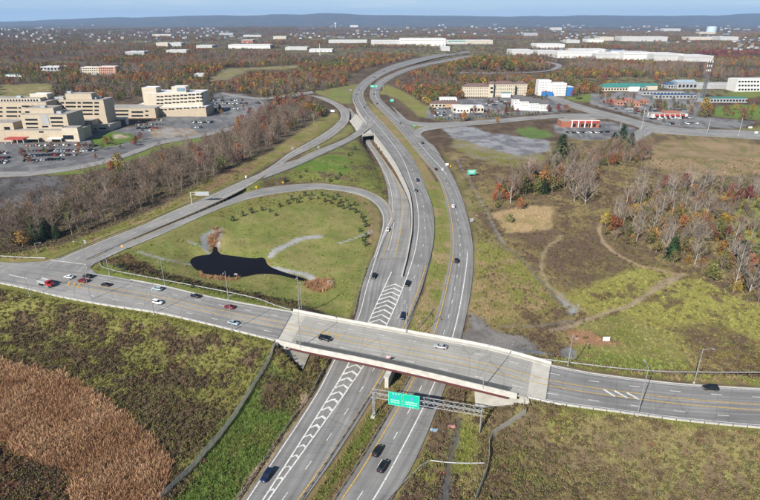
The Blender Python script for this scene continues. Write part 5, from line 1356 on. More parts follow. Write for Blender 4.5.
LOTS = [  # corners px, occupancy, rotation, where
 ([(22,146),(50,146),(97,142),(96,156),(60,161),(22,163)], .62, .06, "hospital front car park", 58),
 ([(-2,148),(9,148),(9,172),(-2,172)], .7, .06, "strip at the far left of the hospital drive", 12),
 ([(134,123),(158,119),(168,122),(150,133),(140,136)], .55, .1, "lot below the medical block", 26),
 ([(186,111),(206,112),(214,122),(196,130)], .75, .1, "lot right of the medical block", 34),
 ([(208,96),(232,97),(262,102),(252,109),(216,116),(206,108)], .40, .1, "wide lot above the ramp woods", 46),
 ([(432,103),(460,112),(455,116),(434,116)], .7, .1, "lot around the restaurants", 22),
 ([(484,101),(508,101),(516,112),(488,112)], .5, .1, "lot between the restaurants and the inn", 24),
 ([(594,103),(640,101),(690,106),(690,112),(655,116),(612,110)], .45, .1, "lot of the low red roofed shops", 34),
 ([(650,119),(690,118),(716,121),(700,126),(664,124)], .5, .1, "lot beside the junction at the right", 22),
 ([(560,127),(604,127),(612,132),(570,137)], .45, .1, "lot in front of the brick restaurant", 14),
 ([(590,50.5),(650,56.5),(706,60),(706,62.5),(640,61),(590,58)], .3, .0, "lot before the white warehouses", 20),
]
def inpoly(x, y, P):
    c = False; n_ = len(P)
    for k in range(n_):
        a, b = P[k], P[(k + 1) % n_]
        if (a[1] > y) != (b[1] > y) and x < (b[0] - a[0]) * (y - a[1]) / (b[1] - a[1]) + a[0]: c = not c
    return c
rs = random.Random(5)
for (pp, occ, ang, where, cap) in LOTS:
    WP = [gat(*q) for q in pp]; xs = [q[0] for q in WP]; ys = [q[1] for q in WP]; ca, sa = math.cos(ang), math.sin(ang)
    cand = []
    cx, cy_ = sum(xs) / len(xs), sum(ys) / len(ys); row = -120
    while row < 120:
        for off in (0, 5.4):
            c_ = -160
            while c_ < 160:
                x = cx + c_ * ca - (row + off) * sa; y = cy_ + c_ * sa + (row + off) * ca
                if inpoly(x, y, WP): cand.append((row + off, x, y, ang + math.pi / 2 * (1 if off else -1) + rs.uniform(-.05, .05)))
                c_ += 2.75
        row += 17.5
    rows_ = sorted(set(q[0] for q in cand)); rs.shuffle(rows_); pick = []
    for rw_ in rows_:
        fill_ = rs.uniform(.7, .95); pick += [q for q in cand if q[0] == rw_ and rs.random() < fill_]
    for (_r, x, y, rz) in pick[:min(int(cap * 1.15), int(len(cand) * max(occ, .5)))]:
        kd = rs.choice(["sedan", "suv", "suv", "sedan", "pickup"]); cl = rs.choices(list(PAINTS), [7, 7, 5, 5, 2, 2, 3, 2, 1, 1])[0]
        o = link("parked_car", SM[kd], None, cl.replace("_", " ") + " " + {"sedan": "saloon car", "suv": "tall car", "pickup": "pickup"}[kd] + " parked in the " + where, "car", "cars parked in the " + where,
                 None, (x, y, float(gh(x, y)[0]) + .02), rz)
        o.material_slots[0].link = 'OBJECT'; o.material_slots[0].material = paint(cl)
# ================================================================ BUILDINGS
BEIGE = mat("wall_beige", (.43, .36, .265), .85, .08, .3)
BEIGE2 = mat("wall_cream", (.50, .44, .345), .85, .07, .3)
WHITEW = mat("wall_white", (.62, .61, .59), .8, .06, .3)
GREYW = mat("wall_grey", (.33, .33, .34), .85, .08, .3)
BRICK = mat("wall_brick", (.30, .11, .07), .9, .14, .5)
ROOFG = mat("roof_gravel", (.30, .28, .26), .95, .18, .25)
ROOFW = mat("roof_white", (.62, .62, .62), .7, .10, .15)
ROOFD = mat("roof_dark_shingle", (.11, .105, .11), .9, .2, .4)
ROOFB = mat("roof_brown_shingle", (.15, .095, .085), .9, .2, .4)
ROOFT = mat("roof_teal_metal", (.05, .20, .18), .5, .12, .3)
ROOFBL = mat("roof_blue_metal", (.06, .12, .22), .5, .12, .3)
ROOFR = mat("roof_red_tile", (.31, .14, .10), .8, .2, .4)
TRIM = mat("trim_white", (.70, .69, .66), .7, .06, 1)
REDAWN = mat("awning_red", (.38, .05, .045), .6, .06, 1)
BLUEW = mat("wall_blue", (.03, .16, .42), .5, .08, 1)
VIS = np.zeros((520, 780), bool)
def see(x0, x1, y0, y1):
    VIS[max(0, int(round(y0))):max(0, int(round(y1)) + 1), max(0, int(round(x0))):max(0, int(round(x1)) + 1)] = True
def seepoly(px):
    px = np.array(px); yy, xx = np.mgrid[max(0, int(px[:, 1].min())):min(519, int(px[:, 1].max()) + 1), max(0, int(px[:, 0].min())):min(779, int(px[:, 0].max()) + 1)]
    sd = poly_sd(xx.ravel().astype(float), yy.ravel().astype(float), px.astype(float), 1)
    q = sd < .4; VIS[yy.ravel()[q], xx.ravel()[q]] = True
_wm = {}
def wmesh(w_, h_):
    k = (round(w_, 1), round(h_, 1))
    if k not in _wm:
        mb = MB(); mb.box(-w_ / 2, w_ / 2, -.04, .05, -h_ / 2, h_ / 2, bottom=True); _wm[k] = mb.mesh("window", M_GLASS)
    return _wm[k]
def wing(root, x0, x1, Y, yt, yb, depth, wm, rm=None, part="wing", wins=(), gable=0.0, par=.5, org=None, hip=False, zb=None, see_=True, right_wins=None, flt=False):
    """a block whose front face stands at distance Y and spans photo columns x0..x1, rows yt..yb"""
    zt = zat(Y, yt); z0 = min(zat(Y, yb), float(base(xat((x0 + x1) / 2, Y, 10), Y))) - 1.0 if zb is None else zb
    if flt: z0 = zat(Y, yb)
    X0 = xat(x0, Y, zt); X1 = xat(x1, Y, zt)
    if see_: see(x0, x1, yt, yt + (yb - yt) * (.55 if yb < 60 else .75 if yb < 95 else 1))
    ox, oy, oz = root.location
    mb = MB(); mb.box(X0 - ox, X1 - ox, Y - oy, Y + depth - oy, z0 - oz, zt - oz)
    w_ = mb.obj(part, wm, root)
    a0, a1, b0, b1, c = X0 - ox, X1 - ox, Y - oy, Y + depth - oy, zt - oz
    mb = MB()
    if gable:
        e = .5; ym = (b0 + b1) / 2; ins = (b1 - b0) * .5 if hip else 0
        ins = min(ins, (a1 - a0) * .45)
        mb.add([(a0 - e, b0 - e, c), (a1 + e, b0 - e, c), (a1 + e, b1 + e, c), (a0 - e, b1 + e, c), (a0 - e + ins, ym, c + gable), (a1 + e - ins, ym, c + gable)],
               [(0, 1, 5, 4), (1, 2, 5), (2, 3, 4, 5), (3, 0, 4), (3, 2, 1, 0)])
    else:
        mb.box(a0 + .35, a1 - .35, b0 + .35, b1 - .35, c, c + .06)
        for (p0_, p1_, q0, q1) in ((a0 - .02, a1 + .02, b0 - .02, b0 + .35), (a0 - .02, a1 + .02, b1 - .35, b1 + .02), (a0 - .02, a0 + .35, b0 + .35, b1 - .35), (a1 - .35, a1 + .02, b0 + .35, b1 - .35)): mb.box(p0_, p1_, q0, q1, c, c + par, bottom=False)
    mb.obj("roof", rm or ROOFG, w_ if part != "wall" else root)
    tgt = w_ if part != "wall" else root
    for (wx0, wx1, wy0, wy1) in wins:
        za, zb_ = zat(Y, wy0), zat(Y, wy1); Xa = xat(wx0, Y, (za + zb_) / 2); Xb = xat(wx1, Y, (za + zb_) / 2)
        o = link("window", wmesh(Xb - Xa, max(.5, za - zb_)), tgt); o.location = ((Xa + Xb) / 2 - ox, Y - oy - .02, (za + zb_) / 2 - oz)
    if right_wins:
        for (u, zz, ww, hh) in right_wins:
            o = link("window", wmesh(ww, hh), tgt); o.location = (a1 + .02, b0 + u, zz); o.rotation_euler = (0, 0, math.pi / 2)
    return w_
def grid(x0, x1, rows, n_, fw=.6):
    s = (x1 - x0) / n_
    return [(x0 + s * (k + .5 - fw / 2), x0 + s * (k + .5 + fw / 2), a, b) for (a, b) in rows for k in range(n_)]
def C4(*v): return [(a / 4.75, b / 4.75, 80 + c / 4.75, 80 + d / 4.75) for a, b, c, d in v]
def x4(a): return a / 4.75
def y4(a): return 80 + a / 4.75
def rootat(name, label, cat, px, py, group=None):
    p_ = gat(px, py); return thing(name, label, cat, (p_[0], p_[1], p_[2] - .3), 0, group), p_[1]

# ---- hospital
hosp, YH = rootat("hospital", "large stepped beige hospital with dark ribbon windows and a red entrance canopy", "hospital", 40, 141.5)
YB = gat(80, y4(243))[1]
def W4(l): return C4(*l)
wing(hosp, -70, x4(365), YH, y4(240), y4(292), 26, BEIGE, wins=W4([(185, 207, 243, 250), (-120, -40, 250, 258), (-200, -140, 250, 258)]))
wing(hosp, x4(95), x4(315), YH + 9, y4(165), y4(240), 30, BEIGE, wins=W4([(120, 178, 184, 193), (122, 180, 203, 212), (126, 182, 222, 229), (238, 298, 176, 185), (242, 300, 195, 204), (245, 302, 214, 221), (200, 230, 218, 225)]))
wing(hosp, x4(190), x4(226), YH + 8.7, y4(170), y4(212), .8, GREYW, GREYW, see_=False, flt=True)
wing(hosp, x4(112), x4(252), YH + 16, y4(134), y4(170), 16, BEIGE, ROOFG, wins=W4([(120, 140, 148, 156)]))
wing(hosp, -80, x4(218), YB - 6, y4(106), y4(240), 30, BEIGE, wins=W4([(a, b, r, r + 8) for r in (128, 147, 167, 187, 205) for (a, b) in ((-250, -200), (-180, -140), (-100, -60), (-30, 12), (30, 82), (88, 100))] + [(104, 140, 121, 128), (150, 172, 121, 128), (180, 200, 119, 127)]))
wing(hosp, -80, x4(190), YB + 2, y4(88), y4(108), 14, BEIGE2, ROOFG, wins=W4([(a, a + 9, 92, 100) for a in range(-150, 180, 14)]))
wing(hosp, x4(218), x4(490), YB + 14, y4(96), y4(195), 22, BEIGE, wins=W4([(a, b, r, r + 8) for r in (104, 122, 140, 158) for (a, b) in ((250, 275), (288, 304), (312, 360), (368, 384), (392, 440), (448, 470))]))
wing(hosp, x4(308), x4(432), YB + 19, y4(66), y4(98), 12, BEIGE, ROOFG)
wing(hosp, x4(225), x4(300), YB + 18, y4(82), y4(98), 10, GREYW, ROOFG)
wing(hosp, x4(140), x4(222), YB + 12, y4(68), y4(90), 12, BEIGE2, ROOFW)
wing(hosp, x4(315), x4(436), YB, y4(194), y4(245), 30, BEIGE, wins=W4([(335, 355, 208, 214), (380, 410, 205, 213)]))
wing(hosp, x4(290), x4(366), YH - 1.5, y4(228), y4(290), 10, BEIGE2, wins=W4([(300, 350, 262, 282)]))
wing(hosp, x4(436), x4(520), YB + 2, y4(215), y4(245), 26, BEIGE2, ROOFG, wins=W4([(446, 458, 228, 236), (470, 505, 226, 234)]))
wing(hosp, -70, x4(60), YH + 4, y4(205), y4(245), 20, BEIGE, wins=W4([(20, 48, 222, 238)]))
YC = gat(129, y4(182))[1]
wing(hosp, x4(490), x4(735), YC, y4(135), y4(182), 30, BEIGE, wins=W4([(500, 610, 142, 150), (500, 610, 160, 168), (625, 680, 148, 156), (625, 680, 166, 174), (690, 705, 144, 151), (690, 705, 164, 171)]))
mb = MB(); X0 = xat(x4(15), YH - 9, 14); X1 = xat(x4(108), YH - 9, 14); oz = hosp.location.z
mb.box(X0 - hosp.location.x, X1 - hosp.location.x, -9, 0, 3.6, 4.9); mb.obj("entrance_canopy", REDAWN, hosp)
for k in range(4): mb = MB(); x = X0 - hosp.location.x + .6 + k * (X1 - X0 - 1.2) / 3; mb.bar((x, -8.5, -1), (x, -8.5, 3.6), .3, n=8); mb.obj("canopy_column", TRIM, hosp)
for (a, b) in ((110, 180), (222, 288)):
    mb = MB(); X0 = xat(x4(a), YH - 5, 14); X1 = xat(x4(b), YH - 5, 14); mb.box(X0 - hosp.location.x, X1 - hosp.location.x, -5, 0, 3.4, 4.3); mb.obj("entrance_canopy", TRIM if a > 200 else BEIGE2, hosp)
    for k in range(2): mb = MB(); x = X0 - hosp.location.x + .5 + k * (X1 - X0 - 1); mb.bar((x, -4.6, -1), (x, -4.6, 3.4), .25, n=8); mb.obj("canopy_column", TRIM, hosp)
    mb = MB(); mb.box(X0 - hosp.location.x + 1, X1 - hosp.location.x - 1, -.12, -.03, .2, 3.2); mb.obj("glazed_entrance", M_GLASS, hosp)
for k in range(14):
    rq = random.Random(k); X = hosp.location.x + rq.uniform(-60, 60); dz_, dy_ = ((zat(YH + 34, y4(106)), 45) if k % 2 else (zat(YH + 44, y4(96)), 62))
# rooftop plant on the towers
for (px_, Yo, zt_) in ((20, YB + 9, zat(YB + 2, y4(88))), (70, YB + 25, zat(YB + 19, y4(66))), (95, YB + 24, zat(YB + 14, y4(96))), (99, YB + 30, zat(YB + 14, y4(96))), (44, YH + 20, zat(YH + 16, y4(134))), (60, YH + 18, zat(YH + 9, y4(165)))):
    X = xat(px_, Yo, zt_) - hosp.location.x; mb = MB(); mb.box(X - 2.2, X + 2.2, Yo - YH - 2, Yo - YH + 2, zt_ - oz - .5, zt_ - oz + 2.2); mb.obj("roof_unit", M_SIGNK, hosp)
# ---- medical block
def x6(a): return 100 + a / 6.325
def y6(a): return 80 + a / 6.325
med, YM = rootat("medical_block", "pale medical office block with a wider lower storey beside the hospital", "office building", 175, y6(232))
wing(med, x6(190), x6(668), YM, y6(172), y6(232), 34, BEIGE, ROOFW, wins=[(x6(a), x6(b), y6(c), y6(d)) for a, b, c, d in [(200, 268, 196, 207), (200, 272, 222, 233)] + [(338 + k * 48 + o, 338 + k * 48 + o + 16, 186 - k * 3, 194 - k * 3) for k in range(7) for o in (0, 20)] + [(285, 298, 190, 200), (285, 298, 218, 228), (352, 366, 212, 222)]])
wing(med, x6(290), x6(640), YM + 12, y6(82), y6(172), 30, BEIGE2, ROOFW, wins=[(x6(358 + k * 50 + o), x6(358 + k * 50 + o + 20), y6(r - k * 3.2), y6(r + 9 - k * 3.2)) for r in (101, 122, 144) for k in range(6) for o in (0, 24)])
wing(med, x6(262), x6(352), YM + 14, y6(50), y6(84), 16, BEIGE2, ROOFW)
wing(med, x6(450), x6(540), YM + 18, y6(44), y6(82), 14, BEIGE2, ROOFW)
wing(med, x6(485), x6(532), YM + 17.5, y6(52), y6(70), .6, mat('glass_blue_grey', (.16, .25, .32), .2, .1, .3), GREYW, see_=False, flt=True)
ca, Yc = rootat("entrance_arch", "small white portal frame standing on the lawn beside the hospital", "canopy", 122, y6(283))
for (a, b, c, d) in ((111, 112, 241, 284), (125, 126, 241, 284), (111, 126.2, 238, 248)):
    wing(ca, a, b, Yc, y6(c), y6(d), 5, TRIM, TRIM, part="frame_beam", par=.02, flt=d < 260)

# ---- plain boxes: label, category, x0, x1, row top, row base, depth, wall, roof, window rows, columns, gable
def bld(name, label, cat, x0, x1, yt, yb, depth, wm=WHITEW, rm=None, rows=0, cols=0, gable=0, hip=False, group=None, fw=.6, wins=None, base_py=None):
    rt, Y = rootat(name, label, cat, (x0 + x1) / 2, yb, group)
    if wins is None:
        h_ = yb - yt; wins = grid(x0, x1, [(yt + h_ * (k + .28) / rows, yt + h_ * (k + .72) / rows) for k in range(rows)], cols, fw) if rows else []
    wing(rt, x0, x1, Y, yt, yb, depth, wm, rm, part="wall", wins=wins, gable=gable, hip=hip)
    return rt, Y
# hotel with a brown hip roof
ht, YT = rootat("hotel", "long cream hotel with a brown hipped roof", "hotel", 495, 97)
for (a, b, yt, yb, dy, n_) in ((463.5, 491, 86.5, 98, 0, 7), (493, 515.5, 84, 97, 5, 6), (515, 527.5, 83.8, 94.5, 14, 4)):
    h_ = yb - yt; wing(ht, a, b, YT + dy, yt, yb, 15, BEIGE2, ROOFB, wins=grid(a + .5, b - .5, [(yt + h_ * (k + .38) / 4, yt + h_ * (k + .72) / 4) for k in range(4)], n_ * 2 - 2, .32), gable=4.2, hip=True)
wing(ht, 489.5, 494, YT - 1.5, 84, 97.5, 8, BEIGE2, ROOFB, wins=[(490.5, 493, 87, 89), (490.5, 493, 91, 93)], gable=3.5)
wing(ht, 502, 511, YT - 4, 93, 97.2, 7, TRIM, ROOFT, gable=1.2, hip=True)
# white and blue hotel
hw_, YW = rootat("hotel", "white flat roofed hotel with a bright blue end bay", "hotel", 555, 96)
wing(hw_, 539, 551.5, YW + 6, 80.5, 92, 16, WHITEW, ROOFW, wins=grid(539.5, 551, [(82.2 + 2.4 * k, 83.1 + 2.4 * k) for k in range(4)], 7, .3))
wing(hw_, 551.5, 567, YW, 83.5, 96, 18, WHITEW, ROOFW, wins=grid(552, 566.5, [(85.3 + 2.6 * k, 86.2 + 2.6 * k) for k in range(4)], 9, .3))
wing(hw_, 566.8, 573.5, YW + 3, 87, 96, 14, BLUEW, ROOFW)
wing(hw_, 543, 553, YW - 5, 92.2, 95, 8, BLUEW, ROOFBL)
# inn
inn, YI = rootat("inn", "white inn with dark grey gabled roofs behind the round bushes", "hotel", 535, 111)
for (a, b, yt, yb, dy) in ((514, 524, 99, 106, 12), (521, 533, 101, 108.5, 7), (530, 542, 103, 110.5, 3), (540, 549, 104, 111, 0)):
    wing(inn, a, b, YI + dy, yt, yb, 14, WHITEW, ROOFD, wins=grid(a + .5, b - .5, [(yt + 1.4, yt + 2.3), (yt + 4, yt + 4.9)], 5, .3), gable=4.5)
# restaurants
rs1, YR = bld("restaurant", "low restaurant with dark brown roof and pale walls at the left of the retail lot", "restaurant", 431, 460.5, 103.5, 107.5, 16, BEIGE2, ROOFB, 1, 8, 3.0, True)
wing(rs1, 440, 457, YR + 18, 98.5, 102.5, 14, WHITEW, ROOFW, part="annex", wins=grid(441, 456, [(99.8, 101.2)], 6))
wing(rs1, 445, 459, YR - 2, 104.6, 108, 4, mat("wall_tan", (.45, .30, .16), .8, .1, 1), ROOFR, part="porch")
rs2, YR2 = bld("restaurant", "white flat roofed restaurant in front of the long hotel", "restaurant", 453, 484, 107, 112.5, 18, BEIGE2, ROOFW, 1, 9)
wing(rs2, 456, 470, YR2 - 3, 108.4, 113, 5, WHITEW, ROOFW, part="porch", wins=grid(457, 469, [(109.8, 111.6)], 4))
ff, YF = bld("restaurant", "brick and white fast food restaurant by the local road", "restaurant", 562, 600, 121.2, 127.5, 15, BRICK, ROOFG, 0, 0, wins=[(573 + 4 * k, 575.8 + 4 * k, 123.8, 126.8) for k in range(6)])
wing(ff, 571, 600, YF - .6, 120.8, 123, .6, REDAWN, TRIM, part="fascia", see_=False, flt=True)
for k in range(4): wing(ff, 572 + 6.5 * k, 573 + 6.5 * k, YF - .8, 121, 127.3, .4, TRIM, TRIM, part="pilaster", see_=False, par=.02)
# teal roofed mall and neighbours on the right
ml, YL = bld("shopping_mall", "long low mall with a teal metal roof", "shopping mall", 602, 648, 87.3, 91, 26, BEIGE2, ROOFT, 1, 16, 5.5, True)
wing(ml, 630, 640, YL - 4, 86.3, 91.3, 8, TRIM, ROOFT, part="porch", gable=3)
wing(ml, 640, 658, YL + 10, 85.6, 88.5, 18, BEIGE2, ROOFT, part="annex", gable=3)
bld("store", "store with a low blue grey roof right of the teal mall", "store", 668, 682, 84.5, 88.5, 22, GREYW, ROOFBL, 1, 5, 3)
bld("store", "pale blue roofed store behind the lattice tower", "store", 678, 697, 82.8, 89, 26, GREYW, mat("roof_pale_blue", (.32, .40, .46), .5, .1, .3), 1, 5, 4)
bld("store", "long low grey shop row behind the red roofed shops", "store", 643, 684, 91.5, 95, 16, GREYW, ROOFD, 1, 12, 0)
bld("store", "blue edged low shop row left of the lattice tower", "store", 655, 697, 95, 98.5, 14, GREYW, ROOFBL, 1, 12, 0)
bld("store", "long low building with a teal edge right of the lattice tower", "store", 704, 748, 98.5, 102.5, 16, GREYW, ROOFT, 1, 14, 0)
bld("warehouse", "pale grey low warehouse left of the white block at far right", "warehouse", 697, 735, 84, 89, 24, GREYW, mat("roof_pale_grey", (.42, .42, .43), .8, .1, .2), 0, 0)
ow, YO = bld("office_block", "white office block at the right edge with window bands", "office building", 738, 775, 79.5, 91.5, 26, WHITEW, ROOFW, 3, 12, fw=.7)
# red roofed little shops
for k, (a, b, yt, yb) in enumerate(((609, 618, 99.5, 103), (617, 626, 101, 105), (626, 634, 98.5, 102), (633, 642, 102, 106.5), (641, 649, 100, 103.5))):
    bld("shop", ("leftmost", "second", "third, farther back", "fourth, nearest", "rightmost")[k] + " of the small red roofed shops", "shop", a, b, yt + 1.2, yb, 11, mat("wall_pinkish", (.45, .24, .17), .85, .1, .5), ROOFR, 1, 3, 2.6, True, "small red roofed shops")
dn, YD = bld("diner", "low white restaurant with red awnings in the lot beside the junction", "restaurant", 653, 688, 114, 118.2, 13, WHITEW, ROOFG, 0, 0, wins=[(656 + 5.2 * k, 659 + 5.2 * k, 115.5, 117.6) for k in range(6)])
for k in range(6): wing(dn, 655.4 + 5.2 * k, 659.2 + 5.2 * k, YD - 1.2, 114.3, 115.6, 1.2, REDAWN, REDAWN, part="awning", see_=False, par=.02, zb=zat(YD, 115.8))
wing(dn, 664, 680, YD + 8, 111.6, 115, 8, BRICK, ROOFR, part="annex")
# office far left with brick end
of, YO2 = bld("office_building", "long three storey office with a brick right end beyond the hospital woods", "office building", 80.5, 98, 67.2, 74, 18, BEIGE2, ROOFW, 3, 8)
wing(of, 98, 115, YO2 - 1, 66.6, 74.3, 19, mat("wall_pale_brick", (.42, .24, .18), .85, .1, .4), ROOFW, part="wing", wins=grid(98.6, 113, [(68 + 2.2 * k, 69 + 2.2 * k) for k in range(3)], 7))
bld("warehouse", "low dark fronted hall with a white roof at the far left", "warehouse", 40, 60.5, 66.8, 70.8, 30, GREYW, ROOFW, 1, 6)
bld("greenhouse", "long low hall with a green roof at the far left edge", "hall", 3, 21, 74.6, 77, 14, WHITEW, ROOFT, 0, 0)
# big white halls across the plain
HALLS = [(155.7,167.5,42.3,47.5,30,"BEIGE2","pale hall at upper left, left one of a pair"),(169,181,42.3,47.6,30,"WHITEW","white hall at upper left, right one of a pair"),(166,186,50,52.6,30,"WHITEW","low white hall just below the pair at upper left"),
 (125,144,51.6,55,30,"GREYW","grey hall left of the white pair at upper left"),(152,171,34.4,36.3,40,"BEIGE2","thin pale hall near the skyline at upper left"),(196,212,45.4,48,40,"WHITEW","white hall just right of the upper left pair"),
 (228,270,44.2,48.6,50,"WHITEW","long white hall at upper centre left"),(241,253,39.8,43,30,"BRICK","pinkish brick hall behind the long white hall"),(243,261,35,37.3,40,"WHITEW","thin white hall near the skyline left of centre"),(219,233,33,35,40,"GREYW","thin grey hall near the skyline left of centre"),
 (273,286,36.2,39,40,"BEIGE2","beige hall near the skyline at upper centre"),(285,307,47.2,50,40,"WHITEW","white hall left of the slim white mast"),(309,332,49.3,52,40,"WHITEW","white hall behind the slim white mast"),
 (328.5,367,40.2,43,50,"WHITEW","long white hall left of the mall roofs"),(371,400,40,45.5,60,"WHITEW","left part of the long white mall"),(400,446,38,46,70,"WHITEW","middle part of the long white mall"),(447,470,40.5,44,60,"WHITEW","stepped part of the long white mall with the green edge"),(466,493,39.8,44,60,"BEIGE2","right part of the long white mall"),
 (350,358,25.2,27,60,"WHITEW","small white block near the skyline above the long white hall"),(441,450,46.2,51,30,"WHITEW","white block in front of the long mall"),
 (512,533,49.5,55,50,"WHITEW","white hall right of the autumn hill"),(537,565,43.5,48.4,60,"WHITEW","white hall behind the warehouse row, left one"),(538,560,50.4,55,50,"WHITEW","white warehouse left of the long row"),(524,538,33,36,50,"GREYW","grey hall beside the distant road"),
 (558,598,51.2,58,60,"WHITEW","left end of the long white warehouse row"),(596,624,53,59,60,"WHITEW","second hall of the long white warehouse row"),(612,626,50.2,53,40,"ROOFBL","blue roofed hall behind the warehouse row"),(624,656,52.2,60,60,"WHITEW","third hall of the long white warehouse row"),(654,684,53.5,61,60,"WHITEW","fourth hall of the long white warehouse row"),(684,714,55.4,61.6,50,"WHITEW","right end of the long white warehouse row"),
 (572,607,49.2,51.5,50,"WHITEW","white hall behind the left warehouses"),(622,668,36.2,41.3,60,"WHITEW","long pale hall on the right below the skyline"),(664,681,28.6,32,60,"WHITEW","white block near the skyline at right"),(690,720,37.2,40,60,"BEIGE2","long pale hall on the right, left half"),(721,739,36.8,40.4,60,"WHITEW","long pale hall on the right, right half"),
 (600,614,37,40.5,50,"BEIGE2","beige hall on the right left of the long pale hall"),(588,604,39,42.3,50,"WHITEW","white hall at right centre far back"),(567,580,40,43,40,"WHITEW","small white hall right of the two tall halls"),(194,204,74,76.6,12,"WHITEW","white trailer like shed in the field above the medical block"),
 (700,716,31.8,34,50,"BEIGE2","pale hall below the blue white tank"),(551,562,27.5,30.5,40,"WHITEW","white block on the wooded rise right of centre")]
HALLG = mat("wall_pale_grey", (.47, .465, .45), .85, .08, .1)
for hi_, (a, b, yt, yb, dp, wmn, lb) in enumerate(HALLS):
    bld("warehouse", lb, "warehouse", a, b, yt + (.5 if yb - yt > 4 else 0), yb, dp * 1.6, (HALLG if wmn == "WHITEW" and hi_ % 3 else globals()[wmn]) if wmn != "ROOFBL" else GREYW, ROOFBL if wmn == "ROOFBL" else ROOFW, 0, 0)
DOOR = mat("dock_door", (.36, .37, .38), .7, .1, 1); GREENB = mat("fascia_green", (.02, .22, .14), .5, .1, 1)
_dm = MB(); _dm.box(-1.8, 1.8, -.1, .06, 0, 4.2); _dm = _dm.mesh("dock_door", DOOR)
_ru = MB(); _ru.box(-2.5, 2.5, -2, 2, -.2, 2.0); _ru = _ru.mesh('roof_unit', M_SIGNK)
_bn = MB(); _bn.box(-.5, .5, -.15, .05, 0, 1.6); _bn = _bn.mesh("fascia_band", DOOR)
for o in [o for o in COL.objects if o.get("category") == "warehouse"]:
    wl = [c for c in o.children if c.name.startswith("wall")]
    if not wl: continue
    vs = [v.co for v in wl[0].data.vertices]; xa, xb = min(v.x for v in vs), max(v.x for v in vs); ya = min(v.y for v in vs); zt_ = max(v.z for v in vs); L_ = xb - xa
    yb_ = max(v.y for v in vs)
    for k in range(max(2, min(7, int(L_ / 22)))):
        rqq = random.Random(k + int(L_)); u_ = link("roof_unit", _ru, o); u_.location = (xa + L_ * rqq.uniform(.08, .92), ya + (yb_ - ya) * rqq.uniform(.15, .85), zt_); u_.scale = (rqq.uniform(.7, 1.6), rqq.uniform(.7, 1.4), rqq.uniform(.7, 1.2))
    n_ = max(2, min(14, int(L_ / 16))); rq = random.Random(int(L_ * 10))
    for k in range(n_):
        if rq.random() < .35: continue
        d = link("dock_door", _dm, o); d.location = (xa + L_ * (k + .5 + rq.uniform(-.2, .2)) / n_, ya, .3); d.scale = (rq.uniform(.8, 2.2), 1, rq.uniform(.7, 1.3))
    bnd = link("fascia_band", _bn, o); bnd.location = ((xa + xb) / 2, ya, zt_ * .74); bnd.scale = (L_ * .96, 1, 1)
    if "green edge" in o["label"]: bnd.material_slots[0].link = 'OBJECT'; bnd.material_slots[0].material = GREENB; bnd.scale = (L_ * .9, 1, 2.4)
# tanks, masts and the lattice tower
tk = thing("storage_tank", "squat blue white tank near the skyline at right", "tank", gat(711, 31.8)); d_ = dep(tk.location.y, 20); rdi = 4.6 / F * d_; hh = zat(tk.location.y, 26.4) - tk.location.z
mb = MB(); mb.bar((0, 0, -5), (0, 0, hh), rdi, n=24); mb.obj("shell", mat("tank_blue", (.5, .62, .72), .5, .05, .05), tk); mb = MB(); mb.bar((0, 0, hh), (0, 0, hh + 4), rdi * 1.02, rdi * .3, n=24); mb.obj("roof", ROOFW, tk)
see(706, 716, 26, 32)
for (px_, yt, yb, lb) in ((335.6, 22.5, 27.5, "white water tower on the skyline at upper centre"), (310, 22.3, 24.6, "small white water tower on the skyline left of centre"), (207, 22, 24.8, "pale water tower on the skyline at upper left")):
    p_ = gat(px_, yb); wt = thing("water_tower", lb, "water tower", p_); hh = zat(p_[1], yt) - p_[2]; rw = hh * .24
    mb = MB(); mb.bar((0, 0, -10), (0, 0, hh * .6), rw * .45, n=12); mb.obj("shaft", WHITEW, wt)
    mb = MB(); mb.bar((0, 0, hh * .58), (0, 0, hh * .72), rw * .5, rw, n=16); mb.bar((0, 0, hh * .72), (0, 0, hh), rw, rw * .8, n=16); mb.obj("bowl", WHITEW, wt); see(px_ - 1, px_ + 1, yt, yb)
p_ = gat(320, 55.5); pm_ = thing("mast", "slim white mast standing before the white halls at upper centre", "mast", p_); hh = zat(p_[1], 43.5) - p_[2]; mb = MB(); mb.bar((0, 0, -2), (0, 0, hh), .9, .7, n=8); mb.obj("pole", WHITEW, pm_); mb = MB(); mb.bar((0, 0, hh * .86), (0, 0, hh), 1.5, n=8); mb.obj("antenna", M_SIGNK, pm_); see(319.5, 320.5, 44, 55)
p_ = gat(701.5, 101.5); tw = thing("lattice_tower", "tall dark steel lattice telecom tower with antennas", "tower", p_); hh = zat(p_[1], 60.5) - p_[2]
cs = [(-1, -1), (1, -1), (1, 1), (-1, 1)]
for (sx, sy) in cs: mb = MB(); mb.bar((sx * 2.1, sy * 2.1, -1), (sx * .9, sy * .9, hh), .4, .28, n=6); mb.obj("leg", M_DARKST, tw)
NL = 12
for k in range(NL):
    z0, z1 = hh * k / NL, hh * (k + 1) / NL; r0, r1 = lerp(2.1, .8, k / NL), lerp(2.1, .8, (k + 1) / NL)
    for i in range(4):
        a_, b_ = cs[i], cs[(i + 1) % 4]; mb = MB(); mb.bar((a_[0] * r0, a_[1] * r0, z0), (b_[0] * r1, b_[1] * r1, z1), .22, n=4); mb.bar((b_[0] * r0, b_[1] * r0, z0), (a_[0] * r1, a_[1] * r1, z1), .22, n=4); mb.obj("brace", M_DARKST, tw)
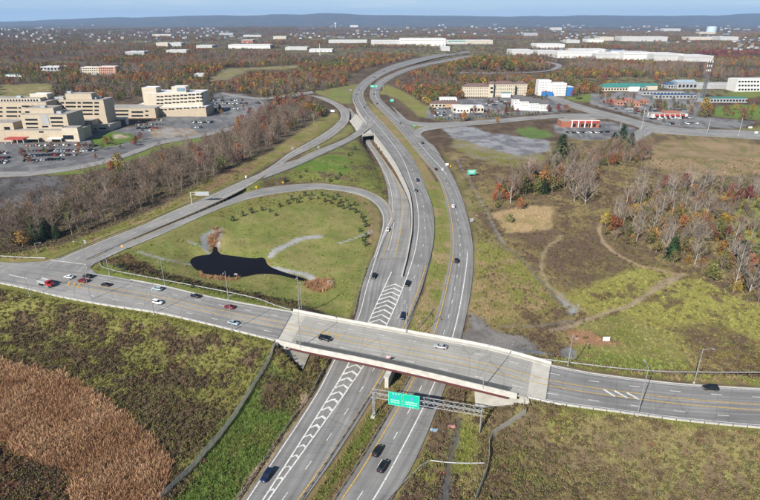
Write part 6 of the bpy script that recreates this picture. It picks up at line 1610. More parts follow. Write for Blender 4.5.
for (zf, w_) in ((.97, 3.4), (.87, 2.9), (.76, 2.4)):
    mb = MB(); mb.bar((0, 0, hh * zf - .25), (0, 0, hh * zf), w_, n=6); mb.obj("platform", M_STEEL, tw)
    for k in range(6):
        an = k * math.pi / 3; mb = MB(); x, y = math.cos(an) * w_ * 1.02, math.sin(an) * w_ * 1.02; mb.box(x - .32, x + .32, y - .22, y + .22, hh * zf - .9, hh * zf + 1.7); mb.obj("antenna", M_SIGNW, tw)
see(700, 703, 62, 101)
# wooden poles and flag poles along the local roads
for k, (px_, py_, ytop) in enumerate(((641, 131, 108), (707, 134, 119), (738, 137, 118), (604, 104, 92), (618, 142, 122))):
    p_ = gat(px_, py_); hh = zat(p_[1], ytop) - p_[2]
    ro = thing("utility_pole", ("pole beside the junction left of the diner", "pole at the road bend under the green triangle", "pole at the right end of the local road", "pole at the hotel lawn", "pole among the pines by the side road")[k], "pole", p_)
    mb = MB(); mb.bar((0, 0, -1), (0, 0, hh), .28, .2, n=7); mb.obj("pole", M_SIGNK, ro); mb = MB(); mb.box(-1.4, 1.4, -.12, .12, hh - 1.3, hh - 1.05); mb.obj("crossarm", M_WOOD, ro)
# small houses towards the skyline
def house_mesh(k):
    r_ = random.Random(k); L_, D_, h_, g_ = r_.uniform(11, 17), r_.uniform(8, 11), r_.uniform(5, 7.5), r_.uniform(2.6, 4)
    mb = MB(); mb.box(-L_ / 2, L_ / 2, -D_ / 2, D_ / 2, -3, h_, 0)
    mb.add([(-L_ / 2 - .4, -D_ / 2 - .4, h_), (L_ / 2 + .4, -D_ / 2 - .4, h_), (L_ / 2 + .4, D_ / 2 + .4, h_), (-L_ / 2 - .4, D_ / 2 + .4, h_), (-L_ / 2 - .4, 0, h_ + g_), (L_ / 2 + .4, 0, h_ + g_)], [(0, 1, 5, 4), (2, 3, 4, 5), (1, 2, 5), (3, 0, 4)], 1)
    for i in range(3): x = -L_ / 2 + L_ * (i + .5) / 3; mb.box(x - .6, x + .6, -D_ / 2 - .05, -D_ / 2, h_ * .5, h_ * .75, 2)
    return mb.mesh("house", [(mat('house_white', (.5, .5, .48), .8, .1, 1), mat('house_tan', (.32, .27, .20), .8, .1, 1), mat('house_blue_grey', (.24, .28, .31), .8, .1, 1), GREYW)[k % 4], (ROOFD, ROOFB, ROOFG)[k % 3], M_GLASS])
HM = [house_mesh(k) for k in range(10)]
rh = random.Random(11); nh = 0; tries = 0
HB = [(0, 205, 25, 43, 78, "upper left"), (205, 390, 25, 39, 60, "upper centre"), (560, 760, 25, 50, 90, "upper right"), (395, 560, 25, 36, 40, "upper middle")]
for (a, b, c, d2, cnt, wh) in HB:
    got = 0
    while got < cnt and tries < 9000:
        tries += 1; px_ = rh.uniform(a, b); py_ = rh.uniform(c, d2)
        if VIS[int(py_) - 1:int(py_) + 1, int(px_) - 2:int(px_) + 2].any() or fbm(np.array([px_ / 34]), np.array([py_ / 5]), 88, 2)[0] < .5: continue
        p_ = gat(px_, py_); k = rh.randrange(10); s_ = 1.0 + max(0, p_[1] - 2500) / 4000
        o = link("house", HM[k], None, ("white", "tan", "blue grey", "grey")[k % 4] + " gabled house among the woods at " + wh + ("" if py_ > 34 else ", close under the skyline"), "house", "small houses among the distant woods", None, (p_[0], p_[1], p_[2] - .2), rh.uniform(-.6, .6)); s_ *= rh.uniform(.75, 1.15); o.scale = (s_, s_, s_ * .9)
        see(px_ - 1.5, px_ + 1.5, py_ - 1.6, py_ + .3); got += 1

VB = VIS.copy()
# keep the lines of sight to roads and lots free of trunks
for rd_ in ((A_left, 2.0), (eY, 2.0)): pass
for L_, R_ in ((A_left, offset(resample(yA, len(A_left)), 1.5)), (offset(resample(eY, len(eR)), -1.5), eR)):
    nn = min(len(L_), len(R_)); L_ = resample(L_, nn); R_ = resample(R_, nn)
    for i in range(nn - 1):
        q = [proj(*v) for v in (L_[i], L_[i + 1], R_[i + 1], R_[i])]
        if max(v[1] for v in q) < 200 and min(v[1] for v in q) > 55: seepoly(q)
for (nm, *_r) in AREAS: pass
SEEAREAS = {"median_up2", "gore_n", "north_bank", "nw_bank", "hosp_lot", "hosp_lot2", "retail_lot", "hotel_lawn", "east_lot", "east_lot2", "east_lot3", "lawn_ne", "lawn_ne2", "tri_green", "far_field", "far_field2", "ruin_lot", "ruin_dirt", "green_ne", "mown_road", "hosp_green", "left_bank", "tan_field", "waste_left"}
for a_ in AREAS:
    if a_[0] in SEEAREAS: seepoly([proj(x, y, float(base(x, y))) for x, y in a_[1]])
for lst in ([(222,92.2),(262,97.5),(290,94.3),(312,91),(314,93.6),(292,96.4),(262,99.6),(222,94)], [(540,61),(555,64.5),(553,68),(535,71.2),(500,72),(455,71.5),(455,73.2),(500,74),(536,73),(558,69.6),(561,64.5)],
            [(297,90),(318,92),(342,104),(350,112),(340,125),(318,138),(300,150),(290,158),(286,152),(318,132),(335,120),(330,106),(310,98)],
            [(545,94),(560,97),(618,114),(664,125),(770,131),(770,140),(664,134),(634,140),(611,150),(628,128),(570,107)], [(420,126),(490,118.5),(606,113),(606,119),(490,124),(424,132)]): seepoly(lst)
# ================================================================ TREES AND UNDERGROWTH
BARK = mat("bark_grey", (.25, .21, .175), .95, .2, 2, obj_rand=.25)
BARKP = mat("bark_pale", (.40, .365, .325), .95, .2, 2, obj_rand=.25)
TWIG = mat("twigs_grey_brown", (.20, .145, .108), .95, .2, .5, obj_rand=.35, hue_rand=.02, island=.35)
TWIGP = mat("twigs_pale", (.235, .19, .155), .95, .2, .5, obj_rand=.25, island=.3)
def leafmat(name, c, hue=.03, isl=.45): return mat(name, c, .8, .2, .4, obj_rand=.3, hue_rand=hue, island=isl, spec=.2)
L_RUST = leafmat("leaves_rust", (.24, .105, .04), .03)
L_GOLD = leafmat("leaves_gold", (.30, .185, .035), .03)
L_RED = leafmat("leaves_dark_red", (.17, .05, .045), .02)
L_OLIVE = leafmat("leaves_olive", (.13, .125, .04), .04)
L_EVER = leafmat("needles_dark_green", (.032, .055, .022), .03)
L_GREEN = leafmat("leaves_green", (.075, .115, .028), .04)

def branch(mb, p, d, L_, r, depth, rnd, mi_b, mi_t, up=.25, ntw=5, seg=3):
    """one tapering limb with forks; the last order is a spray of thin twigs"""
    pts = [Vector(p)]; dd = Vector(d).normalized(); rad = [r]
    for k in range(2):
        dd = (dd + Vector((rnd.uniform(-.25, .25), rnd.uniform(-.25, .25), up * .6))).normalized()
        pts.append(pts[-1] + dd * L_ / 2); rad.append(r * (.62 if k == 0 else .28))
    for k in range(2): mb.bar(pts[k], pts[k + 1], rad[k], rad[k + 1], n=seg, mi=mi_b, cap=False)
    if depth > 0:
        for q, fr in ((1, .75), (2, .7), (1, .6))[:3 if depth > 1 else 2]:
            nd = (dd + Vector((rnd.uniform(-.9, .9), rnd.uniform(-.9, .9), rnd.uniform(-.05, .5)))).normalized()
            branch(mb, pts[q], nd, L_ * fr * rnd.uniform(.8, 1.1), rad[q] * .7, depth - 1, rnd, mi_b, mi_t, up, ntw, seg)
    for k in range(ntw):
        t = rnd.uniform(.25, 1.0); q = pts[0].lerp(pts[2], t)
        nd = (dd + Vector((rnd.uniform(-1, 1), rnd.uniform(-1, 1), rnd.uniform(-.2, .8)))).normalized(); l = L_ * rnd.uniform(.28, .6)
        sd_ = nd.cross(Vector((rnd.uniform(-1, 1), rnd.uniform(-1, 1), .3))).normalized() * max(.045, l * .042)
        e = q + nd * l + Vector((0, 0, l * .12)); mb.add([q - sd_, q + sd_, e], [(0, 1, 2)], mi_t)
        for j in range(3):
            q2 = q.lerp(e, rnd.uniform(.3, .7)); e2 = q2 + (nd + Vector((rnd.uniform(-.9, .9), rnd.uniform(-.9, .9), rnd.uniform(-.2, .6)))).normalized() * l * .6
            mb.add([q2 - sd_ * .7, q2 + sd_ * .7, e2], [(0, 1, 2)], mi_t)
def bare_tree(seed, H=14, spread=.32, depth=2, nl=9, ntw=4, low=.3, twm=1, seg=3):
    """returns (trunk MB, crown MB), unit: metres, base at the origin"""
    rnd = random.Random(seed); tr = MB(); cr = MB(); r0 = H * .013 + .05
    pts = [Vector((0, 0, -.4))]; n_ = 5
    for k in range(n_): pts.append(Vector((pts[-1].x + rnd.uniform(-.03, .03) * H * .4, pts[-1].y + rnd.uniform(-.03, .03) * H * .4, H * .86 * (k + 1) / n_)))
    for k in range(n_): tr.bar(pts[k], pts[k + 1], r0 * (1 - .85 * k / n_), r0 * (1 - .85 * (k + 1) / n_), n=6, cap=(k == 0))
    for i in range(nl):
        t = low + (1 - low) * (i + rnd.random() * .6) / nl; z = t * n_; k = min(n_ - 1, int(z)); p_ = pts[k].lerp(pts[k + 1], z - k)
        an = i * 2.4 + rnd.uniform(-.5, .5); L_ = H * spread * (1.15 - .65 * abs(t - .45)) * rnd.uniform(.75, 1.15)
        branch(cr, p_, (math.cos(an), math.sin(an), rnd.uniform(.45, 1.1)), L_, r0 * (1 - .8 * t) * .6, depth, rnd, 0, 1, .35, ntw, seg)
    return tr, cr
def leaf_quads(mb, c, rad, n_, size, rnd, mi=0, flat=.75):
    for _ in range(n_):
        while True:
            v = Vector((rnd.uniform(-1, 1), rnd.uniform(-1, 1), rnd.uniform(-1, 1)))
            if .25 < v.length < 1: break
        v = v.normalized() * (v.length ** .5)
        p_ = Vector(c) + Vector((v.x * rad, v.y * rad, v.z * rad * flat))
        a = Vector((rnd.uniform(-1, 1), rnd.uniform(-1, 1), rnd.uniform(-1, 1))).normalized(); nrm = (v + a * .9 + Vector((0, 0, .3))).normalized()
        t1 = nrm.cross(Vector((rnd.uniform(-1, 1), rnd.uniform(-1, 1), .2))).normalized(); t2 = nrm.cross(t1)
        s = size * rnd.uniform(.6, 1.3)
        mb.add([p_ - t1 * s, p_ + t2 * s * .7, p_ + t1 * s, p_ - t2 * s * .7], [(0, 1, 2, 3)], mi)
def leafy_tree(seed, H=11, W_=.42, clumps=16, per=26, size=.5, low=.28):
    rnd = random.Random(seed); tr = MB(); cr = MB(); r0 = H * .015 + .05
    tr.bar((0, 0, -.4), (rnd.uniform(-.2, .2), rnd.uniform(-.2, .2), H * .5), r0, r0 * .6, n=6)
    tr.bar((0, 0, H * .5), (rnd.uniform(-.3, .3), rnd.uniform(-.3, .3), H * .85), r0 * .6, r0 * .2, n=5)
    for i in range(clumps):
        t = low + (1 - low) * ((i + rnd.random()) / clumps); an = i * 2.4 + rnd.uniform(-.6, .6)
        env = math.sin(min(1, (t - low + .12) / (1 - low) * 1.0) * math.pi * .92 + .1); rad = H * W_ * max(.15, env) * rnd.uniform(.45, 1.0)
        c = (math.cos(an) * rad * .8, math.sin(an) * rad * .8, H * t * .92)
        tr.bar((0, 0, H * t * .6), c, r0 * .3, r0 * .08, n=4, cap=False)
        leaf_quads(cr, c, H * W_ * rnd.uniform(.30, .5), per, size, rnd)
    return tr, cr
def conifer(seed, H=12, W_=.24, tiers=11, per=15, size=.55):
    rnd = random.Random(seed); tr = MB(); cr = MB()
    tr.bar((0, 0, -.4), (0, 0, H * .97), H * .016 + .05, .03, n=6)
    for i in range(tiers):
        t = .08 + .9 * i / tiers; R_ = H * W_ * (1 - t) ** .75 * rnd.uniform(.8, 1.1) + .15
        for k in range(per):
            an = rnd.uniform(0, 6.28); rr_ = R_ * rnd.uniform(.35, 1.0); z = H * t + rnd.uniform(-.3, .3) - rr_ * .25
            c = Vector((math.cos(an) * rr_, math.sin(an) * rr_, z)); o_ = Vector((math.cos(an), math.sin(an), rnd.uniform(-.5, .2))).normalized(); s_ = o_.cross(Vector((0, 0, 1))) * size * .55
            q = size * rnd.uniform(.7, 1.4)
            cr.add([c - o_ * q + s_ * .6, c - o_ * q - s_ * .6, c + o_ * q - s_ * .3, c + o_ * q + s_ * .3], [(0, 1, 2, 3)])
    return tr, cr
def merged(tr, cr, name, m):
    mb = MB(); mb.v = tr.v + cr.v; o = len(tr.v); mb.f = tr.f + [tuple(i + o for i in f) for f in cr.f]; mb.m = [0] * len(tr.f) + [x + 1 for x in cr.m]
    return mb.mesh(name, m)

# --- near kinds: shared meshes, each tree an object with trunk and crown
KINDS = {}
def kind(key, builds, mt, mc):
    KINDS[key] = [(tr.mesh("trunk", mt), cr.mesh("crown", mc)) for tr, cr in builds]
kind("bare", [bare_tree(s, H=13 + (s % 3) * 1.3, spread=.25 + .03 * (s % 3), depth=1, nl=13, ntw=7) for s in range(6)], BARK, [BARK, TWIG])
kind("pale", [bare_tree(20 + s, H=13 + s, spread=.27, depth=2, nl=9, ntw=4, low=.25) for s in range(4)], BARKP, [BARKP, TWIGP])
kind("broad", [bare_tree(40 + s, H=12, spread=.55, depth=2, nl=13, ntw=5, low=.12) for s in range(2)], BARKP, [BARKP, TWIGP])
for nm, lm in (("rust", L_RUST), ("gold", L_GOLD), ("red", L_RED), ("olive", L_OLIVE)):
    kind(nm, [leafy_tree(60 + s + len(nm) * 9, H=10.5 + s, W_=.36 + .04 * s, clumps=17, per=30, size=.42) for s in range(3)], BARK, [lm])
kind("pine", [conifer(90 + s, H=11 + 2 * s, W_=.33 + .03 * s, tiers=14, per=34, size=.8) for s in range(3)], BARK, [L_EVER])
kind("spruce", [conifer(95 + s, H=14 + s, W_=.43, tiers=15, per=46, size=.95) for s in range(2)], BARK, [L_EVER])
kind("shrub", [leafy_tree(110 + s, H=2.3, W_=.52, clumps=9, per=16, size=.2, low=.05) for s in range(3)], BARK, [L_EVER])
kind("bush", [leafy_tree(120 + s, H=3.6, W_=.55, clumps=10, per=22, size=.28, low=.08) for s in range(3)], BARK, [L_OLIVE])
TREEN = {"bare": "bare_tree", "pale": "bare_tree", "broad": "bare_tree", "rust": "autumn_tree", "gold": "autumn_tree", "red": "autumn_tree", "olive": "autumn_tree", "pine": "evergreen_tree", "spruce": "evergreen_tree", "shrub": "evergreen_shrub", "bush": "bush"}
CAT = {"bare_tree": "tree", "autumn_tree": "tree", "evergreen_tree": "tree", "evergreen_shrub": "shrub", "bush": "bush"}
LOOK = {"bare": "slender leafless grey tree", "pale": "leafless tree with pale bark", "broad": "wide spreading leafless tree with pale bark", "rust": "rust orange tree", "gold": "golden yellow tree",
        "red": "dark red autumn tree", "olive": "olive green tree", "pine": "dark green conifer", "spruce": "broad dark conifer", "shrub": "small dark evergreen shrub", "bush": "low rounded olive bush"}
COUNT = {}
def tree(k, x, y, s, where, z=None, label=None, group=None):
    nm = TREEN[k]; v = random.choice(KINDS[k]); z = float(gh(x, y)[0]) if z is None else z
    root = thing(nm, label or (LOOK[k] + " " + where), CAT[nm], (x, y, z - .1), random.uniform(0, 6.28), group or (nm.replace("_", " ") + "s " + where))
    root.scale = (s, s, s * random.uniform(.9, 1.12))
    link("trunk", v[0], root); link("crown", v[1], root); COUNT[nm] = COUNT.get(nm, 0) + 1
    return root
def fill(px, n_, zt, mix, where, smin=.8, smax=1.15, gap=3.2, seed=1):
    P = np.array([at(q[0], q[1], zt)[:2] for q in px]); rl = random.Random(seed); pts = []; t = 0
    ks, ws = list(mix), list(mix.values())
    while len(pts) < n_ and t < n_ * 60:
        t += 1; x = rl.uniform(P[:, 0].min(), P[:, 0].max()); y = rl.uniform(P[:, 1].min(), P[:, 1].max())
        if not inpoly(x, y, P): continue
        if any((x - a) ** 2 + (y - b) ** 2 < gap * gap for a, b in pts): continue
        pts.append((x, y)); s_ = rl.uniform(smin, smax); kk = rl.choices(ks, ws)[0]
        lb = None
        if n_ > 30:
            fx = (x - P[:, 0].min()) / (P[:, 0].max() - P[:, 0].min()); sz = "short" if s_ < lerp(smin, smax, .33) else "tall" if s_ > lerp(smin, smax, .67) else "medium"
            lb = sz + " " + LOOK[kk].replace("leafless", "bare").replace(" autumn", "") + " " + where.replace("in the wood above", "in the wood above") + ", " + ("left end" if fx < .2 else "left part" if fx < .4 else "middle" if fx < .6 else "right part" if fx < .8 else "right end")
        tree(kk, x, y, s_, where, None, lb)
    return pts
# wood between the hospital road and the left ramp
fill([(-22,247),(0,246),(40,234),(80,227),(125,212),(165,199),(200,184),(232,168),(258,155),(285,137),(312,118),(300,111),(262,116),(240,135),(200,148),(160,160),(122,178),(70,190),(0,212),(-22,218)], 205, 8.5, {"bare": 76, "pale": 10, "rust": 6, "olive": 6, "red": 1}, "in the wood above the left ramp", .72, 1.08, 3.6, 3)
fill([(225,140),(262,117),(290,112),(312,104),(318,110),(300,122),(262,140)], 30, 8.8, {"bare": 4, "red": 4, "rust": 6, "olive": 2}, "in the upper wood by the ramp bend", .9, 1.35, 4.5, 4)
for (px_, py_, k, s, lb) in ((47,238,"spruce",.85,"dark green conifer at the lower left end of the wood, larger one"),(36,243,"pine",.75,"dark green conifer at the lower left end of the wood, smaller one"),(57,238,"spruce",.6,"dark green conifer right of the larger one at the lower left wood"),
                        (18,246,"olive",.8,"olive leafed tree at the lower left corner of the wood"),(120,172,"gold",1.25,"big orange tree standing by the hospital drive"),(112,172,"rust",.9,"rust coloured tree beside the big orange tree"),(178,180,"gold",.6,"small yellow tree inside the wood above the ramp"),
                        (284,112,"rust",1.3,"tall rusty tree above the ramp bend"),(302,104,"red",1.2,"dark crimson tree behind the ramp bend"),(250,116,"red",1.1,"dark red tree at the end of the hospital road"),(238,126,"rust",1.0,"rusty tree beside the wide hospital lot")):
    p_ = onground(px_, py_); tree(k, p_[0], p_[1], s, "", p_[2], lb)
# cluster right of the bend
fill([(497,212),(520,203),(560,196),(590,190),(598,182),(575,172),(548,178),(520,188),(500,196)], 70, 5.0, {"pale": 5, "olive": 7, "rust": 4, "bare": 6, "bush": 4, "pine": 1}, "in the thicket right of the bend", .75, 1.2, 2.8, 6)
for (px_, py_, k, s, lb) in ((574,201,"broad",1.55,"wide bare pale tree at the right end of the thicket"),(585,204,"broad",1.2,"second wide bare tree leaning beside the larger one"),(560,163,"spruce",1.75,"big dark conifer above the thicket"),(571,161,"spruce",1.2,"smaller conifer touching the big one"),
                        (613,147,"spruce",1.05,"pine beside the side road, leftmost of the group"),(621,146,"spruce",1.5,"pine beside the side road, tallest of the group"),(630,148,"spruce",1.1,"pine beside the side road, rightmost of the group"),(510,222,"bush",1.5,"dark round bush at the straw coloured clearing"),
                        (618,152,"red",.75,"dark red tree below the side road pines"),(606,158,"olive",.6,"olive tree below the side road pines"),(590,160,"pale",.7,"pale bare tree left of the side road pines"),(640,158,"bush",1.3,"olive bush right of the side road pines"),(520,210,"rust",.85,"rusty tree in the middle of the thicket")):
    p_ = onground(px_, py_); tree(k, p_[0], p_[1], s, "", p_[2], lb)
fill([(560,170),(600,150),(646,152),(650,162),(610,168),(580,178)], 16, 6.0, {"olive": 3, "bush": 4, "bare": 2, "red": 1}, "between the thicket and the side road", .5, .8, 3.5, 8)
# wood at the right edge
fill([(600,232),(615,212),(640,200),(680,196),(708,205),(712,235),(700,250),(660,246),(625,240)], 62, 5.0, {"pale": 52, "gold": 13, "rust": 14, "red": 4, "olive": 16}, "in the open wood at the right", .62, .95, 3.2, 9)
fill([(640,247),(700,250),(712,235),(740,238),(775,255),(790,300),(750,295),(722,278),(690,262)], 42, 4.5, {"pale": 12, "olive": 18, "rust": 14, "bare": 4, "red": 3, "spruce": 4}, "along the lower edge of the right wood", .6, 1.05, 3.2, 10)
fill([(632,196),(660,188),(720,190),(785,196),(785,208),(735,206),(690,197)], 40, 5.5, {"pale": 30, "red": 3, "olive": 4}, "in the row behind the right wood", .7, 1.0, 3.4, 11)
# small shrubs round the loop
sh_px = [(233,221),(243,216),(252,213),(262,211),(270,212),(280,207),(292,200),(300,199),(305,196),(312,196),(318,199),(322,196),(328,197),(333,200),(338,197),(341,203),(346,201),(349,206),(343,209),(339,207),(350,210),(356,213),(362,218),(364,222),(366,227),(360,232),(366,238),(363,241),(355,206),(331,204),(325,202),(310,200),(298,203),(288,204),(276,216),(365,246)]
for i, (a, b) in enumerate(sh_px):
    p_ = onground(a, b); tree("shrub", p_[0], p_[1], random.uniform(.95, 1.6), "", p_[2], "small dark evergreen shrub planted along the inside of the loop ramp", "evergreen shrubs inside the loop ramp")
for i in range(46):
    t = i / 45; px_ = 112 + 186 * t + random.uniform(-3, 3); py_ = np.interp(px_, [112, 150, 200, 250, 300], [265.5, 275, 287.5, 296.5, 306]) + random.uniform(-2.6, 2.2)
    p_ = onground(px_, py_); tree("shrub" if random.random() < .75 else "bush", p_[0], p_[1], random.uniform(.5, .95), "", p_[2], "low shrub in the hedge between the road rail and the pond", "shrubs in the hedge by the pond")
for (a, b) in ((311,182),(318,180),(336,180),(352,154),(355,150),(349,156),(300,178),(345,168),(340,176),(330,182),(285,182),(306,172),(352,163)):
    p_ = onground(a, b); tree("shrub", p_[0], p_[1], random.uniform(.7, 1.5) * (1.6 if 348 < a < 357 and b < 157 else 1), "", p_[2], "dark shrub on the grass between the slip ramp and the loop ramp", "shrubs between the ramps")
for (a, b, lb) in ((232,277.5,"leftmost"),(0,0,"")):
    pass
# single autumn trees in the built-up part
for (a, b, k, s, lb) in ((464,121,"gold",1.15,"bright yellow tree beside the local road"),(497,123,"gold",.7,"small yellow tree below the local road"),(704,113,"gold",1.9,"big round golden tree right of the diner"),(610,107,"red",1.0,"dark red tree left of the red roofed shops"),(635,114,"red",.9,"dark red tree before the red roofed shops"),
                  (622,103,"red",.8,"dark red tree behind the red roofed shops"),(726,116,"red",.9,"dark red tree on the lawn at the right"),(742,120,"red",1.0,"dark red tree by the road at the far right"),(752,112,"gold",.9,"yellow tree on the lawn at the far right"),(735,110,"gold",.8,"yellow tree left of the one on the far right lawn"),
                  (548,112,"red",1.0,"dark red tree in front of the inn, left one"),(558,112,"red",1.0,"dark red tree in front of the inn, middle one"),(566,112,"rust",.9,"rusty tree in front of the inn, right one"),(474,115,"red",.9,"dark red tree before the white restaurant"),(506,115,"red",.9,"dark red tree in the middle of the retail lot"),
                  (545,96,"rust",.7,"small rusty tree between the two hotels"),(515,95,"rust",.7,"small rusty tree at the corner of the long hotel"),(578,99,"pine",1.0,"conifer beside the blue hotel bay"),(572,97,"red",.9,"red tree before the blue hotel bay"),(663,112,"olive",1.3,"olive tree between the shops and the diner"),
                  (690,108,"bare",1.2,"bare tree at the foot of the lattice tower"),(655,108,"olive",1.2,"olive tree behind the diner"),(80,156,"rust",.55,"small orange tree in the hospital car park, right one"),(30,163,"rust",.6,"small orange tree in the hospital car park, left one"),(24,158,"red",.7,"small red tree at the hospital drive"),
                  (108,144,"pine",.55,"small conifer on the hospital lawn"),(103,150,"olive",.5,"small olive tree beside the hospital lawn"),(136,146,"red",.45,"small red tree at the end of the hospital lawn"),(96,160,"rust",.45,"small rusty tree along the hospital drive")):
    p_ = gat(a, b); tree(k, p_[0], p_[1], s, "", float(gh(p_[0], p_[1])[0]), lb)
for (nn_, pp_, wh_, sd_) in ((34, [(430,108),(462,100),(505,98),(560,100),(572,106),(555,113),(500,116),(455,119),(430,117)], "among the lots by the two hotels", 51), (52, [(594,96),(640,92),(700,93),(716,104),(700,118),(660,122),(625,112),(596,104)], "among the lots of the shops at the right", 52),
                             (16, [(700,118),(735,104),(762,102),(764,122),(730,124)], "on the lawns at the far right", 53), (16, [(22,150),(100,145),(140,138),(150,132),(138,146),(98,157),(24,162)], "between the parked cars at the hospital", 54), (14, [(208,98),(262,102),(258,108),(216,118)], "in the wide lot above the ramp woods", 55)):
    rl_ = random.Random(sd_); got = 0; tr_ = 0
    while got < nn_ and tr_ < 3000:
        tr_ += 1; a = rl_.uniform(min(q[0] for q in pp_), max(q[0] for q in pp_)); b = rl_.uniform(min(q[1] for q in pp_), max(q[1] for q in pp_))
        if not inpoly(a, b, pp_): continue
        p_ = gat(a, b)
        if road_clear(np.array([p_[0]]), np.array([p_[1]]))[0] < 3 or VB[int(round(b - 3)), int(round(a))] or VB[int(round(b)), int(round(a))]: continue
        k_ = rl_.choices(["red", "rust", "olive", "gold", "bush", "pine"], [4, 3, 4, 1.2, 4, .8])[0]
        tree(k_, p_[0], p_[1], rl_.uniform(.4, .75) if k_ != "bush" else rl_.uniform(.6, 1.1), wh_); got += 1
for i in range(22):
    a = 505 + i * 2.1 + random.uniform(-.5, .5); b = 104 + (a - 505) * .16 + random.uniform(-.4, .4); p_ = gat(a, b)
    if a < 546: tree("bush", p_[0], p_[1], random.uniform(.9, 1.4), "", None, "round bush in the row before the white inn", "bushes in the row before the inn")
for i in range(34):
    a = 436 + i * 3.1; b = np.interp(a, [430, 470, 560], [120.5, 119, 113]) + random.uniform(-.8, .3); p_ = gat(a, b); tree(random.choice(["bush", "bush", "shrub"]), p_[0], p_[1], random.uniform(.7, 1.3), "", None, "low bush in the hedge between the retail lot and the local road", "bushes along the local road")
for i in range(26):
    a = 598 + i * 3.3; b = np.interp(a, [598, 640, 690], [97, 106, 112]) + random.uniform(-1, 1); p_ = gat(a, b); tree(random.choice(["bush", "olive", "bush"]), p_[0], p_[1], random.uniform(.6, 1.0) if False else random.uniform(.5, .9), "", None, "shrub or small tree in the green strip across the shop lots", "plants in the strip across the shop lots")

# --- far woods and undergrowth: geometry nodes, one object for each kind
def gn_scatter(name, protos, pos, scale, rot, idx, tint=None):
    me = bpy.data.meshes.new(name); n_ = len(pos)
    me.vertices.add(n_); me.vertices.foreach_set("co", np.asarray(pos, np.float32).ravel())
    for nm, arr, ty in (("size", scale, 'FLOAT'), ("turn", rot, 'FLOAT'), ("pick", idx, 'INT')):
        a_ = me.attributes.new(nm, ty, 'POINT'); a_.data.foreach_set("value", np.asarray(arr, np.float32 if ty == 'FLOAT' else np.int32))
    if tint is not None:
        a_ = me.attributes.new("tint", 'FLOAT_COLOR', 'POINT'); a_.data.foreach_set("color", np.c_[tint, np.ones(n_)].astype(np.float32).ravel())
    me.update()
    o = link(name, me, kind='stuff')
    ng = bpy.data.node_groups.new(name, 'GeometryNodeTree')
    ng.interface.new_socket("Geometry", in_out='INPUT', socket_type='NodeSocketGeometry'); ng.interface.new_socket("Geometry", in_out='OUTPUT', socket_type='NodeSocketGeometry')
    N = ng.nodes; Lk = ng.links; gi = N.new("NodeGroupInput"); go = N.new("NodeGroupOutput")
    ip = N.new("GeometryNodeInstanceOnPoints"); Lk.new(gi.outputs[0], ip.inputs["Points"]); Lk.new(ip.outputs[0], go.inputs[0])
    jn = N.new("GeometryNodeJoinGeometry")
    for m_ in reversed(protos):
        po = bpy.data.objects.new(name + "_shape", m_); oi = N.new("GeometryNodeObjectInfo"); oi.inputs["Object"].default_value = po; oi.inputs["As Instance"].default_value = True
        Lk.new(oi.outputs["Geometry"], jn.inputs[0])
    Lk.new(jn.outputs[0], ip.inputs["Instance"]); ip.inputs["Pick Instance"].default_value = True
    def at_(nm, ty):
        q = N.new("GeometryNodeInputNamedAttribute"); q.data_type = ty; q.inputs["Name"].default_value = nm; return q.outputs["Attribute"]
    Lk.new(at_("pick", 'INT'), ip.inputs["Instance Index"])
    cx_ = N.new("ShaderNodeCombineXYZ"); Lk.new(at_("turn", 'FLOAT'), cx_.inputs[2]); Lk.new(cx_.outputs[0], ip.inputs["Rotation"])
    Lk.new(at_("size", 'FLOAT'), ip.inputs["Scale"])
    md = o.modifiers.new("scatter", 'NODES'); md.node_group = ng
    return o
# sample the plain beyond
Ncand = 150000
th_ = rng.uniform(R(-41), R(41), Ncand); r_ = rng.uniform(470, 7600, Ncand)
X = r_ * np.sin(th_); Y = r_ * np.cos(th_)
D_ = dep(Y, 8.0); zt_ = base(X, Y)
hgt = 10.5 * rng.uniform(.7, 1.25, Ncand) * (1 + np.maximum(0, r_ - 2200) / 9000)
clear = fbm(X / 170, Y / 260, 61, 3)
farm = (fbm(X / 700, Y / 500, 31, 3) > .60) & (r_ > 900)
ok = (clear > .33) & ~(farm & (rng.random(Ncand) < .93))
for fr in (.05, .5, .95):
    px_, py_ = proj(X, Y, zt_ + hgt * fr)
    ii = np.clip(np.round(py_).astype(int), 0, 519); jj = np.clip(np.round(px_).astype(int), 0, 779)
    inside = (px_ > -1) & (px_ < 779)
    ok &= ~(inside & VIS[ii, jj])
# keep the open land near the interchange free (only what lies beyond the local road and outside the traced open areas)
px_, py_ = proj(X, Y, zt_)
ok &= ~((py_ > 118) & (px_ > 330) & (px_ < 800)) & ~((py_ > 128) & (px_ > 200)) & ~(py_ > 165)
for (nm, P, *_r) in AREAS:
    if nm in ("woods_floor", "waste_left", "hosp_lot"):
        ok &= ~(poly_sd(X, Y, P, 5) < 2)
for rdn in ROADS:
    C = rdn[0]
    dd = path_d(X, Y, C[:, :2], 30); ok &= dd > rdn[1].mean() + 5
X, Y, r_, hgt, zt_ = X[ok], Y[ok], r_[ok], hgt[ok], zt_[ok]
print("far trees", len(X))
